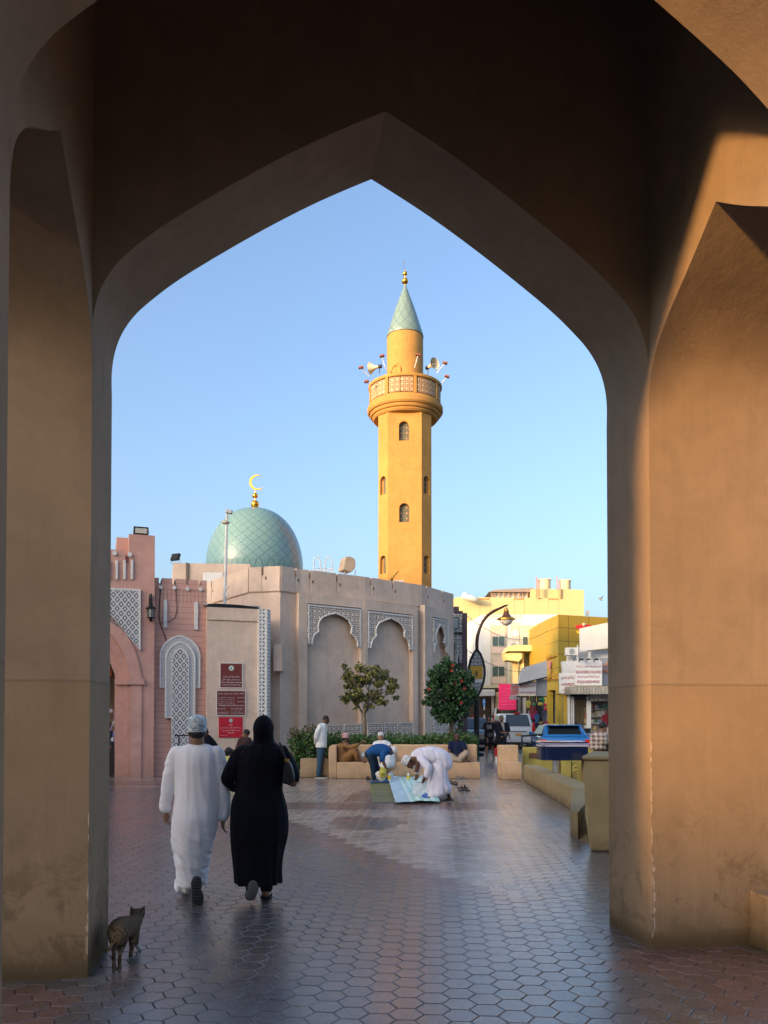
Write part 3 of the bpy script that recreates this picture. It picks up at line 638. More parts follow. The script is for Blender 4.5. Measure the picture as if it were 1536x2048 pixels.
# flood lights
def flood(loc, w_, h_, yaw, tilt, face, label, legs=.14):
    t = thing('flood_light', label, 'flood light', tuple(loc)); Rm = Matrix.Rotation(yaw, 3, 'Z') @ Matrix.Rotation(tilt, 3, 'X'); c = Vector(loc) + Vector((0, 0, legs + h_ / 2))
    def tr(mb): mb.v = [tuple(c + Rm @ Vector(v)) for v in mb.v]; return mb
    tr(MB().box(-w_ / 2, w_ / 2, -.05, .05, -h_ / 2, h_ / 2)).build('housing', black_m, t, bevel=.01)
    tr(MB().box(-w_ / 2 + .04, w_ / 2 - .04, -.062, -.052, -h_ / 2 + .04, h_ / 2 - .04)).build('lens', face, t)
    MB().tube([c + Rm @ Vector((-w_ / 2 - .01, 0, 0)), Vector(loc) + Vector((-w_ / 2, 0, 0)), Vector(loc) + Vector((w_ / 2, 0, 0)), c + Rm @ Vector((w_ / 2 + .01, 0, 0))], .012, 5).build('bracket', galv, t)
    return t
u, z = pk(283, 1070); flood(PB + pd * u - pn * .25 + Vector((0, 0, z)), .40, .22, R(20), R(8), mat('frosted_lens', (.5, .5, .42), .4, 0, .05), 'large flood light with pale lens on top of the terracotta turret', .06)
# ------------------------------------------------------------------ mosque: faceted prayer hall, dome, minaret
def gy(px, Y): v = A(px, 1400, Y); return Vector((v.x, v.y, 0))
MZ = 6.24
pA, pB_, pC, pD, pE, pF, pG = gy(405, 27.6), gy(498, 24.45), gy(560, 24.2), gy(598, 24.72), gy(728, 26.1), gy(842, 27.75), gy(905, 29.8)
mosque = thing('mosque', 'tan mosque hall with crenellated faceted wall and tall white carved arch screens', 'mosque', tuple(pD))
back = [gy(905, 29.8) + Vector((1.2, 7, 0)), gy(405, 27.6) + Vector((-1.0, 8, 0))]
pts = [pA, pB_, pC, pD, pE, pF, pG] + back
MB().prism([(p.x, p.y) for p in pts], (0, 0, -.02), (1, 0, 0), (0, 1, 0), (0, 0, MZ - .75 + .02)).build('hall_wall', tan_m, mosque)
# parapet: slabs between narrow slots
def segwall(a, b, z0, z1, th, name, m, par, off=0., gaps=(), gw=.075):
    d = (b - a); L = d.length; d.normalize(); n = Vector((d.y, -d.x, 0)); xs = [0.] + [v for g_ in gaps for v in (g_ - gw / 2, g_ + gw / 2)] + [L]
    mb = MB()
    for i in range(0, len(xs), 2): mb.prism([(xs[i], z0), (xs[i + 1], z0), (xs[i + 1], z1), (xs[i], z1)], a + n * off, d, (0, 0, 1), -n * th)
    return mb.build(name, m, par)
hole_m = mat('shaded_slot', (.16, .12, .09), .9, 0, 0)
for (a, b, gp_) in ((pA, pB_, (.9, 2.0)), (pB_, pC, (.45,)), (pC, pD, (.55,)), (pD, pE, (.35, 1.35)), (pE, pF, (.25, 1.2)), (pF, pG, (.3, 1.5))):
    L = (b - a).length; gp_ = [g_ for g_ in gp_ if g_ < L - .1]
    segwall(a, b, MZ - .75, MZ, .35, 'parapet', tan_m, mosque, .05, gp_)
    segwall(a, b, MZ - .77, MZ - .26, .3, 'parapet_base', tan_m, mosque, .035)
    d = (b - a).normalized(); n = Vector((d.y, -d.x, 0))
    for g_ in gp_:
        MB().prism([(g_ + .08, MZ - .40), (g_ + .14, MZ - .40), (g_ + .14, MZ - .31), (g_ + .08, MZ - .31)], a + n * .055, d, (0, 0, 1), -n * .04).build('weep_hole', hole_m, mosque)
# raised frames with niches
def sp_(a, b): d = (b - a).normalized(); return a, d, Vector((d.y, -d.x, 0))
def pix(seg, px, py, off=0.):
    a, d, n = seg; q = onplane(px, py, a + n * off, n); return ((q - a).dot(d), q.z)
cs = lambda x, y: (580 + x / 4.042, 1080 + y / 4.042)
def niche(a, b, xl, xr, nl, nr, ytop_l, outl, bottoms, zfr):
    sg = sp_(a, b); _, d, n = sg; off = .20
    ul, ur = pix(sg, xl, 1400, off)[0], pix(sg, xr, 1400, off)[0]; wl, wr = pix(sg, nl, 1400, off)[0], pix(sg, nr, 1400, off)[0]
    zt_n = pix(sg, nl, ytop_l, off)[1]; zb = 1.0
    MB().prism([[(ul, 0), (ur, 0), (ur, zfr), (ul, zfr)], [(wl, zb), (wl, zt_n), (wr, zt_n), (wr, zb)]], a + n * off, d, (0, 0, 1), -n * .199).build('niche_frame', tan_m, mosque)
    P = [pix(sg, *cs(*p), off) for p in outl]
    zt2 = zt_n - .035
    poly = [(wl + .02, P[0][1]), (wl + .02, zt2), (wr - .02, zt2), (wr - .02, P[-1][1])] + list(reversed(P[1:-1]))
    s_ = MB().prism(poly, a + n * (off + .012), d, (0, 0, 1), -n * .07).build('arch_screen', lat_s, mosque)
    inner = P[1:-1]
    # cream edge following the foils
    mb = MB(); mb.tube([a + n * (off + .02) + d * u_ + Vector((0, 0, z_)) for u_, z_ in inner], .028, 6); mb.build('screen_edge', screen_m, s_)
    for (u0_, u1_, z0_, z1_) in ((wl + .02, wr - .02, zt2 - .05, zt2 - .002), (wl + .02, wl + .06, P[0][1], zt2 - .05), (wr - .06, wr - .02, P[-1][1], zt2 - .05)):
        MB().prism([(u0_, z0_), (u1_, z0_), (u1_, z1_), (u0_, z1_)], a + n * (off + .03), d, (0, 0, 1), -n * .017).build('screen_edge', screen_m, s_)
    for (bl, br, bt) in bottoms:
        u0_, z1_ = pix(sg, 580 + bl / 4.042, 1080 + bt / 4.042, off); u1_ = pix(sg, 580 + br / 4.042, 1440, off)[0]
        q = MB().prism([(u0_, .95), (u1_, .95), (u1_, z1_), (u0_, z1_)], a + n * (off + .02), d, (0, 0, 1), -n * .05).build('base_screen', lat_s, mosque)
        MB().prism([[(u0_, .95), (u1_, .95), (u1_, z1_), (u0_, z1_)], [(u0_ + .03, 1.0), (u0_ + .03, z1_ - .03), (u1_ - .03, z1_ - .03), (u1_ - .03, 1.0)]], a + n * (off + .032), d, (0, 0, 1), -n * .011).build('screen_edge', screen_m, q)
n1_ = [(145, 840), (175, 845), (180, 800), (195, 765), (232, 738), (224, 705), (232, 665), (255, 630), (300, 607), (365, 592), (425, 615), (475, 650), (499, 705), (493, 755), (530, 790), (545, 825), (543, 862), (577, 868)]
n2_ = [(625, 870), (650, 872), (655, 835), (670, 800), (697, 772), (690, 735), (700, 700), (720, 670), (760, 650), (812, 632), (870, 660), (905, 690), (926, 735), (920, 780), (950, 805), (964, 845), (965, 885), (993, 890)]
n3_ = [(1152, 900), (1163, 903), (1163, 870), (1170, 845), (1180, 828), (1172, 790), (1176, 760), (1190, 720), (1212, 685), (1234, 715), (1248, 755), (1252, 790), (1240, 830), (1258, 850), (1263, 880), (1264, 912), (1277, 914)]
niche(pD, pE, 597.5, 728.3, 614.5, 722, 1206, n1_, [(145, 210, 1500), (215, 302, 1496), (310, 430, 1492), (437, 570, 1487)], pix(sp_(pD, pE), 600, 1185, .2)[1])
niche(pE, pF, 729.5, 835, 735, 826, 1219.5, n2_, [(625, 748, 1481), (756, 872, 1477), (882, 995, 1472)], pix(sp_(pE, pF), 735, 1201, .2)[1])
niche(pF, pG, 850, 905, 865.5, 896.5, 1233.5, n3_, [(1157, 1217, 1464), (1222, 1277, 1460)], pix(sp_(pF, pG), 852, 1211, .2)[1])
# higher rear block with floodlight
q0 = A(346, 1126, 28.2); blk = [(q0.x, 28.2), (A(500, 1126, 28.4).x, 28.4), (A(500, 1126, 28.4).x, 32), (q0.x - 1.9, 35)]
MB().prism([blk[0], blk[1], blk[2], blk[3]], (0, 0, 5), (1, 0, 0), (0, 1, 0), (0, 0, A(346, 1126, 28.2).z - 5)).build('rear_block', tan_m, mosque)
q = A(374, 1126, 28.18); MB().box(q.x - .04, q.x + .04, 28.17, 28.24, q.z - .75, q.z + .01).build('weep_slot', hole_m, mosque)
q = A(351, 1126, 28.6); flood((q.x, 28.6, q.z), .34, .26, R(-25), R(-25), black_m, 'small black flood light tilted down on the rear mosque roof', .08)
ac = A(418, 1150, 27.0); t = thing('roof_air_unit', 'white air conditioning unit on the mosque roof left of the dome', 'air conditioner', (ac.x, 27.9, MZ - .2))
MB().box(ac.x - .35, ac.x + .35, 27.6, 27.9, MZ - .2, MZ + .42).build('casing', white_m, t, bevel=.02); MB().lathe([(.17, 0), (.17, .02)], (0, 0, 0), 14)
# dome
dc = A(510, 1018, 31); dz0 = 7.0; dz1 = dc.z; r0 = 96.5 / 1600 * 31
prof = [(r0 * .96, dz0)] + [(r0 * math.cos(t_) ** .86, 7.45 + (dz1 - 7.45) * math.sin(t_) ** 1.04) for t_ in [math.pi / 2 * i / 28 for i in range(28)]] + [(.03, dz1 + .02)]
dome = thing('mosque_dome', 'blue green tiled dome with diamond lines behind the mosque wall', 'dome', (dc.x, 31, dz0))
MB().lathe(prof, (dc.x, 31, 0), 96).build('shell', tiles_dome('dome_tiles', 26, 9.5, (.09, .24, .26), (.22, .36, .29)), dome, True)
MB().lathe([(r0 * .99, 6.0), (r0 * .99, 7.1)], (dc.x, 31, 0), 48).build('drum', tan_m, dome)
fin = thing('crescent_finial', 'gold crescent over two gold balls on top of the dome', 'finial', (dc.x, 31, dz1))
s_ = 31 / 1600
for (py, r_) in ((1008.5, 8.3), (991.5, 5.8)): MB().ball((dc.x, 31, A(510, py, 31).z), r_ * s_, 20).build('ball', gold_m, fin, True)
MB().tube([(dc.x, 31, dz1 - .1), (dc.x, 31, A(510, 982, 31).z)], .022, 8).build('rod', gold_m, fin)
def crescent(c, Rr, yaw, m, par, th=.05):
    L = []; n = 26
    for i in range(n + 1): a_ = R(60 + 258 * i / n); L.append((Rr * math.cos(a_), Rr * math.sin(a_)))
    e = Vector((.26 * Rr, .07 * Rr)); I = []
    for i in range(n + 1):
        a_ = R(60 + 258 * i / n); k = math.sin(math.pi * i / n) ** .7; I.append((Rr * math.cos(a_) * (1 - .30 * k), Rr * math.sin(a_) * (1 - .30 * k)))
    MB().prism(L + list(reversed(I))[1:-1], Vector(c) - Vector((0, th / 2, 0)), (math.cos(yaw), math.sin(yaw), 0), (0, 0, 1), (0, th, 0)).build('crescent', m, par)
crescent(A(514, 965, 31), 15.5 * s_, 0, gold_m, fin)

# minaret
MY = 33.0; mc = A(810.5, 1400, MY); mx = mc.x; ms = MY / 1600
minaret = thing('minaret', 'tall ochre minaret lit by the low sun, with round balcony and tiled cone', 'minaret', (mx, MY, 0))
def mzf(py, Y=MY): return A(811, py, Y).z
a_, f_ = 1.08, .68; oc = [(-f_, -a_), (f_, -a_), (a_, -f_), (a_, f_), (f_, a_), (-f_, a_), (-a_, f_), (-a_, -f_)]
rot = R(-2.5); oc = [(x * math.cos(rot) - y * math.sin(rot) + mx, x * math.sin(rot) + y * math.cos(rot) + MY) for x, y in oc]
zsh = 13.97
wins = []
def arched(c, hw, z0, z1, n=8):
    zs = z1 - hw; return [(c - hw, z0), (c + hw, z0)] + [(c + hw * math.cos(math.pi * i / n), zs + hw * math.sin(math.pi * i / n)) for i in range(n + 1)]
grille = lattice_star('stained_grille', 12, (.42, .22, .14), (.06, .09, .07), .05)
shaft = None
for i in range(8):
    a = Vector((oc[i][0], oc[i][1], 0)); b = Vector((oc[(i + 1) % 8][0], oc[(i + 1) % 8][1], 0)); d = (b - a); L = d.length; d.normalize(); n = Vector((d.y, -d.x, 0)); holes = []
    sg = (a, d, n)
    if i == 0: specs = [(808, 842, 881, .205), (808.5, 1006, 1044, .205)]
    elif i == 7: specs = [(769.5, 951, 988, .17), (769.5, 1110, 1147, .17)]
    elif i == 1: specs = [(850, 951, 988, .17), (850, 1110, 1147, .17)]
    else: specs = []
    for (cx_, y1_, y0_, hw) in specs:
        u_, z1 = pix(sg, cx_, y1_); z0 = pix(sg, cx_, y0_)[1]
        if i != 0: u_ = L / 2
        holes.append((u_, hw, z0, z1))
    o = MB().prism([[(0, 0), (L, 0), (L, zsh), (0, zsh)]] + [arched(u_, hw, z0, z1) for u_, hw, z0, z1 in holes], a, d, (0, 0, 1), -n * .22).build('shaft_side', minar_m, minaret)
    for u_, hw, z0, z1 in holes:
        MB().prism(arched(u_, hw - .001, z0, z1), a - n * .15, d, (0, 0, 1), -n * .05).build('window_grille', grille, minaret)
C3 = (mx, MY, 0); bm_ = plaster('balcony_render', (.47, .25, .070), (.3, .2, .1), .1, dirt=0)
o = MB().lathe([(.9, 13.90), (1.30, 13.92), (1.36, 13.99), (1.36, 14.05), (1.42, 14.06), (1.46, 14.12), (1.46, 14.18), (1.52, 14.19), (1.57, 14.26), (1.57, 14.42), (1.50, 14.50), (1.50, 14.56), (.6, 14.57)], C3, 64).build('balcony_corbel', minar_m, minaret); auto_smooth(o, 30)
o = MB().lathe([(1.40, 15.22), (1.51, 15.22), (1.53, 15.25), (1.53, 15.34), (1.40, 15.36), (1.38, 15.22)], C3, 64).build('balcony_rail', minar_m, minaret); auto_smooth(o, 30)
o = MB().lathe([(1.38, 14.56), (1.43, 14.56), (1.43, 15.23), (1.38, 15.23)], C3, 64).build('balcony_inner_wall', minar_m, minaret); auto_smooth(o, 30)
def curved_panel(a0, a1, r, z0, z1, th, n=6):
    mb = MB(); vs = []
    for k in range(n + 1):
        q = a0 + (a1 - a0) * k / n; sx, sy = math.sin(q), -math.cos(q)
        for rr_ in (r, r - th):
            for z in (z0, z1): vs.append((mx + rr_ * sx, MY + rr_ * sy, z))
    fs = []; uv = []
    for k in range(n):
        b = k * 4; fs.append((b, b + 4, b + 5, b + 1)); u0_, u1_ = (a0 + (a1 - a0) * k / n) * r, (a0 + (a1 - a0) * (k + 1) / n) * r; uv.append([(u0_, z0), (u1_, z0), (u1_, z1), (u0_, z1)])
        fs.append((b + 1, b + 5, b + 7, b + 3)); fs.append((b, b + 2, b + 6, b + 4)); fs.append((b + 2, b + 3, b + 7, b + 6)); uv += [None] * 3
    fs += [(0, 1, 3, 2), (n * 4, n * 4 + 2, n * 4 + 3, n * 4 + 1)]; uv += [None, None]
    return mb.add(vs, fs, uv)
lat_y = lattice_star('balcony_screen_pattern', 13, (.66, .52, .33), (.25, .13, .06), .08)
for k in range(8):
    q = R(14 + 45 * k); w_ = .055; curved_panel(q - w_ / 1.4, q + w_ / 1.4, 1.515, 14.56, 15.225, .13, 2).build('balcony_post', minar_m, minaret)
    for j in (0, 1):
        a0 = q + R(3.2) + j * R(19.6); curved_panel(a0, a0 + R(18.6), 1.475, 14.60, 15.20, .03).build('balcony_screen', lat_y, minaret)
ring = [(.755, 14.5), (.755, 17.40), (.72, 17.46), (.2, 17.47)]
o = MB().lathe(ring, C3, 64).build('upper_drum', minar_m, minaret); auto_smooth(o, 40)
# doorway on the drum, facing front-left
q = R(-33); dd = Vector((math.sin(q), -math.cos(q), 0)); dt = Vector((math.cos(q), math.sin(q), 0)); dp = Vector(C3) + dd * .775
MB().prism([arched(0, .26, 14.56, 16.05), arched(0, .19, 14.6, 15.97)], dp, dt, (0, 0, 1), -dd * .1).build('doorway', minar_m, minaret)
MB().prism(arched(0, .19, 14.57, 15.97), dp - dd * .045, dt, (0, 0, 1), -dd * .05).build('door', mat('grey_door', (.22, .18, .15), .6), minaret)
tip = mzf(571); o = MB().lathe([(.765, 17.44), (.775, 17.47), (.70, 17.72), (.62, 17.98), (.50, 18.36), (.36, 18.78), (.20, 19.2), (.08, tip - .1), (.05, tip)], C3, 72).build('cone', tiles_dome('cone_tiles', 10, 4.5, (.14, .24, .22), (.22, .31, .25)), minaret); auto_smooth(o, 40)
for (py, r_) in ((562.3, 6.6), (547.3, 4.7)): MB().ball((mx, MY, mzf(py)), r_ * ms, 20).build('finial_ball', gold_m, minaret, True)
MB().tube([(mx, MY, tip - .1), (mx, MY, mzf(541))], .02, 6).build('finial_rod', gold_m, minaret)
crescent((mx - .02, MY, mzf(532)), 8 * ms, R(72), gold_m, minaret, .04)
def horn(px, py, ang_, label):
    c = A(px, py, MY - .9); t = thing('loudspeaker', label, 'loudspeaker', tuple(c), 'horn loudspeakers on the minaret balcony')
    d = Vector((math.sin(ang_), -math.cos(ang_), .05)).normalized(); M = d.to_track_quat('Z', 'Y').to_matrix(); m_ = mat('horn_cream', (.62, .55, .40), .5) if 'horn_cream' not in bpy.data.materials else bpy.data.materials['horn_cream']
    def tr(mb): mb.v = [tuple(c + M @ Vector(v)) for v in mb.v]; return mb
    tr(MB().lathe([(.05, -.22), (.07, -.1), (.11, 0), (.19, .12), (.235, .17), (.24, .175), (.19, .13), (.1, .0), (.03, -.05)], (0, 0, 0), 24)).build('bell', m_, t, True)
    tr(MB().ball((0, 0, .05), (.05, .05, .07), 10)).build('driver_cone', m_, t, True); tr(MB().lathe([(.02, -.36), (.075, -.34), (.075, -.22), (.04, -.2)], (0, 0, 0), 14)).build('driver', black_m, t)
    MB().tube([c - d * .25, (c - d * .25) + Vector((0, 0, -.28))], .02, 6).build('stand', black_m, t)
horn(748, 735, R(-118), 'cream horn loudspeaker pointing left on the minaret balcony'); horn(864, 730, R(38), 'cream horn loudspeaker turned toward us on the right of the minaret balcony')
for i, (px, py, qx, qy, wh) in enumerate(((722, 735, 738, 752, 'leftmost at rail height'), (764, 712, 771, 738, 'just left of the drum'), (836, 710, 829, 736, 'in front of the drum'), (890, 726, 874, 746, 'upper of the two on the right'), (894, 753, 884, 766, 'lower of the two on the right'), (733, 763, 737, 768, 'low on the left below the rail'))):
    p1 = A(px, py, MY - 1.2 if i != 2 else MY - 1.45); p2 = A(qx, qy, MY - 1.0 if i != 2 else MY - 1.45)
    t = thing('balcony_spotlight', 'small spotlight on the minaret balcony, ' + wh, 'spotlight', tuple(p2), 'spotlights round the minaret balcony')
    MB().tube([p2, p1], .018, 6).build('arm', screen_m, t); s2 = 1 if px > 811 else -1
    MB().box(p1.x - .1, p1.x + .1, p1.y - .08, p1.y + .08, p1.z - .035, p1.z + .035, R(12 * s2), None, 'Y').build('head', mat('brown_lamp', (.25, .08, .05), .5) if i == 0 else bpy.data.materials['brown_lamp'], t, bevel=.015)

# roof things on the hall
lad = thing('roof_ladder', 'pale bent pipe handrails of a roof ladder right of the dome', 'ladder', tuple(A(646, 1140, 27)))
for xx in (634, 657):
    a = A(xx - 7, 1139, 27); MB().tube([a + Vector(v) for v in ((0, 0, -.4), (0, 0, .1), (.02, 0, .32), (.07, 0, .42), (.13, 0, .45), (.19, 0, .40), (.23, 0, .25), (.25, 0, 0), (.26, 0, -.4))], .019, 7).build('hoop', screen_m, lad, True)
a = A(630, 1141, 27); MB().tube([a, a + Vector((.62, 0, -.03))], .015, 6).build('rung', screen_m, lad); MB().tube([a + Vector((0, 0, .08)), a + Vector((.62, 0, .05))], .015, 6).build('rung', screen_m, lad)
c = A(699, 1128, 26.6); fl = thing('box_floodlight', 'beige box flood light seen from behind on the mosque parapet', 'flood light', tuple(A(699, 1148, 26.6)))
bx = MB().prism([(-.22, -.2), (-.12, .24), (.0, .26), (.17, .20), (.22, .08), (.20, -.12), (.08, -.26)], c, Vector((.94, .34, 0)), (0, 0, 1), Vector((-.2, .42, 0))); bx.build('housing', mat('beige_metal', (.50, .36, .24), .5), fl, bevel=.015)
for s_i in (-.15, .2): MB().tube([c + Vector((s_i, .05, -.2)), c + Vector((s_i - .05, .05, -.5))], .02, 5).build('leg', galv, fl)
c = A(788, 1150, 28.2); fl = thing('slim_floodlight', 'slim bronze flood light aimed up at the foot of the minaret', 'flood light', tuple(c))
MB().box(c.x - .04, c.x + .04, c.y - .15, c.y + .15, c.z - .2, c.z + .2, R(40), None, 'Y').build('housing', goldp_m, fl, bevel=.01); MB().box(c.x - .02, c.x + .35, c.y - .1, c.y + .1, c.z - .27, c.z - .19).build('plinth', tan_m, fl); MB().tube([c + Vector((-.08, 0, -.08)), c + Vector((-.06, 0, -.22))], .03, 6).build('foot', black_m, fl)

# ---- low annex with the notices
aP = gy(413, 22.75); aQ = gy(519, 23.25); sa = sp_(aP, aQ); _, ad, an = sa
annex = thing('notice_wall', 'plain tan annex wall carrying three notices, between the terracotta wing and the mosque', 'building', tuple(aP))
zl = pix(sa, 416, 1214)[1]; La = (aQ - aP).length
MB().prism([(.0, 0), (La, 0), (La, zl - .36), (.0, zl - .36)], aP, ad, (0, 0, 1), -an * 2.6).build('wall', tan_m, annex)
MB().prism([(.0, zl - .36), (La, zl - .36), (La, zl), (.0, zl)], aP + an * .04, ad, (0, 0, 1), -an * 2.6).build('fascia', tan_m, annex)
tin_m = mat('old_tin', (.45, .44, .42), .5, .4, .3, 6); rr = random.Random(2)
tb = MB()
for k in range(7):
    u_ = -.1 + k * .22; tb.box(0, 1, 0, 1, 0, 1); n8 = len(tb.v) - 8
    for j in range(8):
        v = Vector(tb.v[n8 + j]); tb.v[n8 + j] = tuple(aP + ad * (u_ + v.x * .3) - an * (.02 + v.y * .4) + Vector((0, 0, zl + .01 + v.z * .05 + rr.random() * .05)))
tb.build('roof_tin', tin_m, annex)
MB().prism([(0, 0), (1.5, -.0), (1.45, .05), (.9, .09), (.3, .10), (.02, .07)], aP + Vector((0, 0, zl + .006)) + an * .05, ad, (0, 0, 1), -an * .5).build('roof_tarpaulin', black_m, annex)
# white pierced corner column
cu_, _z = pix(sa, 516, 1400, .06); w3 = pix(sa, 534, 1400, .06)[0] - cu_; zc1 = pix(sa, 525, 1218, .06)[1]
colm = thing('pierced_column', 'tall white pierced screen column at the corner of the notice wall', 'column', tuple(aP + ad * cu_))
MB().prism([(0, 0), (w3, 0), (w3, zc1), (0, zc1)], aP + ad * cu_ + an * .07, ad, (0, 0, 1), -an * .07).build('front_screen', lat_h, colm)
MB().prism([(0, 0), (.34, 0), (.34, zc1), (0, zc1)], aP + ad * (cu_ + w3) + an * .068, (ad * .45 - an * .89).normalized(), (0, 0, 1), -ad * .05).build('side_screen', lat_h, colm)
for k in (0, w3 - .045):
    MB().prism([(k, 0), (k + .045, 0), (k + .045, zc1), (k, zc1)], aP + ad * cu_ + an * .08, ad, (0, 0, 1), -an * .009).build('edge_strip', screen_m, colm)
MB().box(0, .01, 0, .01, 0, .01)
q1 = gy(546, 23.7); MB().box(q1.x, q1.x + .25, 23.75, 24.5, A(550, 1342, 23.8).z, A(550, 1289, 23.8).z).build('corner_block', tan_m, mosque)
# notices
def notice(px0, py0, px1, py1, m, label, lines, frame=True, name='notice_sign'):
    u0_, z1_ = pix(sa, px0, py0, .03); u1_, z0_ = pix(sa, px1, py1, .03); c = aP + ad * ((u0_ + u1_) / 2) + Vector((0, 0, (z0_ + z1_) / 2)) + an * .03; W_ = u1_ - u0_; H_ = z1_ - z0_
    t = thing(name, label, 'sign', tuple(c))
    MB().prism([(-W_ / 2, -H_ / 2), (W_ / 2, -H_ / 2), (W_ / 2, H_ / 2), (-W_ / 2, H_ / 2)], c, ad, (0, 0, 1), -an * .03).build('board', m, t)
    if frame:
        MB().prism([[(-W_ / 2 - .015, -H_ / 2 - .015), (W_ / 2 + .015, -H_ / 2 - .015), (W_ / 2 + .015, H_ / 2 + .015), (-W_ / 2 - .015, H_ / 2 + .015)], [(-W_ / 2 + .008, -H_ / 2 + .008), (-W_ / 2 + .008, H_ / 2 - .008), (W_ / 2 - .008, H_ / 2 - .008), (W_ / 2 - .008, -H_ / 2 + .008)]], c + an * .004, ad, (0, 0, 1), -an * .03).build('frame', screen_m, t)
    its = [(s, c + an * .004 + ad * (fx * W_) + Vector((0, 0, fy * H_)), ad, (0, 0, 1), fw * W_, fh * H_) for s, fx, fy, fw, fh in lines]
    merge_text('lettering', its, sign_w, t); return t, c, W_, H_
def emblem(t, c, r, fy, H_):
    cc = c + Vector((0, 0, fy * H_)) + an * .004
    L = [(r * math.cos(q * math.pi / 10), r * math.sin(q * math.pi / 10)) for q in range(20)]
    e = MB().prism(L, cc, ad, (0, 0, 1), an * .003).build('emblem', sign_w, t)
    MB().prism([L, [(x * .8, y * .8) for x, y in L]], cc + an * .004, ad, (0, 0, 1), an * .002).build('emblem_ring', mat('emblem_green', (.15, .2, .12), .5) if 'emblem_green' not in bpy.data.materials else bpy.data.materials['emblem_green'], e)
    MB().prism([(-.3 * r, -.35 * r), (0, -.5 * r), (.3 * r, -.35 * r), (.15 * r, .1 * r), (.4 * r, .45 * r), (0, .2 * r), (-.4 * r, .45 * r), (-.15 * r, .1 * r)], cc + an * .004, ad, (0, 0, 1), an * .002).build('emblem_mark', bpy.data.materials['emblem_green'], e)
t, c, W_, H_ = notice(440.5, 1326, 484.5, 1375.5, maroon_sign, 'maroon notice with white round emblem, topmost of the three on the tan wall', [('بلدية مسقط في مطرح', 0, -.06, .72, .085), ('مرحبا بكم في سوق مطرح', 0, -.18, .82, .085), ('Muscat Municipality in Muttrah', 0, -.29, .92, .06), ('Welcome to Muttrah Souq', 0, -.39, .8, .055)]); emblem(t, c, .085, .30, H_)
sm = [('يوميا من السبت الى الخميس', -.17, .22, .58, .045), ('الفترة الصباحية', .34, .22, .24, .045), ('من الساعة حتى الساعة', -.17, .135, .58, .04), ('من السبت الى الخميس', -.17, .05, .58, .045), ('الفترة المسائية', .34, .06, .24, .045), ('من الساعة حتى الساعة', -.17, -.03, .58, .04),
      ('Morning Period', -.33, -.23, .3, .035), ('From Saturday', .2, -.21, .42, .035), ('to Thursday', .2, -.27, .42, .03), ('Evening Period', -.28, -.37, .38, .035), ('From Saturday to', .2, -.36, .4, .03), ('Thursday and Friday', .22, -.42, .46, .03), ('Friday', -.28, -.43, .38, .03)]
notice(433.5, 1381, 490.5, 1431, maroon_sign, 'wide maroon notice of working hours, middle of the three on the tan wall', [('أوقات العمل في سوق مطرح', 0, .38, .88, .09), ('Working Hours in Muttrah Souq', 0, -.1, .88, .065)] + sm)
t, c, W_, H_ = notice(438, 1434.5, 485, 1474.5, crimson_sign, 'bright red notice, lowest of the three on the tan wall', [('تنبيه', 0, .12, .12, .09), ('يمنع منعا باتا الوقوف والجلوس امام مداخل السوق', 0, -.03, .9, .06), ('وكل من يخالف ذلك يعرض نفسه', 0, -.16, .74, .06), ('للمساءلة', 0, -.27, .25, .06), ('بلدية مسقط', -.3, -.4, .3, .04)], False); emblem(t, c, .06, .34, H_)

# white camera mast
pb = A(449, 1207, 23.4); ptp = A(454, 1020, 23.4)
mast = thing('camera_mast', 'thin white mast with a camera standing on the annex roof in front of the dome', 'mast', tuple(pb))
MB().tube([pb - Vector((0, 0, .3)), ptp], [.055, .032], 8).build('pole', screen_m, mast); MB().box(ptp.x - .03, ptp.x + .16, 23.3, 23.45, ptp.z - .11, ptp.z - .01, R(12), None, 'Y').build('camera', galv, mast, bevel=.01)
q = A(451.5, 1045, 23.4); MB().ball((q.x, 23.4, q.z), (.13, .09, .055), 12).build('junction_box', mat('beige_plastic', (.5, .42, .32), .5), mast)
for yy in (1174, 1190): q = A(451, yy, 23.4); MB().box(q.x + .02, q.x + .09, 23.36, 23.42, q.z - .04, q.z + .03).build('clamp', screen_m, mast)

# purple framed screen at the far corner
YF = 30.6; fr = thing('purple_screen_gate', 'dark purple framed tower with black and white carved panels, right of the mosque', 'gate', (A(920, 1400, YF).x, YF, 0))
def fbox(x0, x1, y0, y1, Y0, dpt, nm, m, par=fr, bevel=0, Yr=YF):
    a = A(x0, y1, Y0); b = A(x1, y0, Y0); return MB().prism([(a.x, a.z), (b.x, a.z), (b.x, b.z), (a.x, b.z)], (0, Y0, 0), (1, 0, 0), (0, 0, 1), (0, dpt, 0)).build(nm, m, par, bevel=bevel)
fbox(900, 918, 1213, 1228, YF, .5, 'stepped_top', purple_m); fbox(918, 926, 1222, 1490, YF + .04, .46, 'stepped_top', purple_m); fbox(926, 934.5, 1226, 1490, YF - .06, .5, 'post', purple_m)
fbox(904, 924, 1228, 1264.5, YF - .03, .06, 'upper_screen', lat_b); fbox(900, 925, 1264.5, 1269, YF - .04, .08, 'cross_bar', black_m)
w_ = fbox(905, 917, 1234, 1258.5, YF - .06, .05, 'window', black_m); fbox(906.5, 915.5, 1236, 1256.5, YF - .07, .01, 'pane', gloss('pale_pane', (.3, .35, .38), .1), w_)
P = [(904, 1270), (924, 1270), (924, 1326), (919, 1325), (918, 1316), (914, 1309), (908, 1304), (910, 1299), (911, 1292), (909, 1286), (904, 1281)]
PP = [A(x, y, YF - .05) for x, y in P]; MB().prism([(p.x, p.z) for p in PP], (0, YF - .05, 0), (1, 0, 0), (0, 0, 1), (0, .08, 0)).build('lower_screen', lat_b, fr)
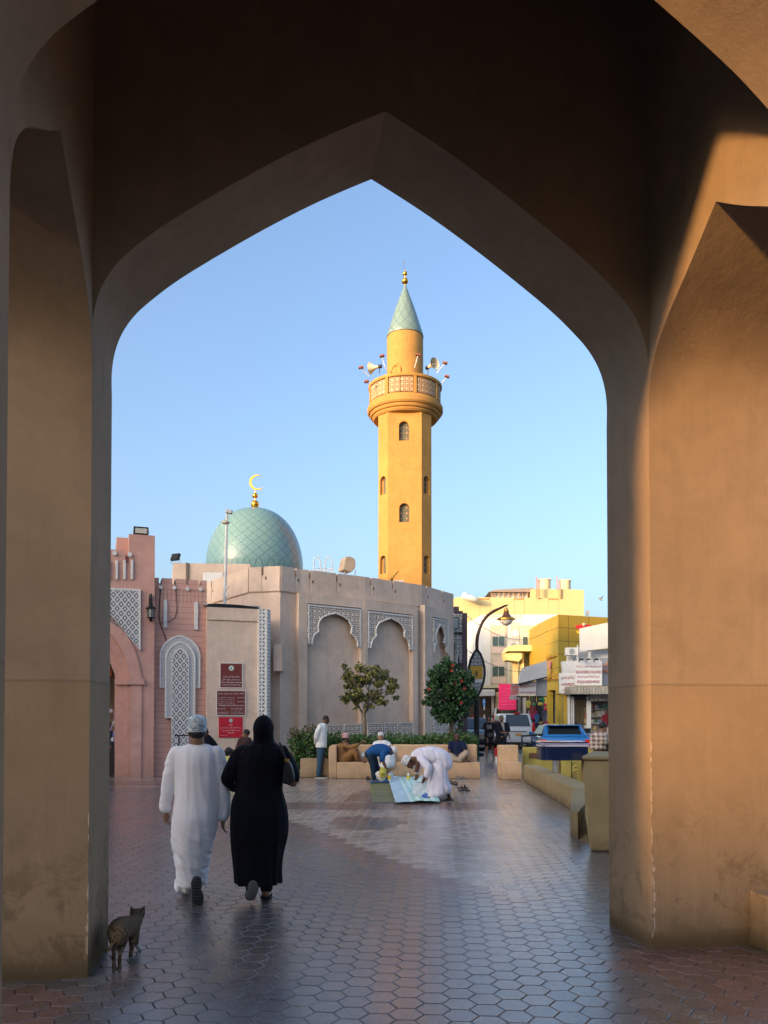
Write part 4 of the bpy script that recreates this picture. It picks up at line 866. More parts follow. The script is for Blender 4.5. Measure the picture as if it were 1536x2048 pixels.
# ------------------------------------------------------------------ benches, planters, low walls
def gquad(name, label, cat, pts, z0, z1, m, bevel=.02):
    t = MB().prism([(p[0], p[1]) for p in pts], (0, 0, z0), (1, 0, 0), (0, 1, 0), (0, 0, z1 - z0)).build(name, m, None, bevel=bevel, origin=(pts[0][0], pts[0][1], z0)); return tag(t, label, cat)
bench = thing('long_bench', 'long rendered bench with a backrest and a return arm on the left, below the hedge', 'bench', tuple(G(808, 1556)))
bL = G(657, 1557.5); bR = G(958, 1556); yb = bL.y; sh_ = .44
bx0, bx1 = bL.x, bR.x; MB().prism([(yb, 0), (yb, sh_), (yb + .5, sh_ - .01), (yb + .5, 0)], (bx0 + .95, 0, 0), (0, 1, 0), (0, 0, 1), (bx1 - bx0 - .95, 0, 0)).build('seat', seat_m, bench, bevel=.02)
MB().box(bx0 + .03, bx1 - .02, yb + .5, yb + .85, 0, .90).build('backrest', seat_m, bench, bevel=.035)
MB().box(bx0 + .22, bx0 + .95, yb - .0, yb + .497, 0, .445).build('end_seat', seat_m, bench, bevel=.02)
oo = MB().prism([(bx0, 0), (bx0, .80), (bx0 + .02, .86), (bx0 + .08, .90), (bx0 + .217, .90), (bx0 + .217, 0)], (0, yb + .005, 0), (1, 0, 0), (0, 0, 1), (0, .49, 0)).build('armrest', seat_m, bench, bevel=.02)
b2 = thing('short_bench', 'short rendered bench with a tall back at the end of the olive wall', 'bench', tuple(G(1025, 1561)))
c0 = G(1005, 1560); c1 = G(1047, 1561.5); MB().box(c0.x, c1.x, c0.y, c0.y + .5, 0, .46).build('seat', seat_m, b2, bevel=.02); MB().box(c0.x - .03, c1.x, c0.y + .503, c0.y + .8, 0, .90).build('backrest', seat_m, b2, bevel=.03)
for ex in (1.0, 2.2, 3.3):
    MB().box(bx0 + ex, bx0 + ex + .006, yb - .003, yb + .3, .0, sh_ - .02).build('joint', mat('joint_dark', (.3, .2, .13), .9) if ex == 1.0 else bpy.data.materials['joint_dark'], bench)
# retaining wall of the olive planter
p1_, p2_ = G(1047, 1561.5), G(1141, 1619)
dirw = (p2_ - p1_).normalized(); pe = p1_ + dirw * ((p2_ - p1_).length * 1.20); nr = Vector((-dirw.y, dirw.x, 0)); zt_w = .42
ow = thing('olive_low_wall', 'olive rendered low wall running toward us, with a blunt buttress at its near end', 'wall', tuple(p1_))
bk1 = p1_ + nr * .38; bk2 = pe + nr * .42
MB().prism([(p.x, p.y) for p in (p1_, pe, bk2, bk1)], (0, 0, 0), (1, 0, 0), (0, 1, 0), (0, 0, zt_w)).build('wall', olive_m, ow, bevel=.015)
v = [(2.565, 11.06, .385), (2.63, 10.9, .375), (2.98, 11.85, .40), (3.45, 12.6, .41), (3.3, 14.0, .41), (2.66, 11.45, 0), (2.64, 10.92, 0), (2.76, 10.66, 0), (3.6, 10.66, 0), (3.3, 14.2, 0), (3.6, 11.2, .41)]
bt = MB(); bt.add(v, [(0, 1, 2, 3, 4), (0, 5, 6, 1), (1, 6, 7, 2), (2, 7, 8, 10), (0, 4, 9, 5), (4, 3, 10, 8, 9), (3, 2, 10), (5, 9, 8, 7, 6)]); bt.build('buttress', olive_m, ow)
# big planter next to the gate pier
pl1, pl2 = G(1181, 1703), G(1234, 1706); zp = 1.13
big = thing('round_planter', 'tall olive rendered planter with a curved rim beside the right gate pier', 'planter', tuple(pl1))
out_ = []
for k in range(9):
    q = math.pi * k / 8; out_.append((3.35 - .88 * math.cos(q) ** 1 * 1.0, 10.75 - .8 * math.sin(q)))
mb = MB(); tx0 = A(1171, 1508, 10.15).x
base_ = [(pl1.x + .0, pl1.y), (pl1.x + .35, pl1.y - .06), (pl1.x + 1.3, pl1.y + .1), (pl1.x + 1.9, pl1.y + 1.4), (pl1.x + .45, pl1.y + 1.4)]
top_ = [(tx0, pl1.y + .22), (tx0 + .25, pl1.y + .02), (tx0 + 1.5, pl1.y + .05), (tx0 + 1.9, pl1.y + 1.5), (tx0 + .46, pl1.y + 1.5)]
n = 5; vs = [(x, y, 0) for x, y in base_] + [(x, y, .45) for x, y in [(a[0] * .45 + b[0] * .55 - .03, a[1] * .5 + b[1] * .5) for a, b in zip(base_, top_)]] + [(x, y, zp) for x, y in top_]
fs = [(r_ * n + i, r_ * n + (i + 1) % n, (r_ + 1) * n + (i + 1) % n, (r_ + 1) * n + i) for r_ in (0, 1) for i in range(n)] + [tuple(range(10, 15)), tuple(reversed(range(5)))]
mb.add(vs, fs).build('body', olive_m, big, bevel=.03)
rimp = [(x - .03 if i in (0, 4) else x + .02, y - .03 if i < 3 else y + .02) for i, (x, y) in enumerate(top_)]
MB().prism(rimp, (0, 0, zp + .003), (1, 0, 0), (0, 1, 0), (0, 0, .05)).build('rim', olive_m, big, bevel=.02)
# yellow olive wall seen under the display case
def front_rect(name, x0, y0, x1, y1, Y, dpt, m, par=None, bevel=0, origin=None):
    a = A(x0, y1, Y); b = A(x1, y0, Y); return MB().prism([(a.x, a.z), (b.x, a.z), (b.x, b.z), (a.x, b.z)], (0, Y, 0), (1, 0, 0), (0, 0, 1), (0, dpt, 0)).build(name, m, par, bevel=bevel, origin=origin)
yel_m = plaster('mustard_render', (.42, .33, .08), (.12, .08, .03), .1, dirt=.2, bump=.1)
yw = thing('mustard_planter_wall', 'mustard yellow planter wall with a dark recess, behind the olive low wall', 'wall', tuple(A(1080, 1560, 22.2)))
a0_ = A(1048, 1495, 22.2); a1_ = A(1240, 1510, 22.2)
MB().prism([(a0_.x, 0), (a1_.x, 0), (a1_.x, .82), (a0_.x, .82)], (0, 22.2, 0), (1, 0, 0), (0, 0, 1), (0, .3, 0)).build('wall', yel_m, yw, bevel=.02)
q_ = [p1_ + nr * 1.15 + dirw * 1.2, pe + nr * 1.5 - dirw * .3]; MB().prism([(q_[0].x, q_[0].y), (q_[1].x, q_[1].y), (q_[1].x + .25, q_[1].y), (q_[0].x + .25, q_[0].y)], (0, 0, 0), (1, 0, 0), (0, 1, 0), (0, 0, .70)).build('side_wall', yel_m, yw, bevel=.02)
front_rect('recess', 1058, 1506, 1078, 1517, 22.19, .02, mat('recess_brown', (.14, .06, .03), .8), yw)
for xx in (1150.5, 1143): pass
sc_m = black_m
iron = thing('iron_scroll', 'black iron scrollwork against the mustard wall below the display case', 'ironwork', tuple(A(1160, 1560, 21.9)))
MB().tube([A(1143.5, 1522, 21.9), A(1143.5, 1560, 21.9)], .016, 6).build('upright', black_m, iron)
for pts_ in ([(1144, 1548), (1152, 1543), (1160, 1541), (1168, 1540)], [(1144, 1530), (1150, 1525), (1157, 1527), (1155, 1534), (1149, 1536)], [(1144, 1553), (1152, 1548), (1160, 1550), (1170, 1553)]):
    MB().tube([A(x, y, 21.9) for x, y in pts_], .013, 6).build('scroll', black_m, iron, True)
for x_, y_ in ((1156, 1530), (1167, 1540)): q = A(x_, y_, 21.88); MB().ball((q.x, q.y, q.z), .035, 8).build('bud', black_m, iron, True)
# glossy navy display case on a steel post
DY = 17.6; dpos = A(1117, 1549, DY); case = thing('display_case', 'glossy navy blue display box with a white band, on a steel post', 'display case', tuple(dpos))
navy = gloss('navy_lacquer', (.004, .012, .05), .08, 0, .6, .6)
a = A(1084, 1521, DY); b = A(1176, 1484, DY); zt1 = A(1084, 1484, DY).z
xm = A(1104, 1500, DY).x
L = [(xm, DY)] + [(xm - (xm - a.x) * math.sin(q * math.pi / 12), DY + .25 - .25 * math.cos(q * math.pi / 12)) for q in range(1, 7)] + [(a.x, DY + .6), (b.x, DY + .6), (b.x, DY)]
o = MB().prism(L, (0, 0, a.z), (1, 0, 0), (0, 1, 0), (0, 0, zt1 - a.z - .005)).build('cabinet', navy, case); auto_smooth(o, 40)
L2 = [(x - .015 if x < xm else x + .01, y - .02 if y < DY + .5 else y) for x, y in L]
MB().prism(L2, (0, 0, zt1 - .10), (1, 0, 0), (0, 1, 0), (0, 0, .035)).build('lower_band', gloss('pale_lacquer', (.55, .5, .55), .15), case)
MB().prism([(DY - .02, zt1 - .06), (DY + .62, zt1 - .015), (DY + .62, zt1 + .01), (DY - .02, zt1 - .03)], (a.x - .02, 0, 0), (0, 1, 0), (0, 0, 1), (b.x - a.x + .04, 0, 0)).build('sloping_top', gloss('lavender_glass', (.35, .33, .5), .1), case)
MB().tube([(dpos.x, DY + .2, zt_w - .02), (dpos.x, DY + .2, a.z)], .095, 20).build('post', steel_m, case, True)
MB().tube([(A(1048, 1525, 20.9).x, 21.2, .9), (A(1048, 1525, 20.9).x, 21.2, 1.16), (A(1048, 1525, 20.9).x + .55, 21.2, 1.2)], .03, 6).build('handrail', black_m, None, origin=(3.6, 21.2, .9)); tag(bpy.data.objects['handrail'], 'short black handrail standing behind the tall back of the short bench', 'handrail')

# ------------------------------------------------------------------ planting
leaf_a = None
def leafmat(name, c1, c2, c3=None, p3=.9):
    g = NG(name); at = g.n('ShaderNodeAttribute', attribute_name='leaf'); sp = g.n('ShaderNodeSeparateColor'); g.set(sp.inputs[0], at.outputs[0])
    col = g.mix(sp.outputs[0], c1, c2)
    if c3: col = g.mix(g.M('GREATER_THAN', sp.outputs[1], p3), col, c3)
    m = g.out(col, .45, 0, .4); g.b.inputs['Transmission Weight'].default_value = 0
    return m
def leaves(name, centers, n, spread, size, m, parent, seed=1, flat=0, origin=None, droop=.3):
    """many small folded leaves clustered round the given centres (x, y, z, radius)"""
    r_ = np.random.default_rng(seed); V = []; Fl = []; C = []
    wts = np.array([c[3] ** 2 for c in centers]); wts = wts / wts.sum()
    idx = r_.choice(len(centers), n, p=wts)
    for k, i in enumerate(idx):
        cx, cy, cz, cr = centers[i]; d = r_.normal(size=3); d /= np.linalg.norm(d); rad = cr * (.55 + .45 * r_.random() ** .5) * (1 + .12 * r_.normal())
        p = np.array([cx, cy, cz]) + d * rad * np.array(spread); a = r_.normal(size=3); a[2] -= droop * 2; a += d * .9; a /= np.linalg.norm(a); b = np.cross(a, r_.normal(size=3)); b /= np.linalg.norm(b); nn = np.cross(a, b)
        s = size * (.6 + .8 * r_.random()); w_ = s * .30
        q = [p, p + a * s * .5 + b * w_ + nn * .1 * s, p + a * s, p + a * s * .5 - b * w_ + nn * .1 * s]
        base = len(V); V += [tuple(x) for x in q]; Fl += [(base, base + 1, base + 2), (base, base + 2, base + 3)]
        t_ = r_.random(); t2 = r_.random(); C += [(t_, t2, 0, 1)] * 4
    me = bpy.data.meshes.new(name); me.from_pydata(V, [], Fl); at = me.attributes.new('leaf', 'FLOAT_COLOR', 'POINT'); at.data.foreach_set('color', np.array(C, dtype=np.float32).ravel())
    return link(name, me, m, parent, False, origin)
hm = leafmat('hedge_leaf', (.025, .07, .015), (.085, .17, .035), (.16, .09, .04), .97)
hb = thing('hedge_bed', 'clipped leafy green hedge behind the long bench and under the two small trees', 'hedge', tuple(A(760, 1520, 23)))
hc = []; rr = random.Random(9)
def hline(px):   # depth of the bed in front of the mosque wall
    return 22.55
for px in range(592, 946, 9):
    for row in range(3):
        Yh = yb + .95 + row * .42; zt2 = (1.18 if px < 660 else 1.10 if px < 905 else 1.16) + rr.uniform(-.08, .05) + row * .03
        X = A(px + rr.uniform(-4, 4), 1400, Yh).x
        if px < 650 and row < 1 : Yh += .3
        for z in (.35, .62, .88, zt2 - .14): hc.append((X, Yh + rr.uniform(-.08, .08), z, .19))
leaves('foliage', hc, 20000, (1, 1, .95), .085, hm, hb, 3)
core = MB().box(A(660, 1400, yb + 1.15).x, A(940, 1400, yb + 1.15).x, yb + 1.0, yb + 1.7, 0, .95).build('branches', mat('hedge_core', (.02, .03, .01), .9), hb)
sp_c = [(A(x, y, 22.9).x, 22.9, A(x, y, 22.9).z, .10) for x, y in ((588, 1462), (592, 1475), (597, 1485), (603, 1472), (625, 1458), (612, 1460), (590, 1490), (597, 1500))]
leaves('shoots', sp_c, 500, (1, 1, 1.1), .08, leafmat('shoot_leaf', (.05, .09, .03), (.2, .14, .08)), hb, 5)
pb1 = G(602, 1551); pbx = MB().box(A(601, 1400, 22.0).x, A(657, 1400, 22.0).x, 21.95, 22.3, 0, .52).build('planter_box', plaster('ochre_stone', (.44, .30, .17), (.2, .12, .06), .2), None, bevel=.02, origin=(pb1.x, 22, 0)); tag(pbx, 'low ochre planter box behind the standing man, left of the long bench', 'planter')
bark = mat('pale_bark', (.20, .15, .10), .85, 0, .3, 12, .5, 40)
def limb(mb, p, d, L, r, depth, tips, rr):
    pts = [Vector(p)]; dd = Vector(d).normalized()
    for i in range(4):
        dd = (dd + Vector((rr.uniform(-.16, .16), rr.uniform(-.16, .16), rr.uniform(-.03, .12)))).normalized(); pts.append(pts[-1] + dd * L / 4)
    mb.tube(pts, [r * (1 - .13 * i) for i in range(5)], 7)
    if depth == 0: tips.append(pts[-1]); tips.append(pts[-2]); return
    for k in range(3):
        a_ = rr.uniform(0, 6.28); e = (dd * .9 + Vector((math.cos(a_), math.sin(a_), rr.uniform(.0, .5))) * .75); limb(mb, pts[-1 if k else -2], e, L * .68, r * .5, depth - 1, tips, rr)
# small tree with yellowing leaves
T1 = A(728, 1470, 23.25); rr = random.Random(21); t1 = thing('small_tree', 'small tree with yellowing loose leaves in front of the arch screens', 'tree', (T1.x, 23.25, .3))
mb = MB(); tips = []; trunk = [(T1.x, 23.25, .2), (T1.x - .02, 23.25, .8), (T1.x + .03, 23.25, 1.3), (T1.x + .0, 23.25, 1.75), (T1.x + .07, 23.25, 2.1)]
mb.tube(trunk, [.065, .055, .05, .05, .045], 8)
for a_ in range(5):
    q = a_ * 1.26; limb(mb, trunk[-1] if a_ % 2 else trunk[-2], (math.cos(q) * .8, math.sin(q) * .6, .8), .55, .032, 1, tips, rr)
mb.build('trunk', bark, t1, True)
def crown_pts(L, Y, dep, seed, k=3):
    rr = random.Random(seed); out = []
    for (x, y, r_) in L:
        for j in range(k):
            yy = Y + rr.uniform(-dep, dep); q = A(x, y, Y); rw = r_ / 1600 * Y; out.append((q.x + rr.uniform(-.75, .75) * rw, yy, q.z + rr.uniform(-.75, .75) * rw, rw * rr.uniform(.3, .75)))
    return out
cl = [(700, 1350, 11), (690, 1332, 5), (718, 1338, 11), (740, 1345, 13), (748, 1333, 6), (760, 1352, 12), (776, 1347, 6), (781, 1365, 10), (793, 1372, 5), (700, 1366, 10), (716, 1362, 13), (735, 1366, 14), (758, 1372, 14), (778, 1388, 11), (792, 1392, 5), (694, 1392, 9), (708, 1400, 9), (726, 1392, 13), (744, 1390, 12), (690, 1402, 5), (735, 1408, 6), (762, 1398, 9), (707, 1384, 9), (785, 1376, 7), (712, 1412, 4), (743, 1414, 4)]
lm1 = leafmat('small_tree_leaf', (.045, .06, .018), (.13, .13, .03), (.36, .30, .06), .80)
leaves('crown', crown_pts(cl, 23.25, .55, 4, 4), 5200, (1, 1, .9), .078, lm1, t1, 8, droop=.8)
# hibiscus tree
T2 = A(900, 1470, 23.4); rr = random.Random(22); t2 = thing('hibiscus_tree', 'dense dark green hibiscus tree with red flowers beside the lamp post', 'tree', (T2.x, 23.4, .3))
mb = MB(); tips = []; trunk = [(T2.x - .02, 23.4, .2), (T2.x, 23.4, .9), (T2.x + .05, 23.4, 1.5), (T2.x + .05, 23.4, 1.9)]
mb.tube(trunk, [.085, .075, .065, .06], 8)
for a_ in range(6): q = a_ * 1.05; limb(mb, trunk[-1], (math.cos(q) * .9, math.sin(q) * .7, .8), .5, .035, 1, tips, rr)
mb.build('trunk', bark, t2, True)
cl = [(890, 1322, 6), (896, 1335, 9), (880, 1340, 9), (872, 1352, 10), (866, 1370, 11), (880, 1360, 14), (900, 1355, 15), (918, 1348, 11), (930, 1365, 12), (938, 1385, 10), (915, 1375, 16), (892, 1385, 17), (868, 1392, 13), (862, 1380, 8), (876, 1410, 14), (900, 1412, 17), (922, 1405, 15), (938, 1402, 8), (928, 1422, 10), (908, 1432, 11), (885, 1428, 10), (868, 1422, 6), (855, 1382, 4), (860, 1342, 4), (937, 1346, 5), (946, 1392, 5), (880, 1442, 4), (921, 1444, 5), (893, 1316, 3), (850, 1402, 4), (912, 1330, 4)]
lm2 = leafmat('hibiscus_leaf', (.010, .035, .014), (.05, .115, .035))
crp = crown_pts(cl, 23.4, .6, 6, 5); leaves('crown', crp, 13000, (1, 1, .95), .095, lm2, t2, 9, droop=.5)
flw = mat('flower_red', (.27, .03, .015), .5, 0, 0)
for (x, y) in ((903, 1341), (910, 1365), (923, 1362), (929, 1377), (922, 1406), (857, 1378), (905, 1331)):
    q = A(x, y, 22.75); mb = MB()
    for k in range(5):
        a_ = k * 1.2566; d = Vector((math.cos(a_), -.5, math.sin(a_))); e = Vector((-math.sin(a_), 0, math.cos(a_))); mb.add([q, q + d * .038 + e * .022, q + d * .052, q + d * .038 - e * .022], [(0, 1, 2, 3)])
    mb.tube([q, q + Vector((0, -.08, .0))], .006, 5); mb.build('flower', flw, t2)

# ------------------------------------------------------------------ street lamp with the carved leaf
LY = 34.0; lamp = thing('carved_street_lamp', 'dark curved street lamp with a leaf shaped carved panel and hanging lantern', 'street lamp', (A(952, 1480, LY).x, LY, 0))
bz = lambda x, y: A(x, y, LY)
MB().tube([(bz(953, 1480).x, LY, 0), bz(953, 1390)], .115, 12).build('post', black_m, lamp, True)
MB().lathe([(.32, 0), (.32, .12), (.2, .16), (.13, .2)], (bz(953, 1480).x, LY, 0), 16).build('base', black_m, lamp)
sf_ = lambda x, y: (900 + x / 8.194, 1150 + y / 8.192)
Lc = [bz(*sf_(*p)) for p in ((440, 1215), (380, 1300), (335, 1400), (308, 1520), (302, 1640), (320, 1760), (360, 1870), (410, 1960), (440, 2010))]; Rc = [bz(*sf_(*p)) for p in ((440, 1215), (500, 1300), (540, 1400), (563, 1520), (566, 1640), (545, 1760), (510, 1870), (465, 1960), (440, 2010))]
MB().tube(Lc, .055, 8).build('leaf_frame', black_m, lamp, True); MB().tube(Rc, .055, 8).build('leaf_frame', black_m, lamp, True)
def leafslice(i0, i1, m, nm, off, par=lamp):
    P = [Lc[i] for i in range(i0, i1 + 1)] + [Rc[i] for i in range(i1, i0 - 1, -1)]
    if i0 == 0: P = P[:-1]
    if i1 == 8: P = P[:i1 - i0 + 1] + P[i1 - i0 + 2:]
    return MB().prism([(p.x, p.z) for p in P], (0, LY - off, 0), (1, 0, 0), (0, 0, 1), (0, .05, 0)).build(nm, m, par)
leafslice(0, 3, lat_b, 'carved_panel', .025); leafslice(5, 8, lat_b, 'carved_panel', .025); leafslice(3, 5, sign_w, 'panel_back', .025)
a = bz(*sf_(328, 1492)); b = bz(*sf_(535, 1702)); gp_ = MB().box(a.x, b.x, LY - .06, LY - .03, b.z, a.z).build('gold_panel', mat('gold_panel_paint', (.55, .30, .03), .35, .3, .15, 4), lamp, bevel=.01)
for k, (e, m_) in enumerate(((.05, 'frame'), (.15, 'frame'))):
    MB().prism([[(a.x + e, b.z + e), (b.x - e, b.z + e), (b.x - e, a.z - e), (a.x + e, a.z - e)], [(a.x + e + .02, b.z + e + .02), (a.x + e + .02, a.z - e - .02), (b.x - e - .02, a.z - e - .02), (b.x - e - .02, b.z + e + .02)]], (0, LY - .075, 0), (1, 0, 0), (0, 0, 1), (0, .015, 0)).build('panel_relief', goldp_m, gp_)
MB().prism([((a.x + b.x) / 2 + .07 * math.cos(q * .785), (a.z + b.z) / 2 - .05 + .13 * math.sin(q * .785)) for q in range(8)], (0, LY - .08, 0), (1, 0, 0), (0, 0, 1), (0, .02, 0)).build('panel_relief', mat('brown_relief', (.2, .1, .02), .4), gp_)
MB().tube([bz(*sf_(*p)) for p in ((440, 1220), (440, 1120), (450, 1000), (485, 880), (540, 760), (620, 660), (720, 590), (830, 540), (900, 505), (955, 488))], [.075] * 3 + [.065] * 4 + [.05, .045, .02], 10).build('arm', mat('dark_bronze', (.05, .025, .02), .35, .4), lamp, True)
hx = bz(*sf_(922, 500)); q = lambda y: bz(*sf_(922, y)).z
ln = MB().lathe([(.02, q(560)), (.09, q(575)), (.05, q(590)), (.10, q(600)), (.13, q(640)), (.2, q(680)), (.30, q(710)), (.385, q(722)), (.385, q(728)), (.3, q(738))], (hx.x, LY, 0), 28).build('lantern_cap', mat('bronze_cap', (.12, .05, .03), .4, .3), lamp); auto_smooth(ln, 40)
MB().lathe([(.10, q(598)), (.115, q(592)), (.09, q(562)), (.06, q(548))], (hx.x, LY, 0), 20).build('cap_ornament', gold_m, ln); MB().lathe([(.33, q(700)), (.40, q(720)), (.40, q(732)), (.30, q(740))], (hx.x, LY, 0), 28).build('cap_ring', gold_m, ln)
MB().lathe([(.285, q(738)), (.27, q(765)), (.2, q(800)), (.1, q(825)), (.02, q(832))], (hx.x, LY, 0), 24).build('lantern_globe', gloss('milk_glass', (.75, .68, .6), .2), lamp, True)
MB().tube([(hx.x, LY, hx.z), (hx.x, LY, q(550))], .018, 6).build('hanger', black_m, lamp)

# ------------------------------------------------------------------ buildings along the street
def bld(name, label, x, Y): return thing(name, label, 'building', (A(x, 1400, Y).x, Y, 0))
def frect(par, nm, x0, y0, x1, y1, Y, d, m, bevel=0): return front_rect(nm, x0, y0, x1, y1, Y, d, m, par, bevel)
yellow_m = mat('warm_cream_paint', (.50, .42, .22), .8, 0, .05, .4); line_m = mat('facade_joint', (.42, .34, .2), .8, 0, 0)
# far cream block
cb = bld('cream_block', 'large cream apartment block with two water tanks, farthest building on the street', 1030, 70)
P = [(905, 1201), (911, 1194), (1122, 1196.5), (1122, 1178), (1168, 1180), (1168, 1500), (905, 1500)]
PP = [A(x, y, 70) for x, y in P]; MB().prism([(p.x, p.z) for p in PP], (0, 70, 0), (1, 0, 0), (0, 0, 1), (0, 14, 0)).build('wall', yellow_m, cb)
frect(cb, 'stair_block', 1062, 1178, 1121.8, 1198, 70.6, 5, yellow_m)
for x in (959, 980, 1028, 1048, 1096, 1117): frect(cb, 'facade_joint', x, 1200, x + .7, 1232, 69.98, .02, line_m)
for x0 in (959, 1028, 1097):
    for k in range(6): frect(cb, 'vent_slot', x0 + k * 3.5, 1196.5, x0 + 2.2 + k * 3.5, 1199.5, 69.97, .03, mat('rust_slot', (.35, .16, .05), .8) if (x0, k) == (959, 0) else bpy.data.materials['rust_slot'])
for i, (x0, x1, yt, lab) in enumerate(((1079, 1101, 1159, 'left'), (1120, 1141, 1161, 'right'))):
    c = A((x0 + x1) / 2, yt, 71.5); r_ = (x1 - x0) / 2 / 1600 * 71.5; zb_ = A(1100, 1179, 71.5).z - .3
    t = thing('water_tank', 'round crenellated water tank on the cream block roof, the %s one of two' % lab, 'water tank', (c.x, 71.5, zb_), 'water tanks on the cream block')
    mb = MB().lathe([(r_, zb_), (r_, c.z - .12), (r_ * 1.05, c.z - .1), (r_ * 1.05, c.z - .05), (r_ * .9, c.z - .04)], (c.x, 71.5, 0), 28)
    o = mb.build('tank', cream_m, t); auto_smooth(o, 40); mb = MB()
    for k in range(14): q = k * math.pi / 7; mb.box(c.x + r_ * math.cos(q) - .05, c.x + r_ * math.cos(q) + .05, 71.5 + r_ * math.sin(q) - .05, 71.5 + r_ * math.sin(q) + .05, c.z - .05, c.z + .05)
    mb.build('crenels', cream_m, t)
pipes = thing('roof_pipes', 'rusty pipes and thin masts rising beside the two roof tanks', 'pipes', tuple(A(1076, 1195, 69.9)))
for (x0, y0, x1, y1) in ((1073, 1196, 1073, 1153), (1076, 1196, 1076, 1160), (1078.5, 1196, 1078.5, 1160), (1114, 1180, 1114, 1152), (1118, 1196, 1118, 1161), (1121, 1196, 1121, 1164), (1075, 1160, 1080, 1160), (1117, 1161, 1122, 1161)):
    MB().tube([A(x0, y0, 69.8), A(x1, y1, 69.8)], .045, 5).build('pipe', mat('rust_pipe', (.42, .2, .12), .6) if (x0 == 1073) else bpy.data.materials['rust_pipe'], pipes)
perg = thing('roof_shelter', 'glazed rooftop shelter with a brown sloping roof on the cream block', 'shelter', tuple(A(1020, 1195, 71)))
for x0 in (983, 989.5, 999, 1009, 1019, 1029, 1039, 1046, 1056): a = A(x0, 1197, 71); b = A(x0, 1184, 71); MB().tube([a, b], .06, 4).build('post', mat('shelter_brown', (.25, .14, .1), .7) if x0 == 983 else bpy.data.materials['shelter_brown'], perg)
frect(perg, 'glazing', 983, 1184.5, 1057, 1196, 71.2, .05, gloss('pale_glazing', (.5, .52, .52), .3)); frect(perg, 'glazing_bar', 983, 1189, 1057, 1189.7, 71.1, .05, bpy.data.materials['shelter_brown'])
P = [(978, 1183.5), (989, 1179.5), (1068, 1175.5), (1064, 1184), (1058, 1184)]; PP = [A(x, y, 70.8) for x, y in P]; MB().prism([(p.x, p.z) for p in PP], (0, 70.8, 0), (1, 0, 0), (0, 0, 1), (0, 4, 0)).build('roof', mat('shelter_roof', (.25, .2, .18), .7), perg)
dsh = thing('satellite_dish', 'white satellite dish half hidden on the left end of the cream block roof', 'satellite dish', tuple(A(938, 1192, 69)))
q = A(940, 1191, 69); MB().ball((q.x, 69, q.z - .25), (.8, .5, .28), 18, Matrix.Rotation(R(14), 3, 'Y')).build('dish', white_m, dsh, True); q = A(930, 1188, 69); MB().ball((q.x, 69, q.z - .2), (.30, .3, .34), 14).build('small_dome', white_m, dsh, True)
mk = thing('hidden_shade_block', 'unseen plain block added behind the mosque to shade the white block', 'building', (-2, 52, 0)); MB().box(-6, 1.6, 48, 56, 0, 9.2).build('wall', cream_m, mk); MB().box(-6.1, 1.7, 47.9, 56.1, 9.2, 9.4).build('parapet', cream_m, mk)  # hidden block added only to cast shade on the white block
# white block with windows
wb = bld('white_block', 'white and pale pink block with sliding windows, before the cream block', 1000, 60)
def poly_f(par, nm, P, Y, d, m): PP = [A(x, y, Y) for x, y in P]; return MB().prism([(p.x, p.z) for p in PP], (0, Y, 0), (1, 0, 0), (0, 0, 1), (0, d, 0)).build(nm, m, par)
c1 = A(965, 1400, 60); c0_ = A(932, 1400, 66); zt3 = A(965, 1229, 60).z
MB().prism([(c0_.x, 66), (c1.x, 60), (A(1120, 1400, 60).x, 60), (A(1120, 1400, 66).x, 66)], (0, 0, 0), (1, 0, 0), (0, 1, 0), (0, 0, zt3)).build('wall', white_m, wb)
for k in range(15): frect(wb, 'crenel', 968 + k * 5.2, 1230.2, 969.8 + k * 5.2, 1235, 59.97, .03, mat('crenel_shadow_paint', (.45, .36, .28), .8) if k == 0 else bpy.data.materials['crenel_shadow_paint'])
shm = mat('pale_beige_panel', (.52, .45, .36), .8, 0, .04, 1)
for (x0, x1, yo) in ((981, 1014, 0), (1042, 1076, 0)):
    frect(wb, 'bay_panel', x0, 1250, x1, 1369, 59.94, .06, shm)
    for yy in (1251, 1311):
        if x0 > 1000 and yy > 1300: continue
        frect(wb, 'spandrel', x0 + 2.5, yy + 4, x1 - 2.5, yy + 21, 59.90, .05, mat('bay_tan', (.55, .45, .36), .8) if (x0, yy) == (981, 1251) else bpy.data.materials['bay_tan'])
        poly_f(wb, 'pink_pediment', [(x0 + 2.5, yy + 21), (x0 + 2.5, yy + 17), ((x0 + x1) / 2, yy + 10), (x1 - 2.5, yy + 17), (x1 - 2.5, yy + 21)], 59.86, .05, pinkish_m)
        w_ = frect(wb, 'window', x0 + 3, yy + 21.3, x1 - 4, yy + 42, 59.84, .08, frame_m); frect(w_, 'pane', x0 + 4, yy + 22.3, (x0 + x1) / 2 - 1.4, yy + 41, 59.82, .015, gloss('teal_pane', (.06, .10, .10), .1) if (x0, yy) == (981, 1251) else bpy.data.materials['teal_pane']); frect(w_, 'pane', (x0 + x1) / 2 - .3, yy + 22.3, x1 - 5, yy + 41, 59.82, .015, glass_m)
        frect(wb, 'pink_sill_panel', x0 + 2.5, yy + 43, x1 - 2.5, yy + 56, 59.87, .05, pinkish_m)
frect(wb, 'blind_niche', 1021, 1245, 1039, 1290, 59.95, .05, mat('niche_beige', (.50, .45, .38), .8)); poly_f(wb, 'niche_arch', [(1022.5, 1290), (1022.5, 1266), (1026, 1262), (1030.5, 1258), (1035, 1262), (1038, 1266), (1038, 1290)], 59.9, .05, white_m)
for k in range(5): frect(wb, 'niche_slot', 1024 + k * 2.8, 1272, 1025.2 + k * 2.8, 1290, 59.87, .04, bpy.data.materials['niche_beige'])
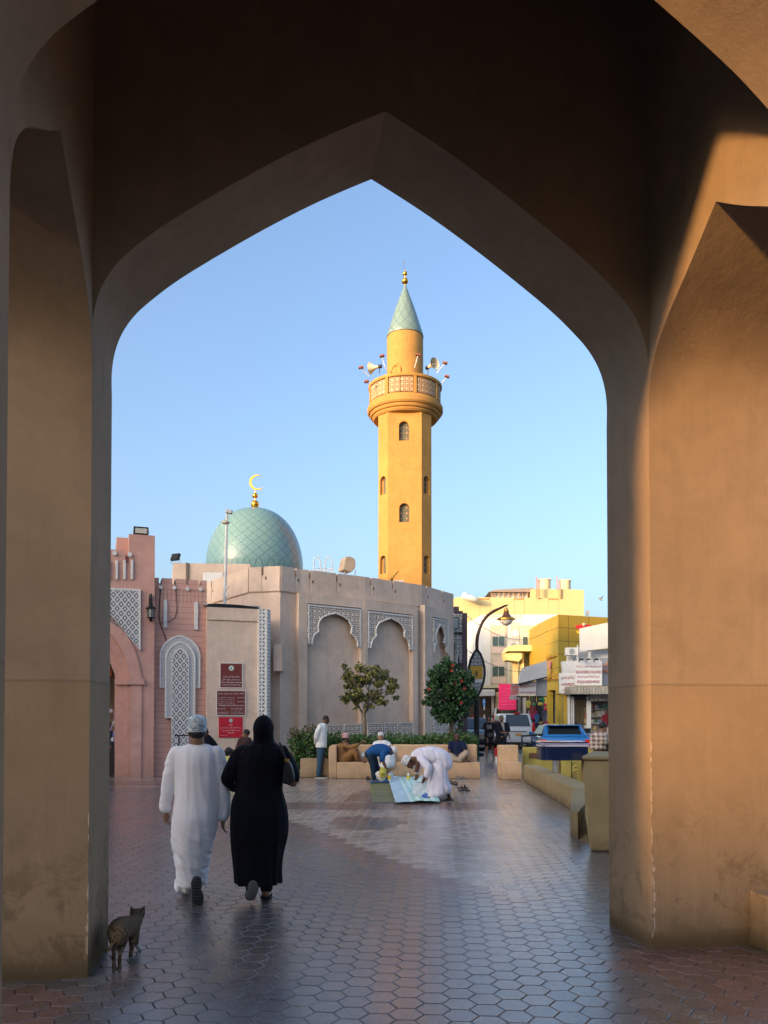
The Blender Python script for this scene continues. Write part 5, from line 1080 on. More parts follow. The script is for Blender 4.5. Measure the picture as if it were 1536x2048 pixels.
for yy in (1268, 1300, 1330): 
    q0_ = A(944, yy, 64); 
    for dx in (0, 1.6): MB().box(q0_.x + dx * .6, q0_.x + dx * .6 + .5, 62.9 - dx, 63.2 - dx, q0_.z - .5, q0_.z + .4).build('side_window', bpy.data.materials['niche_beige'], wb)
frect(wb, 'cornice', 940, 1371, 1014, 1376, 58.8, 1.2, cream_m)
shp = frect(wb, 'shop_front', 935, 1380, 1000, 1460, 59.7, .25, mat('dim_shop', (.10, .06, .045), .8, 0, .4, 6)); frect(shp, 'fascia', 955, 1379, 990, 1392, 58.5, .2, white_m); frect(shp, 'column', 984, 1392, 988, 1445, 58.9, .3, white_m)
poly_f(wb, 'awning', [(957, 1384), (990, 1381), (990, 1391), (954, 1392)], 57.5, 1.4, mat('awning_white', (.6, .6, .62), .6)); frect(wb, 'pier', 992, 1384, 1008, 1450, 58.6, .6, mat('peach_pier', (.55, .38, .24), .8))
# sunlit balcony building
yb_ = bld('balcony_house', 'bright yellow house with a rounded projecting balcony in the sunlight', 1060, 54)
ym2 = mat('sunny_yellow_paint', (.62, .54, .28), .8, 0, .04, .5)
frect(yb_, 'wall', 1048, 1305, 1110, 1420, 54, 8, ym2); frect(yb_, 'upper_wall', 1078, 1246, 1110, 1304, 55.5, 6, ym2)
poly_f(yb_, 'balcony', [(1010, 1305), (1018, 1292), (1028, 1290), (1100, 1290), (1100, 1302), (1044, 1302), (1016, 1302)], 52.2, 1.8, ym2)
poly_f(yb_, 'balcony', [(1010, 1306), (1044, 1306), (1044, 1316), (1038, 1323), (1013, 1320)], 52.4, 1.6, ym2)
frect(yb_, 'balcony', 1044, 1306, 1048, 1340, 52.8, 1.2, ym2); 
for k in range(7): frect(yb_, 'louvre', 1076 + k * 2, 1279, 1077.2 + k * 2, 1288, 53, .1, bpy.data.materials['rust_pipe'])
frect(yb_, 'column', 1027, 1323, 1036, 1372, 53.6, .5, cream_m); frect(yb_, 'window', 1078, 1262, 1094, 1289, 55.4, .09, cream_m)
# golden clad tower
gb = bld('golden_shop_tower', 'mustard clad corner shop tower with gold lettering and a pink emblem', 1150, 45)
gm_ = mat('mustard_cladding', (.44, .30, .035), .5, .1, .06, 1, 0); gcn = A(1117, 1400, 45); zt4 = A(1117, 1229, 45).z; gl = A(1092, 1400, 47.6)
gr_ = A(1217, 1400, 46.4)
def gpanel(px, py): return A(px, py, 45)
zd = A(1117, 1379, 45).z
MB().prism([(gcn.x, 45), (gr_.x, 46.4), (gr_.x + 1, 53), (gl.x, 53), (gl.x, 47.6)], (0, 0, zd), (1, 0, 0), (0, 1, 0), (0, 0, zt4 - zd)).build('cladding', gm_, gb)
fd = (Vector((gcn.x, 45, 0)) - Vector((gl.x, 47.6, 0))); fL = fd.length; fd.normalize(); fn = Vector((fd.y, -fd.x, 0)); g0 = Vector((gl.x, 47.6, 0)); fe = (Vector((gr_.x, 46.4, 0)) - Vector((gcn.x, 45, 0))); eL = fe.length; fe.normalize(); fen = Vector((fe.y, -fe.x, 0))
jm = mat('cladding_joint', (.16, .10, .02), .6, 0, 0)
for k in range(6):
    z = zt4 - .75 * (k + 1) * 1.0; MB().prism([(0, z), (fL, z), (fL, z + .03), (0, z + .03)], g0 + fn * .004, fd, (0, 0, 1), -fn * .02).build('panel_joint', jm, gb); MB().prism([(0, z), (eL, z), (eL, z + .03), (0, z + .03)], Vector((gcn.x, 45, 0)) + fen * .004, fe, (0, 0, 1), -fen * .02).build('panel_joint', jm, gb)
for u_ in (.68, 2.1): MB().prism([(u_, zd), (u_ + .03, zd), (u_ + .03, zt4), (u_, zt4)], Vector((gcn.x, 45, 0)) + fen * .0045, fe, (0, 0, 1), -fen * .02).build('panel_joint', jm, gb)
for (xa, xb, Y) in ((1094, 1106, 46.9), (1117.5, 1134, 45.1)): frect(gb, 'pillar', xa, 1379.2, xb, 1500, Y, .8, gm_)
frect(gb, 'glazing', 1105, 1379.5, 1119, 1500, 47.9, .1, gloss('shop_glass_dark', (.05, .05, .04), .1)); frect(gb, 'door_post', 1110, 1382, 1116, 1500, 47.4, .2, white_m); frect(gb, 'door_plate', 1130, 1424, 1136, 1430, 45.05, .04, mat('blue_plate', (.03, .06, .2), .4))
def fpt(u_, z, off=.05): return g0 + fd * u_ + fn * off + Vector((0, 0, z))
zz1 = A(1104, 1354, 46).z
text('gold_lettering', 'SIMPNUL', fpt(fL * .5, zz1), fd, (0, 0, 1), fL * 1.0, .38, goldp_m, gb, .05); text('gold_arabic_lettering', 'سمبنول', fpt(fL * .5, A(1104, 1312, 46).z), fd, (0, 0, 1), fL * .8, .30, goldp_m, gb, .05)
hp = [(0, -.32), (.2, -.02), (.24, .16), (.12, .26), (0, .16), (-.12, .26), (-.24, .16), (-.2, -.02)]
MB().prism(hp, fpt(fL * .45, A(1102, 1330, 46).z, .12), fd, (0, 0, 1), -fn * .06).build('pink_emblem', mat('pink_enamel', (.6, .22, .25), .4), gb); MB().prism([(x * .5, y * .6 - .35) for x, y in hp], fpt(fL * .5, A(1102, 1330, 46).z, .1), fd, (0, 0, 1), -fn * .04).build('gold_leaf', goldp_m, gb)
frect(gb, 'roof_vent', 1174, 1221, 1178, 1230, 46.5, .3, galv)
# red winged sign on the golden tower
rs = thing('red_winged_sign', 'red winged sign with a yellow tail fixed on the mustard tower', 'sign', tuple(A(1168, 1255, 44.6)))
poly_f(rs, 'board', [(1151, 1253), (1154, 1250), (1163, 1249), (1168, 1247), (1173, 1249), (1184, 1250), (1178, 1256), (1166, 1258), (1158, 1259)], 44.4, .15, red_m); q = A(1168, 1249, 44.35); MB().ball((q.x, q.y, q.z), (.1, .05, .1), 10).build('knob', cream_m, rs, True); poly_f(rs, 'yellow_tail', [(1153, 1262), (1161, 1261), (1160, 1268), (1156, 1267)], 44.4, .1, mat('tail_yellow', (.7, .5, .03), .5))
# white shop block on the right
sb = bld('white_shop_block', 'low white shop block with corrugated canopy and stacked sign boards, right', 1190, 35)
poly_f(sb, 'tilted_hoarding', [(1159.5, 1257), (1240, 1240), (1240, 1293), (1161, 1303)], 35.2, .12, white_m)
poly_f(sb, 'upper_wall', [(1136, 1299), (1160, 1294), (1160, 1303), (1240, 1296), (1240, 1325), (1136, 1325)], 35.8, .3, white_m)
for x in (1154.5, 1178, 1219): frect(sb, 'hoarding_post', x, 1258 if x == 1154.5 and False else 1297, x + 3, 1324, 35.3, .12, white_m)
MB().tube([A(1155, 1290, 35.2), A(1155, 1322, 35.2)], .03, 5).build('roof_pipe', white_m, sb)
poly_f(sb, 'white_panel', [(1124, 1323), (1150, 1321), (1150, 1350), (1127, 1350)], 34.6, .3, white_m)
frect(sb, 'canopy_board', 1204.5, 1316, 1242, 1371, 34.0, .3, mat('grey_board', (.26, .27, .30), .6, 0, .1, 3))
om = mat('orange_letters', (.75, .22, .04), .5)
text('orange_lettering', 'الاواني', A(1215, 1329, 33.9), (1, 0, 0), (0, 0, 1), .42, .20, om, sb, .03); text('orange_lettering', 'المنزلية', A(1215, 1341, 33.9), (1, 0, 0), (0, 0, 1), .42, .18, om, sb, .03)
g = NG('corrugated'); uvx = g.coord('UV'); wv = g.n('ShaderNodeTexWave'); g.set(wv.inputs[0], uvx); wv.inputs['Scale'].default_value = 2.6; wv.inputs['Distortion'].default_value = 0; nz = g.noise(g.mapped(uvx, (8, 1.2, 1)), 2, 5, .7)
g.bump(wv.outputs[1], .6, .03); corr_m = g.out(g.mix(g.ramp(nz, .3, .7), (.26, .22, .17), (.46, .41, .34)), .6)
frect(sb, 'canopy', 1141, 1372.5, 1245, 1388, 32.8, 1.4, corr_m); frect(sb, 'fascia_strip', 1142, 1388.2, 1245, 1393, 33.6, .2, dark_m)
frect(sb, 'shutter', 1180, 1388, 1245, 1402, 33.5, .1, corr_m)
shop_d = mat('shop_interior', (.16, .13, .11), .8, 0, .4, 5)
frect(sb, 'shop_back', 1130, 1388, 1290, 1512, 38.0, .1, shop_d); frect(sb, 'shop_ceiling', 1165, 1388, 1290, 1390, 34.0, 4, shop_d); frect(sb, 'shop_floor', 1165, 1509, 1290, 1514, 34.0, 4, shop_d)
for x0, x1 in ((1136, 1140), (1142.5, 1144), (1146, 1148), (1174.5, 1182)): frect(sb, 'door_frame', x0, 1389, x1, 1512, 33.9 if x1 < 1150 else 33.6, .12, white_m)
frect(sb, 'pilaster', 1128, 1388, 1136, 1512, 34.0, .4, gm_)
# stock on the shelves: many small boxes, frames and pots
rr = random.Random(17); stc = [(.55, .50, .45), (.35, .28, .22), (.12, .12, .14), (.6, .55, .5), (.4, .12, .1), (.2, .25, .35), (.65, .62, .6), (.3, .2, .1), (.12, .2, .12), (.5, .35, .15)]
stm = [mat('stock_%d' % i, c, .5, 0, .3, 9) for i, c in enumerate(stc)]
shf = thing('stocked_shelves', 'crowded white shelves of boxed goods inside the right-hand shop', 'shelves', tuple(A(1205, 1500, 34.6)))
for yy in (1418, 1432, 1446, 1462, 1478, 1494): frect(shf, 'shelf_board', 1184, yy, 1212, yy + 1, 34.6, .4, white_m)
for yy in (1418, 1432, 1446, 1462, 1478, 1494):
    x = 1185.
    while x < 1210:
        w_ = rr.uniform(2.5, 7); h_ = rr.uniform(5, 11.5); frect(shf, 'boxed_goods', x, yy - h_, x + w_, yy - .05, 34.58 + rr.random() * .15, .2, rr.choice(stm)); x += w_ + rr.uniform(.2, 1)
rack = thing('cane_rack', 'tall rack hung with brown woven goods at the shop entrance', 'rack', tuple(A(1160, 1500, 34.5)))
wov = lattice_diamond('woven_cane', .09, (.40, .29, .13), (.10, .06, .03))
for k in range(4): frect(rack, 'woven_panel', 1151 + k * 5.3, 1400 + rr.uniform(0, 3), 1155.4 + k * 5.3, 1440 + rr.uniform(0, 14), 34.5 + .1 * k, .06, wov)
for k in range(4): frect(rack, 'woven_panel', 1151 + k * 5.3, 1458, 1155.4 + k * 5.3, 1500, 34.5, .06, rr.choice((wov, stm[1], stm[2])))
for k in range(8): frect(rack, 'picture_frame', 1168 + (k % 2) * .4, 1402 + k * 12, 1174, 1411 + k * 12, 34.3, .05, rr.choice(stm))
std = thing('standing_poster', 'grey poster stand with a dark top beside the blue car', 'poster stand', tuple(A(1174, 1505, 30)))
frect(std, 'board', 1166, 1456, 1182, 1503, 30, .05, galv); frect(std, 'dark_heading', 1166.5, 1457, 1181.5, 1466, 29.97, .02, black_m); frect(std, 'picture', 1167.5, 1467, 1180.5, 1482, 29.97, .02, stm[5])
# sign boards
def board(name, label, x0, y0, x1, y1, Y, lines, m=sign_w, lm=sign_red, yaw=0, th=.08):
    a = A(x0, y1, Y); b = A(x1, y0, Y); W_ = b.x - a.x; H_ = b.z - a.z; c = Vector(((a.x + b.x) / 2, Y, (a.z + b.z) / 2)); t = thing(name, label, 'sign', tuple(c)); dx = Vector((math.cos(yaw), math.sin(yaw), 0)); dn = Vector((dx.y, -dx.x, 0))
    MB().prism([(-W_ / 2, -H_ / 2), (W_ / 2, -H_ / 2), (W_ / 2, H_ / 2), (-W_ / 2, H_ / 2)], c, dx, (0, 0, 1), -dn * th).build('board', m, t, bevel=.01)
    merge_text('lettering', [(s, c + dn * .006 + dx * fx * W_ + Vector((0, 0, fy * H_)), dx, (0, 0, 1), fw * W_, fh * H_, ) for s, fx, fy, fw, fh in lines], lm, t); return t
board('household_goods_sign', 'large white sign in dark red Arabic and English lettering for household tools, above the canopy', 1149.5, 1322, 1204, 1371, 33.6, [('البيع بالتجزئة الاواني المنزلية', 0, .27, .9, .13), ('RETAIL SALE HOUSEHOLD TOOLS & UTENSILS', 0, .05, .92, .12), ('البيع بالتجزئة للاجهزة المنزلية', 0, -.15, .8, .13), ('RETAIL SALE HOUSEHOLD APPLIANCES', 0, -.35, .82, .12)])
board('tilted_trade_sign', 'smaller white sign with red lettering, tucked left of the household goods sign', 1118.5, 1346, 1149, 1387, 33.9, [('شركة النور للمشاريع', .05, .26, .85, .22), ('AL NOOR PROJECTS', .05, -.08, .85, .2), ('SINCE', -.1, -.34, .4, .07)])
for x in (1160, 1174, 1190): q = A(x, 1321, 33.4); l_ = thing('sign_lamp', 'small dark sign lamp on top of the household goods sign, %s' % {1160: 'left one', 1174: 'middle one', 1190: 'right one'}[x], 'lamp', tuple(q), 'lamps over the household goods sign'); MB().tube([q + Vector((0, .2, -.05)), q + Vector((0, .0, .08)), q + Vector((0, -.2, .05))], .018, 5).build('arm', black_m, l_); MB().box(q.x - .07, q.x + .07, q.y - .3, q.y - .18, q.z, q.z + .06).build('head', black_m, l_)
# middle shops
ms_ = bld('clothes_shop_row', 'row of low shops with a grey sloping hoarding and hanging clothes', 1065, 42)
poly_f(ms_, 'sloping_hoarding', [(1044, 1336), (1094, 1321), (1094, 1354), (1036, 1368)], 41.2, .2, mat('grey_hoarding', (.50, .50, .50), .7, 0, .08, 1)); poly_f(ms_, 'dark_gutter', [(1033, 1368), (1094, 1353), (1094, 1356), (1033, 1370)], 41.1, .3, dark_m)
frect(ms_, 'grey_panel', 1072.5, 1358, 1094, 1392, 41.6, .2, mat('grey_panel', (.38, .38, .37), .7)); frect(ms_, 'roof', 1036, 1392, 1094, 1394, 41.5, 1.2, dark_m)
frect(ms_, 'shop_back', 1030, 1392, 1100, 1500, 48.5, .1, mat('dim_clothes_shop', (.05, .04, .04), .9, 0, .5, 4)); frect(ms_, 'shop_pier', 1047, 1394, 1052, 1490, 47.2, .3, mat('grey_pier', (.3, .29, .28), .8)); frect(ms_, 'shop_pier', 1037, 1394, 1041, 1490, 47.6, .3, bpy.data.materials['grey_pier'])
board('clothes_shop_sign', 'pale sign with dark red lettering over the clothes shops', 1038, 1363, 1072, 1391, 41.3, [('الملابس الجاهزة', .2, .22, .5, .35), ('READYMADE', -.25, .2, .42, .3), ('GARMENTS TRADING', 0, -.28, .9, .12)], mat('grey_white', (.55, .53, .52), .6))
clc = [(.03, .03, .035), (.55, .03, .12), (.04, .12, .25), (.02, .25, .08), (.4, .38, .36), (.3, .05, .05), (.5, .4, .08), (.12, .12, .14)]
clm = [mat('cloth_%d' % i, c, .8, 0, .2, 9) for i, c in enumerate(clc)]
cl_t = thing('clothes_display', 'crowded display of hanging clothes, hats and scarves outside the shop row', 'clothes display', tuple(A(1075, 1490, 41)))
rr = random.Random(31)
for k in range(46):
    y = rr.choice((1402, 1425, 1447, 1466)) + rr.uniform(-5, 5); x = rr.uniform(1052 if y < 1428 else 1072, 1092); p_ = A(x, y, 43.5 + rr.random() * .9); m_ = rr.choice(clm[:1] * 4 + clm)
    h_ = rr.uniform(.35, .6); w_ = rr.uniform(.12, .2); mb = MB(); mb.prism([(-w_, .0), (-w_ * .35, .05), (w_ * .35, .05), (w_, 0), (w_ * 1.1, -.18), (w_ * .7, -.15), (w_ * .75, -h_), (-w_ * .75, -h_), (-w_ * .7, -.15), (-w_ * 1.1, -.18)], p_, (math.cos(rr.uniform(-.6, .6)), .2, 0), (0, 0, 1), (0, .05, 0)); mb.build('garment', m_, cl_t)
for x, y, c in ((1068, 1409, 3), (1090, 1410, 1), (1091, 1418, 1), (1079, 1408, 6), (1083, 1408, 6)):
    q = A(x, y, 41.2); MB().ball(q, (.09, .09, .10), 10).build('hat', clm[c], cl_t, True)
for k, x in enumerate((1059, 1064, 1073, 1087)):
    q = A(x, 1392, 41.2); MB().tube([q, q + Vector((0, 0, -.35))], .012, 4).build('hanging_cord', clm[3 if k % 2 else 6], cl_t)
# pink billboard and dark cluster sign
pbd = board('pink_billboard', 'bright pink billboard with thin lines of writing, hanging over the street', 998, 1368, 1033, 1420, 47, [('اعلان', .0, .32, .3, .06), ('عروض خاصة على جميع الملابس', 0, .2, .8, .05), ('تخفيضات', 0, .08, .7, .05), ('من السبت الى الخميس', 0, -.04, .8, .05), ('اهلا بكم في سوق مطرح', 0, -.16, .8, .05), ('بلدية مسقط', 0, -.28, .8, .05), ('مرحبا بكم', 0, -.4, .7, .05)], mat('hot_pink', (.72, .02, .13), .5, 0, .04, 1), mat('pale_pink_ink', (.75, .25, .35), .5))
a = A(1015, 1440, 47.3); MB().tube([(a.x + .4, 47.3, 0), (a.x + .4, 47.3, A(1015, 1372, 47.3).z)], .06, 6).build('post', black_m, pbd)
board('red_cluster_sign', 'dark sign with red lettering in front of the pink billboard', 1022, 1367, 1039, 1388, 44, [('سوق', 0, .2, .8, .4), ('SALE', 0, -.25, .8, .3)], mat('smoky_sign', (.22, .18, .18), .5), red_m)
q = thing('bracket_camera_box', 'grey camera housing hanging under the dark red lettered sign', 'camera', tuple(A(1029, 1396, 43.8))); frect(q, 'housing', 1021, 1390, 1038, 1399, 43.8, .3, galv); frect(q, 'lens', 1029, 1392, 1033, 1396, 43.75, .05, white_m); MB().tube([A(1034, 1399, 44), (A(1034, 1399, 44).x, 44, 0)], .05, 6).build('pole', black_m, q)
# bus stop
bs = thing('bus_stop_sign', 'blue bus stop sign on a black and white striped pole', 'sign', tuple(A(968, 1490, 43)))
frect(bs, 'plate', 966, 1398, 970.5, 1411, 43, .04, mat('sign_blue', (.05, .25, .6), .4)); text('lettering', 'BUS', A(968.3, 1403, 42.97), (1, 0, 0), (0, 0, 1), .09, .10, sign_w, bs)
for k in range(9): frect(bs, 'pole_band', 967.8, 1411 + k * 9, 969.4, 1420 + k * 9, 43.1, .05, (white_m, black_m)[k % 2])
# gull
q = A(1200, 1198, 60); gl_ = MB().ball((0, 0, 0), (.22, .07, .06), 10, Matrix.Rotation(R(35), 3, 'Y')); gl_.add([(-.02, 0, .03), (.1, -.5, .16), (.14, -.5, .15), (.1, 0, .0)], [(0, 1, 2, 3)]); gl_.add([(-.02, 0, .03), (.1, .5, .16), (.14, .5, .15), (.1, 0, .0)], [(0, 1, 2, 3)])
gl_.v = [tuple(Vector(v) + q) for v in gl_.v]; o = gl_.build('bird', mat('grey_feather', (.25, .25, .26), .7), None, origin=tuple(q)); tag(o, 'small grey bird gliding in the sky over the shop roofs', 'bird')

for i, (x, y, Y, lab) in enumerate(((1026, 1300, 59.6, 'below the blind niche of the white block'), (949, 1340, 58.9, 'on the left corner of the white block'), (1086, 1345, 53.6, 'on the yellow balcony house'), (1141, 1312, 35.5, 'on the wall above the tilted trade sign'))):
    q = A(x, y, Y); t = thing('air_conditioner', 'white split air conditioner unit ' + lab, 'air conditioner', tuple(q), 'air conditioners on the street walls'); s_ = Y / 55
    MB().box(q.x - .4 * s_, q.x + .4 * s_, Y - .3, Y, q.z, q.z + .55 * s_).build('casing', screen_m, t, bevel=.02); MB().prism([(q.x + .2 * s_ * math.cos(k * .52), q.z + .27 * s_ + .2 * s_ * math.sin(k * .52)) for k in range(12)], (0, Y - .315, 0), (1, 0, 0), (0, 0, 1), (0, .012, 0)).build('fan_grille', galv, t)
for i, (x0, y0, Y0, x1, y1, Y1, sag, lab) in enumerate(((934, 1232, 31, 1094, 1262, 46, .7, 'from the purple tower to the mustard tower, upper one'), (934, 1300, 31, 1094, 1330, 46, .6, 'from the purple tower to the mustard tower, lower one'), (1118, 1340, 44, 1150, 1318, 34, .3, 'from the mustard tower to the household goods sign'))):
    p, q = A(x0, y0, Y0), A(x1, y1, Y1); pts_ = [p.lerp(q, k / 12) - Vector((0, 0, sag * 4 * (k / 12) * (1 - k / 12))) for k in range(13)]
    o = MB().tube(pts_, .012, 5).build('overhead_cable', black_m, None, origin=tuple(p)); tag(o, 'thin overhead cable ' + lab, 'cable')
# ------------------------------------------------------------------ vehicles
rub = mat('tyre_rubber', (.018, .018, .02), .8, 0, 0); alloy = gloss('alloy', (.5, .5, .52), .3, 1); car_gl = gloss('car_glass', (.015, .02, .022), .05, 0, .3, .9)
lamp_r = gloss('tail_lamp_red', (.5, .01, .01), .2, 0, .5); plate_y = mat('plate_orange', (.62, .30, .03), .5, 0, 0)
def car(label, c, yaw, W_, L_, Hh_, paint, belt, kind='suv', face=False, cat='car', name='parked_car', plate=plate_y):
    """rear bumper centre at c; local +y is forward"""
    root = thing(name, label, cat, tuple(c)); M = Matrix.Rotation(yaw, 3, 'Z'); c = Vector(c); h = W_ / 2
    def tr(mb): mb.v = [tuple(c + M @ Vector(v)) for v in mb.v]; return mb
    gc = .22; hood = belt + (.12 if kind == 'suv' else .0); B = MB()
    prof = [(.02, gc + .18), (.0, .55), (.04, belt - .12), (.10, belt), (L_ * .66, belt + .02), (L_ - .35, belt - .10), (L_ - .05, belt - .28), (L_, .5), (L_ - .03, gc + .1), (L_ - .5, gc), (.4, gc)]
    n = len(prof); rings = [(-h, .0), (-h * .985, 1), (h * .985, 1), (h, 0)]
    vs = []; 
    for sx, sc in ((-h * .93, .94), (-h, 1), (h, 1), (h * .93, .94)):
        for y, z in prof: vs.append((sx, (y - L_ / 2) * (sc if abs(sx) < h else 1) + L_ / 2, z if abs(sx) == h else (z - .6) * .93 + .6))
    fs = [(k * n + i, k * n + (i + 1) % n, (k + 1) * n + (i + 1) % n, (k + 1) * n + i) for k in range(3) for i in range(n)] + [tuple(range(n)), tuple(range(3 * n, 4 * n))]
    # order rings by x
    vs = []
    for sx, sc in ((-h, .93), (-h * .93, 1), (h * .93, 1), (h, .93)):
        for y, z in prof: vs.append((sx, (y - L_ / 2) * (.975 if sc < 1 else 1) + L_ / 2, (z - .6) * sc + .6))
    B.add(vs, fs); body = tr(B).build('body', paint, root, bevel=.035); auto_smooth(body, 50)
    yr0, yr1 = (.12, .42) if kind == 'suv' else (.03, .62); yf0, yf1 = L_ * .70, L_ * .52; hb_, ht_ = (h * .93, h * .76) if kind == 'suv' else (h * .985, h * .74); zt5 = Hh_ - .03
    g8 = [(-hb_, yr0, belt - .02), (hb_, yr0, belt - .02), (hb_, yf0, belt), (-hb_, yf0, belt), (-ht_, yr1, zt5), (ht_, yr1, zt5), (ht_, yf1, zt5), (-ht_, yf1, zt5)]
    G8 = MB().add(g8, [(0, 1, 5, 4), (1, 2, 6, 5), (2, 3, 7, 6), (3, 0, 4, 7), (4, 5, 6, 7), (3, 2, 1, 0)]); cab_ = tr(G8).build('cabin', paint, root, bevel=.05 if kind == 'suv' else .11); auto_smooth(cab_, 50)
    def quad(a, b, c_, d, ix, iz0, iz1, out, nm, m):
        a, b, c_, d = map(Vector, (a, b, c_, d)); P = lambda u, v: (a * (1 - u) + b * u) * (1 - v) + (d * (1 - u) + c_ * u) * v
        q = [P(ix, iz0), P(1 - ix, iz0), P(1 - ix, iz1), P(ix, iz1)]; nn = Vector(out)
        mb = MB().add([x + nn * .012 for x in q] + [x - nn * .02 for x in q], [(0, 1, 2, 3), (4, 7, 6, 5), (0, 4, 5, 1), (1, 5, 6, 2), (2, 6, 7, 3), (3, 7, 4, 0)]); return tr(mb).build(nm, m, root, bevel=.004)
    g = g8; quad(g[0], g[1], g[5], g[4], .12 if kind != 'suv' else .09, .22 if kind != 'suv' else .10, .93, (0, -1, .2), 'rear_window', car_gl); quad(g[3], g[2], g[6], g[7], .06, .06, .92, (0, 1, .5), 'windscreen', car_gl)
    for a_, b_, c2, d_, o in ((g[0], g[3], g[7], g[4], (-1, 0, .2)), (g[1], g[2], g[6], g[5], (1, 0, .2))):
        a_, b_, c2, d_ = map(Vector, (a_, b_, c2, d_))
        for u0_, u1_ in ((.05, .30), (.33, .62), (.65, .93)):
            P = lambda u, v: (a_ * (1 - u) + b_ * u) * (1 - v) + (d_ * (1 - u) + c2 * u) * v; quad(P(u0_, 0), P(u1_, 0), P(u1_, 1), P(u0_, 1), .03, .10, .88, o, 'side_window', car_gl)
    tr(MB().box(-.16, .16, -.012, .02, belt - .42, belt - .31)).build('number_plate', plate, root)
    for s in (-1, 1):
        x0, x1 = sorted((s * h * .80, s * h * 1.0)); tr(MB().box(x0, x1, -.015, .16, belt - .32, belt + (.02 if kind == 'suv' else -.1))).build('tail_light', lamp_r, root, bevel=.02)
        if kind == 'suv': x0, x1 = sorted((s * h * .86, s * h * .95)); tr(MB().box(x0, x1, .06, .16, belt + .0, belt + .28, R(12) * s, None, 'Y')).build('tail_light', lamp_r, root, bevel=.02)
        tr(MB().box(*sorted((s * (h - .02), s * (h + .16))), yf0 - .35, yf0 - .22, belt + .0, belt + .13)).build('wing_mirror', paint, root, bevel=.03)
        tr(MB().box(*sorted((s * h * .55, s * h * .9)), L_ - .03, L_ + .005, belt - .36, belt - .2)).build('headlight', gloss('headlamp', (.8, .8, .78), .1) if 'headlamp' not in bpy.data.materials else bpy.data.materials['headlamp'], root, bevel=.02)
        for y in (.8, L_ - .85):
            w0 = thing; q = MB().lathe([(.10, -.11), (.33, -.11), (.34, -.06), (.34, .06), (.33, .11), (.10, .11)], (0, 0, 0), 24); q.v = [(s * (h - .12) + v[2], y + v[0], .34 + v[1]) for v in q.v]; wh = tr(q).build('wheel', rub, root, True)
            q = MB().lathe([(.02, -.115), (.2, -.12), (.215, -.10), (.215, .10), (.2, .12), (.02, .115)], (0, 0, 0), 16); q.v = [(s * (h - .12) + v[2], y + v[0], .34 + v[1]) for v in q.v]; tr(q).build('rim', alloy, wh, True)
    tr(MB().box(-h * .9, h * .9, -.05, .12, gc + .12, gc + .34)).build('rear_bumper', paint if kind == 'suv' else rub, root, bevel=.04)
    tr(MB().box(-h * .35, h * .35, L_ - .03, L_ + .012, belt - .42, belt - .22)).build('grille', gloss('chrome', (.6, .6, .6), .15, 1) if 'chrome' not in bpy.data.materials else bpy.data.materials['chrome'], root, bevel=.01)
    if kind == 'suv': tr(MB().box(-.17, .17, yr1 - .10, yr1 + .02, zt5 - .02, zt5 + .05)).build('high_brake_light', lamp_r, root, bevel=.01); tr(MB().box(-h * .5, h * .5, .0, .05, belt - .22, belt - .18)).build('chrome_strip', bpy.data.materials['chrome'], root)
    else: tr(MB().prism([(yr1 - .42, zt5 - .06), (yr1 - .40, zt5 - .03), (yr1 + .3, zt5 + .015), (yr1 + .3, zt5 - .03)], (-ht_ * .97, 0, 0), (0, 1, 0), (0, 0, 1), (ht_ * 1.94, 0, 0))).build('spoiler', paint, root, bevel=.012)
    return root
suvp = gloss('white_car_paint', (.62, .62, .60), .25, 0, .6); bluep = gloss('blue_car_paint', (.015, .16, .42), .15, .35, 1); darkp = gloss('black_car_paint', (.02, .022, .03), .2, 0, .6); silv = gloss('silver_car_paint', (.3, .33, .37), .3, .4, .5)
q = A(1037, 1493, 41); car('white sport utility vehicle seen from behind with an orange number plate', (q.x, q.y, 0), R(3), 1.76, 4.7, 1.84, suvp, 1.10, 'suv')
q = A(1131, 1500, 29.5); car('bright blue hatchback with a roof spoiler behind the navy display case', (q.x, 29.5, 0), R(-4), 1.78, 4.1, 1.42, bluep, .93, 'hatch')
q = A(950, 1500, 45); car('black car with a chrome grille facing us behind the lamp post', (q.x, 45, 0), R(176), 1.85, 4.7, 1.62, darkp, 1.02, 'suv')
q = A(972, 1500, 62); car('grey blue car far down the street, behind the black car', (q.x, 62, 0), R(172), 1.8, 4.4, 1.5, silv, .95, 'hatch')
q = A(1012, 1500, 58); car('silver van roof showing above the white vehicle, farther down the street', (q.x, 58, 0), R(2), 1.9, 5, 2.3, suvp, 1.5, 'suv')
# motorcycle
mq = G(1071, 1495); mc_ = thing('parked_motorcycle', 'dark motorcycle parked between the white vehicle and the clothes shops', 'motorcycle', tuple(mq))
for dy in (0, 1.2):
    q = MB().lathe([(.22, -.05), (.30, -.05), (.32, 0), (.30, .05), (.22, .05)], (0, 0, 0), 20); q.v = [(mq.x + v[2] * 1, mq.y + dy + v[0], .32 + v[1]) for v in q.v]; wq = q.build('wheel', rub, mc_, True)
MB().tube([(mq.x, mq.y, .35), (mq.x, mq.y + .3, .55), (mq.x, mq.y + .8, .6), (mq.x, mq.y + 1.05, .95)], .06, 8).build('frame', black_m, mc_); MB().box(mq.x - .12, mq.x + .12, mq.y - .1, mq.y + .55, .72, .82).build('seat', rub, mc_, bevel=.03); MB().ball((mq.x, mq.y + .75, .82), (.14, .24, .13), 12).build('fuel_tank', red_m, mc_, True)
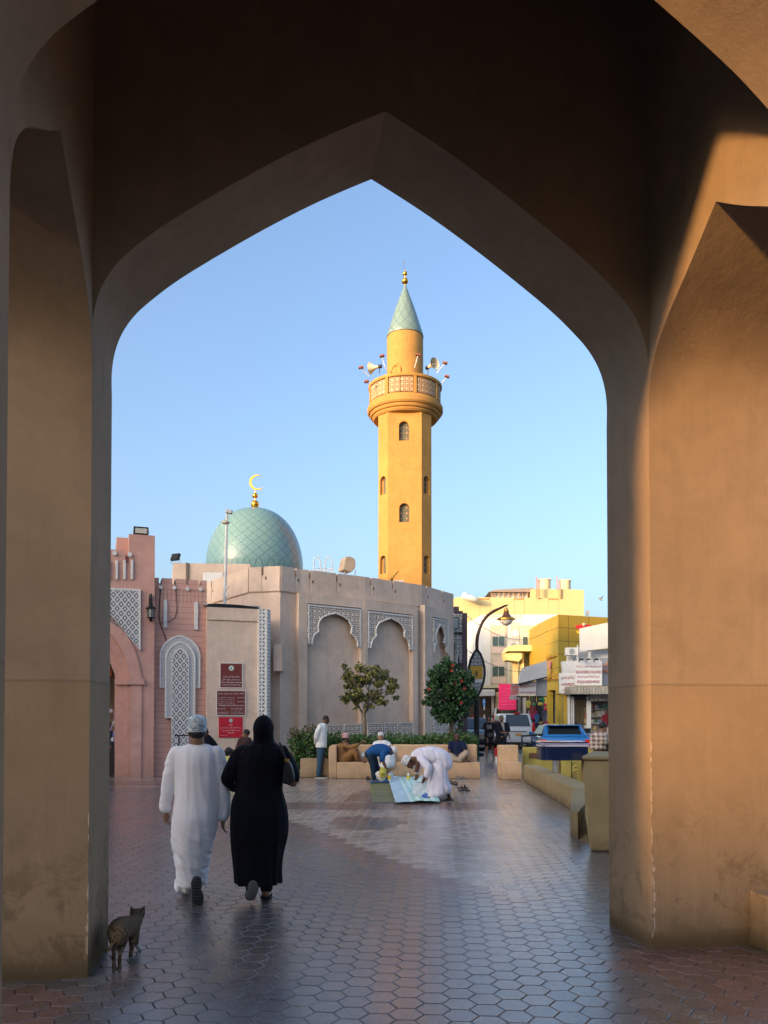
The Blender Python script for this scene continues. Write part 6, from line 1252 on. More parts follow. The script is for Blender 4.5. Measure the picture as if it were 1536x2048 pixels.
MB().tube([(mq.x - .35, mq.y + .9, 1.02), (mq.x, mq.y + 1.02, .98), (mq.x + .35, mq.y + .9, 1.02)], .015, 6).build('handlebar', steel_m, mc_); MB().box(mq.x - .06, mq.x + .06, mq.y - .3, mq.y - .27, .55, .68).build('number_plate', plate_y, mc_); MB().ball((mq.x + .02, mq.y - .25, .75), (.06, .03, .04), 8).build('tail_light', lamp_r, mc_, True)
# hydrant bollard
hq = G(993, 1527); hy = thing('red_hydrant', 'red hydrant with a side outlet on a white pipe beside the short bench', 'hydrant', tuple(hq))
MB().tube([(hq.x, hq.y, 0), (hq.x, hq.y, .25)], .045, 12).build('white_pipe', white_m, hy, True); MB().lathe([(.05, .25), (.06, .26), (.06, .5), (.07, .51), (.07, .54), (.03, .56)], (hq.x, hq.y, 0), 14).build('red_body', red_m, hy, True)
MB().tube([(hq.x, hq.y, .44), (hq.x + .13, hq.y, .44)], .035, 8).build('outlet', white_m, hy); MB().tube([(hq.x + .13, hq.y, .44), (hq.x + .17, hq.y, .44)], .05, 10).build('outlet_cap', red_m, hy)
lb_ = thing('lamp_foot_planter', 'dark round pot at the foot of the lamp post behind the bench end', 'pot', tuple(G(958, 1500))); q = G(961, 1502); MB().lathe([(.16, 0), (.24, .18), (.26, .2), (.2, .21)], (q.x, q.y, 0), 16).build('pot', black_m, lb_, True)
hr = MB().tube([A(358, 1550, 21.2), A(358, 1471, 21.2)], .02, 6).tube([A(350, 1471, 21.2), A(392, 1471, 21.2)], .02, 6).tube([A(388, 1550, 21.2), A(388, 1471, 21.2)], .02, 6); hr.build('rail_barrier', black_m, None, origin=tuple(G(370, 1556))); tag(bpy.data.objects['rail_barrier'], 'black metal rail barrier in front of the carved window, behind the man in white', 'barrier')

# ------------------------------------------------------------------ mats, cloth, small things
g = NG('striped_mat'); uvx = g.coord('UV'); sp = g.n('ShaderNodeSeparateXYZ'); g.set(sp.inputs[0], uvx); wn = g.n('ShaderNodeTexWhiteNoise', noise_dimensions='1D'); g.set(wn.inputs['W'], g.M('FLOOR', g.M('MULTIPLY', sp.outputs[1], 34)))
cr = g.n('ShaderNodeValToRGB'); e = cr.color_ramp; e.interpolation = 'CONSTANT'; e.elements[0].color = (.10, .13, .05, 1); e.elements[1].position = .3; e.elements[1].color = (.26, .24, .08, 1)
for p_, c in ((.45, (.05, .10, .12, 1)), (.6, (.45, .32, .10, 1)), (.72, (.08, .16, .06, 1)), (.86, (.34, .15, .05, 1))): x = e.elements.new(p_); x.color = c
g.set(cr.inputs[0], wn.outputs[0]); g.bump(g.n('ShaderNodeTexWave').outputs[1], .1); mat_m = g.out(cr.outputs[0], .5)
def sheet(name, pts, m, z=.012, th=.006, nu=20, nv=30, wave=.006, parent=None, origin=None, seed=0, freq=9):
    """a thin cloth over four ground corners, slightly rumpled"""
    a, b, c, d = [Vector(p) for p in pts]; mb = MB(); vs = []
    for j in range(nv + 1):
        for i in range(nu + 1):
            u, v = i / nu, j / nv; p = (a * (1 - u) + b * u) * (1 - v) + (d * (1 - u) + c * u) * v
            vs.append(Vector((p.x, p.y, z + p.z + wave * (noise.noise(Vector((p.x * freq, p.y * freq * .5, seed))) + .6))))
    fs = [(j * (nu + 1) + i, j * (nu + 1) + i + 1, (j + 1) * (nu + 1) + i + 1, (j + 1) * (nu + 1) + i) for j in range(nv) for i in range(nu)]
    wd = (b - a).length; ln = (d - a).length
    uv = [[(i2 / nu * wd, j2 / nv * ln) for (i2, j2) in ((i, j), (i + 1, j), (i + 1, j + 1), (i, j + 1))] for j in range(nv) for i in range(nu)]
    mb.add(vs, fs, uv); o = mb.build(name, m, parent, True, origin); so = o.modifiers.new('thick', 'SOLIDIFY'); so.thickness = th; return o
m1 = [G(744, 1606), G(882, 1606.5), G(838, 1563), G(739, 1566)]
mt = sheet('woven_mat', m1, mat_m, .006, .006, wave=.003, origin=tuple(G(740, 1606))); tag(mt, 'green and brown striped woven mat spread on the paving', 'mat')
mt2 = sheet('blue_mat', [G(738, 1567, .004), G(800, 1567, .004), G(800, 1558, .004), G(746, 1558, .004)], mat('blue_mat_weave', (.03, .10, .22), .7, 0, .3, 30), .018, .006, 6, 6, .003, origin=tuple(G(745, 1566))); tag(mt2, 'blue end of a second mat under the feet of the man in blue', 'mat')
mt3 = sheet('dark_mat', [G(868, 1605), G(906, 1603), G(893, 1566), G(850, 1566)], mat('dark_mat_weave', (.09, .085, .05), .7, 0, .3, 20), .003, .004, 6, 14, .002, origin=tuple(G(900, 1603))); tag(mt3, 'dark edge of a mat showing right of the bending man in white', 'mat')
g = NG('mint_cloth'); uvx = g.coord('UV'); sp = g.n('ShaderNodeSeparateXYZ'); g.set(sp.inputs[0], uvx); st = g.M('SINE', g.M('MULTIPLY', sp.outputs[0], 44)); f = g.ramp(st, -.3, .4)
col = g.mix(f, (.36, .62, .55), (.62, .74, .70))
vo = g.n('ShaderNodeTexVoronoi', voronoi_dimensions='2D'); g.set(vo.inputs[0], g.mapped(uvx, (9, 3.4, 1))); edge_ = g.M('LESS_THAN', sp.outputs[0], .26); dots = g.M('MULTIPLY', g.M('LESS_THAN', vo.outputs[0], .26), edge_); col = g.mix(dots, g.mix(edge_, col, (.58, .72, .74)), (.04, .12, .35)); cloth_m = g.out(col, .7)
cp = [G(790, 1606, .02), G(880, 1605, .02), G(838, 1556, .02), G(775, 1555.5, .02)]
ct = sheet('meal_cloth', cp, cloth_m, .012, .003, 26, 46, .05, origin=tuple(G(800, 1604)), seed=3, freq=5); tag(ct, 'mint green striped cloth with a blue patterned edge laid over the mat', 'cloth')
bag_m = gloss('clear_plastic', (.75, .77, .78), .25, 0); bag_m.node_tree.nodes['Principled BSDF'].inputs['Alpha'].default_value = .55
def rumple(a_=.02, f_=14, s=0): return lambda co: a_ * noise.noise(co * f_ + Vector((s, s, s)))
def plasbag(name, label, c, r, m, extra=None):
    t = blob(name, [El(c, r)] + (extra or []), .018, m, None, rumple(.045, 13, c[0]), 1, origin=tuple(c)); tag(t, label, 'bag'); return t
Yw = 15.9
q = A(845, 1582, 16.2); plasbag('plastic_bag', 'big clear plastic bag with blue print held over the mint cloth', (q.x, 16.2, q.z), (.22, .18, .20), bag_m, [El(A(838, 1575, 16.3), (.14, .1, .12)), Cp(A(848, 1573, 16.2), .06, A(846, 1562, 16.1), .025), El(A(852, 1592, 16), (.12, .1, .1))])
rr = random.Random(6); pr = MB()
for k in range(9): p_ = A(852 + rr.uniform(-7, 5), 1590 + rr.uniform(-6, 6), 15.86); pr.ball(p_, (.02, .006, .025), 6)
pr.build('blue_print', mat('print_blue', (.05, .15, .5), .5), bpy.data.objects['plastic_bag'])
q = A(762, 1553, 20.0); plasbag('white_bag', 'crumpled white carrier bag standing on the mat at the blue man\'s feet', (q.x, 20.0, q.z), (.10, .09, .12), mat('white_bag_plastic', (.7, .66, .6), .5, 0, .1, 9), [El(A(757, 1550, 20), (.07, .07, .10))])
q = A(765, 1545, 19.7); plasbag('yellow_food_bag', 'clear bag of yellow food packs held above the white carrier bag', (q.x, 19.7, q.z), (.10, .08, .12), mat('yellow_pack', (.5, .42, .06), .3, 0, .3, 30), [Cp(A(765, 1540, 19.7), .06, A(768, 1535, 19.7), .02)])
def cup(px, py, Y, m, label, grp, z0=None):
    q = A(px, py, Y); z = q.z if z0 is None else z0; t = thing('juice_cup', label, 'cup', (q.x, Y, z), grp); MB().lathe([(.035, 0), (.05, .13), (.045, .13), (.03, .01)], (q.x, Y, z), 12).build('cup', m, t, True); MB().lathe([(.04, .13), (.045, .15), (.02, .2), (.015, .2)], (q.x, Y, z), 10).build('lid', bag_m, t, True)
ym_ = gloss('yellow_juice', (.7, .55, .03), .2); wm_ = gloss('water_blue', (.5, .62, .68), .1)
cup(779, 1557, 20.6, ym_, 'yellow juice cup nearest the man in blue at the top of the cloth', 'cups on the cloth', .03); cup(816.5, 1557, 20.6, ym_, 'yellow juice cup alone in the middle top of the cloth', 'cups on the cloth', .03)
cup(843, 1556, 19.0, wm_, 'clear water bottle right beside the hands of the bending man in white', 'cups on the cloth', .10); cup(783, 1556, 21.2, wm_, 'clear cup behind the yellow juice cup near the bench', 'cups on the cloth', .03)
def shoe(px, py, yaw, m, label, grp, L_=.27, strap=True, Y=None):
    q = G(px, py); t = thing('sandal', label, 'sandal', tuple(q), grp); M = Matrix.Rotation(yaw, 3, 'Z'); P = [(-.04, 0), (-.045, .08), (-.035, .14), (-.05, .2), (-.035, .26), (.0, .275), (.035, .26), (.045, .2), (.035, .12), (.04, .03), (.02, -.005), (-.02, -.005)]
    P = [(x, y * L_ / .27) for x, y in P]; ux = M @ Vector((1, 0, 0)); uy = M @ Vector((0, 1, 0)); MB().prism(P, q + Vector((0, 0, .004)), ux, uy, (0, 0, .022)).build('sole', m, t, bevel=.004)
    if strap: MB().tube([q + ux * (.045 * math.cos(a_)) + uy * .18 * L_ / .27 + Vector((0, 0, .02 + .055 * math.sin(a_))) for a_ in [math.pi * k / 8 for k in range(9)]], .014, 6).build('strap', m, t, True); MB().tube([q + ux * (.043 * math.cos(a_)) + uy * .10 * L_ / .27 + Vector((0, 0, .02 + .05 * math.sin(a_))) for a_ in [math.pi * k / 8 for k in range(9)]], .010, 6).build('strap', m, t, True)
    return t
sb_ = mat('sandal_black', (.02, .018, .018), .6, 0, 0); sg_ = mat('sandal_grey', (.22, .2, .18), .7, 0, 0)
shoe(917, 1582, R(-80), sb_, 'black two strap sandal lying right of the mats, the nearer of its pair', 'black sandals right of the mats'); shoe(915, 1577, R(-75), sb_, 'black two strap sandal lying right of the mats, the farther of its pair', 'black sandals right of the mats')
shoe(913, 1571, R(5), sb_, 'small dark sandal between the black pair and the bench', 'sandals by the bench', .22); shoe(903, 1569, R(2), sb_, 'small dark sandal beside the bending man\'s robe', 'sandals by the bench', .22)
shoe(916, 1557, R(176), sg_, 'grey sandal against the bench front, left one of the pair', 'grey sandals at the bench'); shoe(924, 1557, R(184), sg_, 'grey sandal against the bench front, right one of the pair', 'grey sandals at the bench')
shoe(738, 1560, R(10), sb_, 'dark slipper just left of the barefoot man in blue, by the bench', 'slippers near the blue mat')
# ------------------------------------------------------------------ people
def cloth(name, c, var=.06, rough=.85, sheen=0):
    g = NG(name); co = g.coord(); nz = g.noise(co, 5, 4, .6); col = g.mix(g.ramp(nz, .3, .7), tuple(x * (1 - var) for x in c), tuple(min(1, x * (1 + var)) for x in c)); g.bump(g.noise(g.mapped(co, (1.6, 1.6, .6)), 9, 4, .6), .35, .02); return g.out(col, rough, 0, .15)
white_c = cloth('white_thobe_cotton', (.80, .77, .81)); black_c = cloth('black_abaya', (.006, .006, .010), .3, .75); black_c.node_tree.nodes['Principled BSDF'].inputs['Specular IOR Level'].default_value = .1
blue_s = cloth('blue_shirt', (.015, .075, .22)); navy_c = cloth('navy_trousers', (.015, .03, .05)); jean = cloth('blue_jeans', (.04, .085, .14)); wshirt = cloth('white_shirt', (.70, .69, .67)); brown_c = cloth('brown_robe', (.26, .13, .05)); lilac_c = cloth('pale_lilac_thobe', (.74, .69, .76)); khaki = cloth('khaki_trousers', (.40, .30, .21)); navs = cloth('navy_polo', (.012, .018, .05)); blk = cloth('black_cotton', (.014, .014, .018)); greyc = cloth('grey_shirt', (.35, .34, .33)); maroon_c = cloth('maroon_shirt', (.12, .012, .02)); yellow_c = cloth('yellow_dress', (.55, .5, .18)); dkbrown = cloth('dark_brown_cloth', (.06, .03, .03))
def capmat(name, base, ink, sc=26):
    g = NG(name); co = g.coord(); v1 = g.n('ShaderNodeTexVoronoi', feature='DISTANCE_TO_EDGE'); g.set(v1.inputs[0], co); v1.inputs['Scale'].default_value = sc; nz = g.noise(co, sc * 1.1, 3, .6, 1.4)
    m_ = g.M('MULTIPLY', g.ramp(nz, .50, .56), .85); g.bump(nz, .3, .004); return g.out(g.mix(m_, base, ink), .85, 0, .2)
cap_w = capmat('embroidered_cap', (.66, .70, .72), (.14, .22, .30), 34); cap_r = capmat('red_embroidered_cap', (.60, .42, .40), (.42, .06, .06), 30); cap_p = capmat('pale_cap', (.72, .70, .68), (.5, .46, .44), 30)
def cap(T, rot, m, parent, s=1.0, h=.10, up=0.045, tilt=None, grow=1.0):
    """Omani style cap: upright band and rounded crown"""
    mb = MB(); n = 28; vs = []; prof = [(1.0, -.012), (1.03, 0), (1.02, .028), (1.03, .032), (1.0, .062), (.93, .082), (.72, .097), (.4, .105), (.05, .108)]
    for rr_, z in prof:
        for k in range(n):
            q = 2 * math.pi * k / n; vs.append(T(.082 * grow * rr_ * math.cos(q), -.012 + .098 * grow * rr_ * math.sin(q), up + z * h / .105))
    fs = [(i * n + k, i * n + (k + 1) % n, (i + 1) * n + (k + 1) % n, (i + 1) * n + k) for i in range(len(prof) - 1) for k in range(n)] + [tuple(range(n)), tuple((len(prof) - 1) * n + k for k in range(n))]
    o = mb.add(vs, fs).build('cap', m, parent, True); return o
def hairp(T, rot, parent, s=1.0, vox=.01, full=True):
    P = [El(T(0, -.022, .035), (.083 * s, .092 * s, .086 * s), rot)] if full else [El(T(0, -.035, -.012), (.078 * s, .075 * s, .055 * s), rot)]
    return blob('hair', P, vox, MATS['hair'], parent, rumple(.006, 40), 1)
def person(label, loc, skin_prims, skin, vox, group=None):
    t = thing('person', label, 'person', tuple(loc), group); b = blob('body', skin_prims, vox, skin, t, None, 3); return t, b
def folds(amp, cx, cy, zlo, zhi, n=11, seed=0, base=.002):
    """vertical cloth folds that grow towards the hem"""
    def f(co):
        a = math.atan2(co.y - cy, co.x - cx); k = max(0, min(1, (zhi - co.z) / (zhi - zlo)))
        nz = noise.noise(Vector((math.cos(a) * 1.3, math.sin(a) * 1.3, co.z * .8 + seed)))
        w_ = math.sin(a * n + nz * 4 + co.z * 1.5); w2 = noise.noise(Vector((co.x * 7, co.y * 7, co.z * 4.5 + seed * 3)))
        return amp * (.25 + k) * (w_ * .6 + w2 * 1.1) + base * noise.noise(co * 30)
    return f
# ---- man in white walking away
D = 7.5
def a(px, py, Y=D): return A(px, py, Y)
S = D / 1600
hc = a(395.5, 1463); hp_, T, rot = head_prims(hc, R(2), R(4), 1.0)
Lh = a(331, 1622, D - .02); Rh = a(446, 1640, D + .02)
sk = hp_ + [Cp(T(0, -.02, -.08), .062, a(395, 1500), .075), Cp(a(346, 1524), .055, a(336, 1578, D - .02), .042), Cp(a(336, 1578, D - .02), .042, Lh, .027), Cp(a(438, 1524), .055, a(448, 1580), .042), Cp(a(448, 1580), .042, Rh, .027),
     Cp(a(395, 1500), .09, a(393, 1600), .13), Cp(a(383, 1610), .09, a(376, 1690, D + .15), .06), Cp(a(376, 1690, D + .15), .06, a(374, 1765, D + .35), .042), Cp(a(404, 1610), .09, a(402, 1690, D + .05), .06), Cp(a(402, 1690, D + .05), .06, a(398, 1748, D - .0), .042)]
sk += hand(Lh, (.05, .0, -1), (.35, .9, 0), .95, .8) + hand(Rh, (-.0, .1, -1), (-.35, .9, 0), .95, .8)
man, mb_ = person('man in long white thobe and embroidered cap walking away beside the woman in black', G(395, 1790), sk, SKIN_M, .0075)
hairp(T, rot, man, 1.0, .008, False); cap(T, rot, cap_w, man, up=.02, h=.135, grow=1.03)
def ring(y, xl, xr, ry, dY=0.): c = a((xl + xr) / 2, y, D + dY); return (tuple(c), (xr - xl) / 2 * S, ry, 0)
rb = [ring(1488, 379, 411, .06), ring(1493, 362, 427, .085), ring(1500, 352, 436, .11), ring(1512, 348, 440, .135), ring(1530, 350, 440, .15), ring(1564, 351, 441, .15), ring(1599, 350, 438, .155, .0), ring(1634, 346, 437, .175, -.02), ring(1658, 344, 432, .18, -.01), ring(1681, 345, 427, .185), ring(1705, 348, 422, .19, .02), ring(1728, 352, 417, .19, .04), ring(1752, 355, 413, .20, .06), ring(1768, 354, 412, .21, .06)]
tb = [Lf(rb)] + chain([(a(354, 1506), .070), (a(344, 1532, D - .01), .070), (a(337, 1572, D - .02), .064), (a(331.5, 1600, D - .02), .056), (a(331, 1615, D - .02), .054)]) + chain([(a(433, 1506), .070), (a(441, 1535), .068), (a(447, 1575), .060), (a(449, 1612, D + .02), .056), (a(447, 1632, D + .02), .052)]) + [Cp(a(365, 1762, D + .08), .07, a(358, 1776, D + .02), .045), Cp(a(384, 1762, D), .07, a(372, 1778, D + .0), .04)]
fm = folds(.010, a(393, 1700).x, D, a(0, 1775).z, a(0, 1520).z, 9, 2)
def fman(co):
    lo = max(0, min(1, (.85 - co.z) / .5)); s1 = co.x * .75 + co.z * .8
    r1 = 1 - abs(noise.noise(Vector((co.x * 13, co.y * 9, co.z * 1.6)))) * 4; r2 = 1 - abs(noise.noise(Vector((s1 * 15, co.y * 8, (co.x - co.z) * 3 + 5)))) * 4
    arm = max(0, min(1, (abs(co.x - a(395, 1500).x) - .20) / .05)); r3 = 1 - abs(noise.noise(Vector((co.x * 6, co.y * 6, co.z * 12 + 3)))) * 3.5
    return .35 * fm(co) + .0035 * r1 * (1 - arm) * (1.1 - lo * .5) + .008 * r2 * lo + .004 * arm * r3
blob('thobe', tb, .009, white_c, man, fman, 7)
MB().tube([a(379 + 32 * k / 8, 1489 + 2.5 * math.sin(math.pi * k / 8), D - .078 + .02 * abs(k - 4) / 4) for k in range(9)], .006, 6).build('collar', white_c, man, True)
# shoes: trailing foot lifted, sole towards us
sole = []
c = a(394, 1781, D - .30)
shm_ = mat('dark_shoe', (.018, .017, .02), .6, 0, .2, 30, .3, 80)
blob('shoe', [El(a(393, 1768, D - .26), (.050, .045, .075)), El(a(395, 1795, D - .26), (.056, .040, .085)), El(a(393, 1783, D - .26), (.046, .04, .06)), El(a(395, 1806, D - .22), (.05, .05, .04))], .007, shm_, man, None, 2)
for k in range(9): 
    q = a(394, 1756 + k * 6.2, D - .31); MB().box(q.x - .036, q.x + .036, q.y + .002, q.y + .012, q.z - .006, q.z + .006).build('sole_tread', mat('sole_grey', (.05, .05, .055), .8) if k == 0 else bpy.data.materials['sole_grey'], bpy.data.objects['shoe'], bevel=.002)
blob('shoe', [El((a(374, 1780, D + .35).x, D + .35, .05), (.05, .13, .05))], .01, shm_, man, None, 2)
pocket = MB().tube([a(437, 1566, D - .135), a(437.5, 1600, D - .14), a(437, 1625, D - .13)], .0035, 5).build('pocket_seam', mat('seam_grey', (.35, .34, .38), .8), man)
# phone-like card in the left hand
# ---- woman in black
D2 = 7.42; S2 = D2 / 1600
def b2_(px, py, Y=D2): return A(px, py, Y)
hc2 = b2_(527, 1463); hp2, T2_, rot2 = head_prims(hc2, R(-4), R(6), .98)
sk2 = hp2 + [Cp(T2_(0, -.02, -.08), .055, b2_(526, 1505), .07), Cp(b2_(526, 1505), .10, b2_(522, 1600), .13), Cp(b2_(508, 1640), .09, b2_(505, 1720), .06), Cp(b2_(505, 1720), .055, b2_(506, 1772, D2 - .12), .036), Cp(b2_(532, 1640), .09, b2_(533, 1720, D2 + .1), .055), Cp(b2_(533, 1720, D2 + .1), .055, b2_(533, 1778, D2 + .02), .034),
       El(b2_(533, 1789, D2 + .08), (.042, .12, .028)), El(b2_(531, 1786, D2 - .0), (.036, .04, .035)), El(b2_(505, 1785, D2 - .15), (.04, .03, .075)), Cp(b2_(480, 1535), .05, b2_(466, 1568), .042), Cp(b2_(573, 1535), .05, b2_(586, 1565), .042)]
wl = b2_(472, 1576, D2 + .18); sk2 += [Cp(b2_(466, 1568), .04, wl, .025)] + hand(wl, (-.2, 1, .0), (0, 0, 1), .9, .6)
wr_ = b2_(578, 1552, D2 + .2); sk2 += [Cp(b2_(586, 1565), .04, wr_, .025)] + hand(wr_, (-.2, 1, .3), (-1, 0, 0), .9, 1.1)
wom, wb_ = person('woman in black abaya and headscarf walking away with a black shoulder bag', G(520, 1793), sk2, SKIN_M, .0085)
def ring2(y, xl, xr, ry, dY=0.): c = b2_((xl + xr) / 2, y, D2 + dY); return (tuple(c), (xr - xl) / 2 * S2, ry, 0)
rb2 = [ring2(1478, 507, 547, .09, 0), ring2(1486, 504, 550, .095, 0), ring2(1493, 488, 560, .12), ring2(1502, 480, 567, .14), ring2(1517, 476, 570, .16), ring2(1540, 474, 569, .165), ring2(1564, 474, 567, .165), ring2(1580, 471.5, 566, .17), ring2(1599, 465, 571, .18), ring2(1622, 461.5, 574.5, .20), ring2(1640, 461, 576, .205), ring2(1658, 461.5, 575.5, .21), ring2(1681, 463, 572, .21), ring2(1704, 465, 567.5, .21), ring2(1728, 467, 564, .21), ring2(1751, 469, 563, .215), ring2(1766, 470, 564, .22)]
tb2 = [Lf(rb2)] + chain([(b2_(486, 1505), .075), (b2_(470, 1530), .082), (b2_(459, 1556), .075), (b2_(463, 1565, D2 + .05), .065), (b2_(470, 1572, D2 + .14), .06)]) + chain([(b2_(561, 1505), .075), (b2_(574, 1528), .082), (b2_(583, 1552), .072), (b2_(582, 1558, D2 + .08), .06), (b2_(578, 1554, D2 + .17), .05)])
fw_ = folds(.008, b2_(518, 1700).x, D2, b2_(0, 1770).z, b2_(0, 1560).z, 10, 7)
tb2 += [Cp(b2_(468, 1573, D2 - .02), .03, b2_(463, 1566), .04)]
blob('abaya', tb2, .011, black_c, wom, lambda co: fw_(co) + .005 * (1 - abs(noise.noise(Vector((co.x * 11, co.y * 9, co.z * 1.5)))) * 4), 6)
blob('headscarf', [El(b2_(527, 1458), (.098, .128, .130)), Cp(b2_(527, 1466), .094, b2_(527, 1484), .098), El(b2_(527, 1492), (.14, .11, .05)), El(b2_(526, 1500), (.17, .135, .05))], .010, black_c, wom, rumple(.005, 9), 3)
blob('under_trousers', [Cp(b2_(506, 1762, D2 - .05), .062, b2_(503, 1776, D2 - .08), .058), Cp(b2_(531, 1762), .062, b2_(533, 1775, D2 + .02), .058)], .01, blk, wom, rumple(.006, 20), 2)
grs = mat('grey_sandal_sole', (.10, .10, .098), .85, 0, .2, 30, .3, 90)
blob('sandal', [El(b2_(506, 1777, D2 - .24), (.052, .03, .075)), El(b2_(499, 1791, D2 - .22), (.045, .04, .05))], .008, grs, wom, None, 2)
blob('sandal', [El((b2_(533, 1789, D2 + .06).x, D2 + .06, .018), (.055, .15, .018))], .008, blk, wom, None, 1)
bagc = b2_(575.5, 1548, D2 - .12); bk = thing('shoulder_bag', 'black leather shoulder bag hanging from the right shoulder of the woman in black', 'bag', tuple(bagc)); bl = mat('black_leather', (.012, .012, .016), .42, 0, .2, 30, .3, 60)
P = [(563.5, 1566), (565, 1545), (569, 1528), (574, 1521), (579, 1524), (584, 1535), (588, 1552), (588, 1563), (583, 1568), (570, 1569)]; PP = [b2_(x, y, D2 - .17) for x, y in P]
MB().prism([(p.x, p.z) for p in PP], (0, D2 - .17, 0), (1, 0, 0), (0, 0, 1), (0, .10, 0)).build('bag_body', bl, bk, bevel=.018)
MB().tube([b2_(559, 1486, D2 - .11), b2_(564, 1494, D2 - .15), b2_(569, 1510, D2 - .16), b2_(572, 1523, D2 - .13)], .011, 6).build('strap', bl, bk, True); MB().tube([b2_(559, 1486, D2 - .11), b2_(562, 1500, D2 - .17), b2_(568, 1513, D2 - .17), b2_(577, 1525, D2 - .13)], .009, 6).build('strap', bl, bk, True)
for x, y in ((572, 1520.5), (576, 1521)): q = b2_(x, y, D2 - .165); MB().tube([q + Vector((.012 * math.cos(t_), 0, .012 * math.sin(t_))) for t_ in [k * .7 for k in range(10)]], .003, 5).build('ring', gold_m, bk, True)

# ---- cat
Yc = 5.55
def k_(x, y, Y=Yc): return A(180 + x / 10.97, 1790 + y / 10.97, Y)
fm_ = NG('tabby_fur'); co = fm_.coord(); nz = fm_.noise(fm_.mapped(co, (9, 9, 4)), 3, 5, .7, .8); fine = fm_.noise(fm_.mapped(co, (1, 1, .35)), 150, 3, .7)
wv = fm_.n('ShaderNodeTexWave'); fm_.set(wv.inputs[0], co); wv.inputs['Scale'].default_value = 16; wv.inputs['Distortion'].default_value = 14; wv.inputs['Detail'].default_value = 3; wv.bands_direction = 'Y'
colf = fm_.mix(fm_.ramp(wv.outputs[1], .15, .9), (.085, .056, .038), (.24, .16, .105)); colf = fm_.mix(fm_.M('MULTIPLY', fm_.ramp(nz, .4, .65), .5), colf, (.24, .155, .09)); colf = fm_.mix(fm_.M('MULTIPLY', fine, .6), colf, (.03, .022, .016)); fm_.bump(fine, .8, .006); fur = fm_.out(colf, .9, 0, .1); fm_.b.inputs['Sheen Weight'].default_value = .0
Yr, Yf_ = 5.40, 5.72
cat_p = chain([(k_(620, 800, 5.40), .074), (k_(680, 740, 5.48), .080), (k_(790, 700, 5.58), .074), (k_(920, 640, 5.68), .062), (k_(1000, 560, 5.74), .050), (k_(1030, 470, 5.78), .043)])
cat_p += [El(k_(1050, 425, 5.80), (.050, .055, .044)), Cp(k_(1065, 445, 5.84), .028, k_(1085, 460, 5.87), .02), Cp(k_(650, 850, 5.38), .066, k_(600, 960, 5.36), .05)]
for (ex, ey, bx) in ((905, 262, 950), (1190, 250, 1130)): cat_p += [Cp(k_(bx, 395, 5.79), .026, k_((bx + ex) / 2, 320, 5.79), .017), Cp(k_((bx + ex) / 2, 320, 5.79), .016, k_(ex, ey, 5.79), .006)]
# hind legs: thigh, knee, hock, foot
cat_p += chain([(k_(570, 900, 5.40), .052), (k_(545, 1060, 5.44), .034), (k_(520, 1230, 5.36), .016), (k_(525, 1400, 5.38), .0125), (k_(528, 1600, 5.38), .014)]) + [Cp(k_(535, 1620, 5.38), .016, k_(540, 1630, 5.43), .015)]
cat_p += chain([(k_(690, 930, 5.40), .050), (k_(690, 1090, 5.46), .032), (k_(660, 1260, 5.38), .016), (k_(652, 1420, 5.41), .0125), (k_(650, 1600, 5.41), .014)]) + [Cp(k_(650, 1615, 5.41), .014, k_(658, 1620, 5.46), .013)]
cat_p += chain([(k_(940, 780, 5.66), .042), (k_(930, 980, 5.66), .027), (k_(915, 1180, 5.66), .017), (k_(890, 1370, 5.64), .014)]) + [Cp(k_(885, 1385, 5.64), .015, k_(895, 1380, 5.69), .014)]
cat_p += chain([(k_(980, 760, 5.74), .038), (k_(1000, 960, 5.78), .024), (k_(1030, 1090, 5.80), .016), (k_(1085, 1170, 5.82), .014), (k_(1120, 1185, 5.86), .015)])
cat_p += chain([(k_(530, 800, 5.36), .022), (k_(485, 960, 5.34), .017), (k_(480, 1080, 5.33), .014), (k_(440, 1170, 5.32), .012), (k_(370, 1220, 5.32), .012), (k_(290, 1225, 5.31), .009)])
ct_ = blob('cat', cat_p, .0045, fur, None, lambda co: .0018 * noise.noise(co * 90) + .001 * noise.noise(co * 200), 2, origin=tuple(G(240, 1935))); tag(ct_, 'brown tabby cat walking away beside the left pier of the gatehouse', 'cat')
blob('white_paw', chain([(k_(1040, 1100, 5.80), .0185), (k_(1085, 1165, 5.82), .0168), (k_(1122, 1183, 5.86), .0172)]), .004, mat('white_fur', (.5, .47, .43), .9, 0, .1, 60), ct_, None, 2)
blob('white_paw', [Cp(k_(935, 1290, 5.70), .012, k_(945, 1350, 5.70), .016)], .004, bpy.data.materials['white_fur'], ct_, None, 2)

# ---- people by the bench (about 70 pixels a metre in the photograph)
V1 = .013
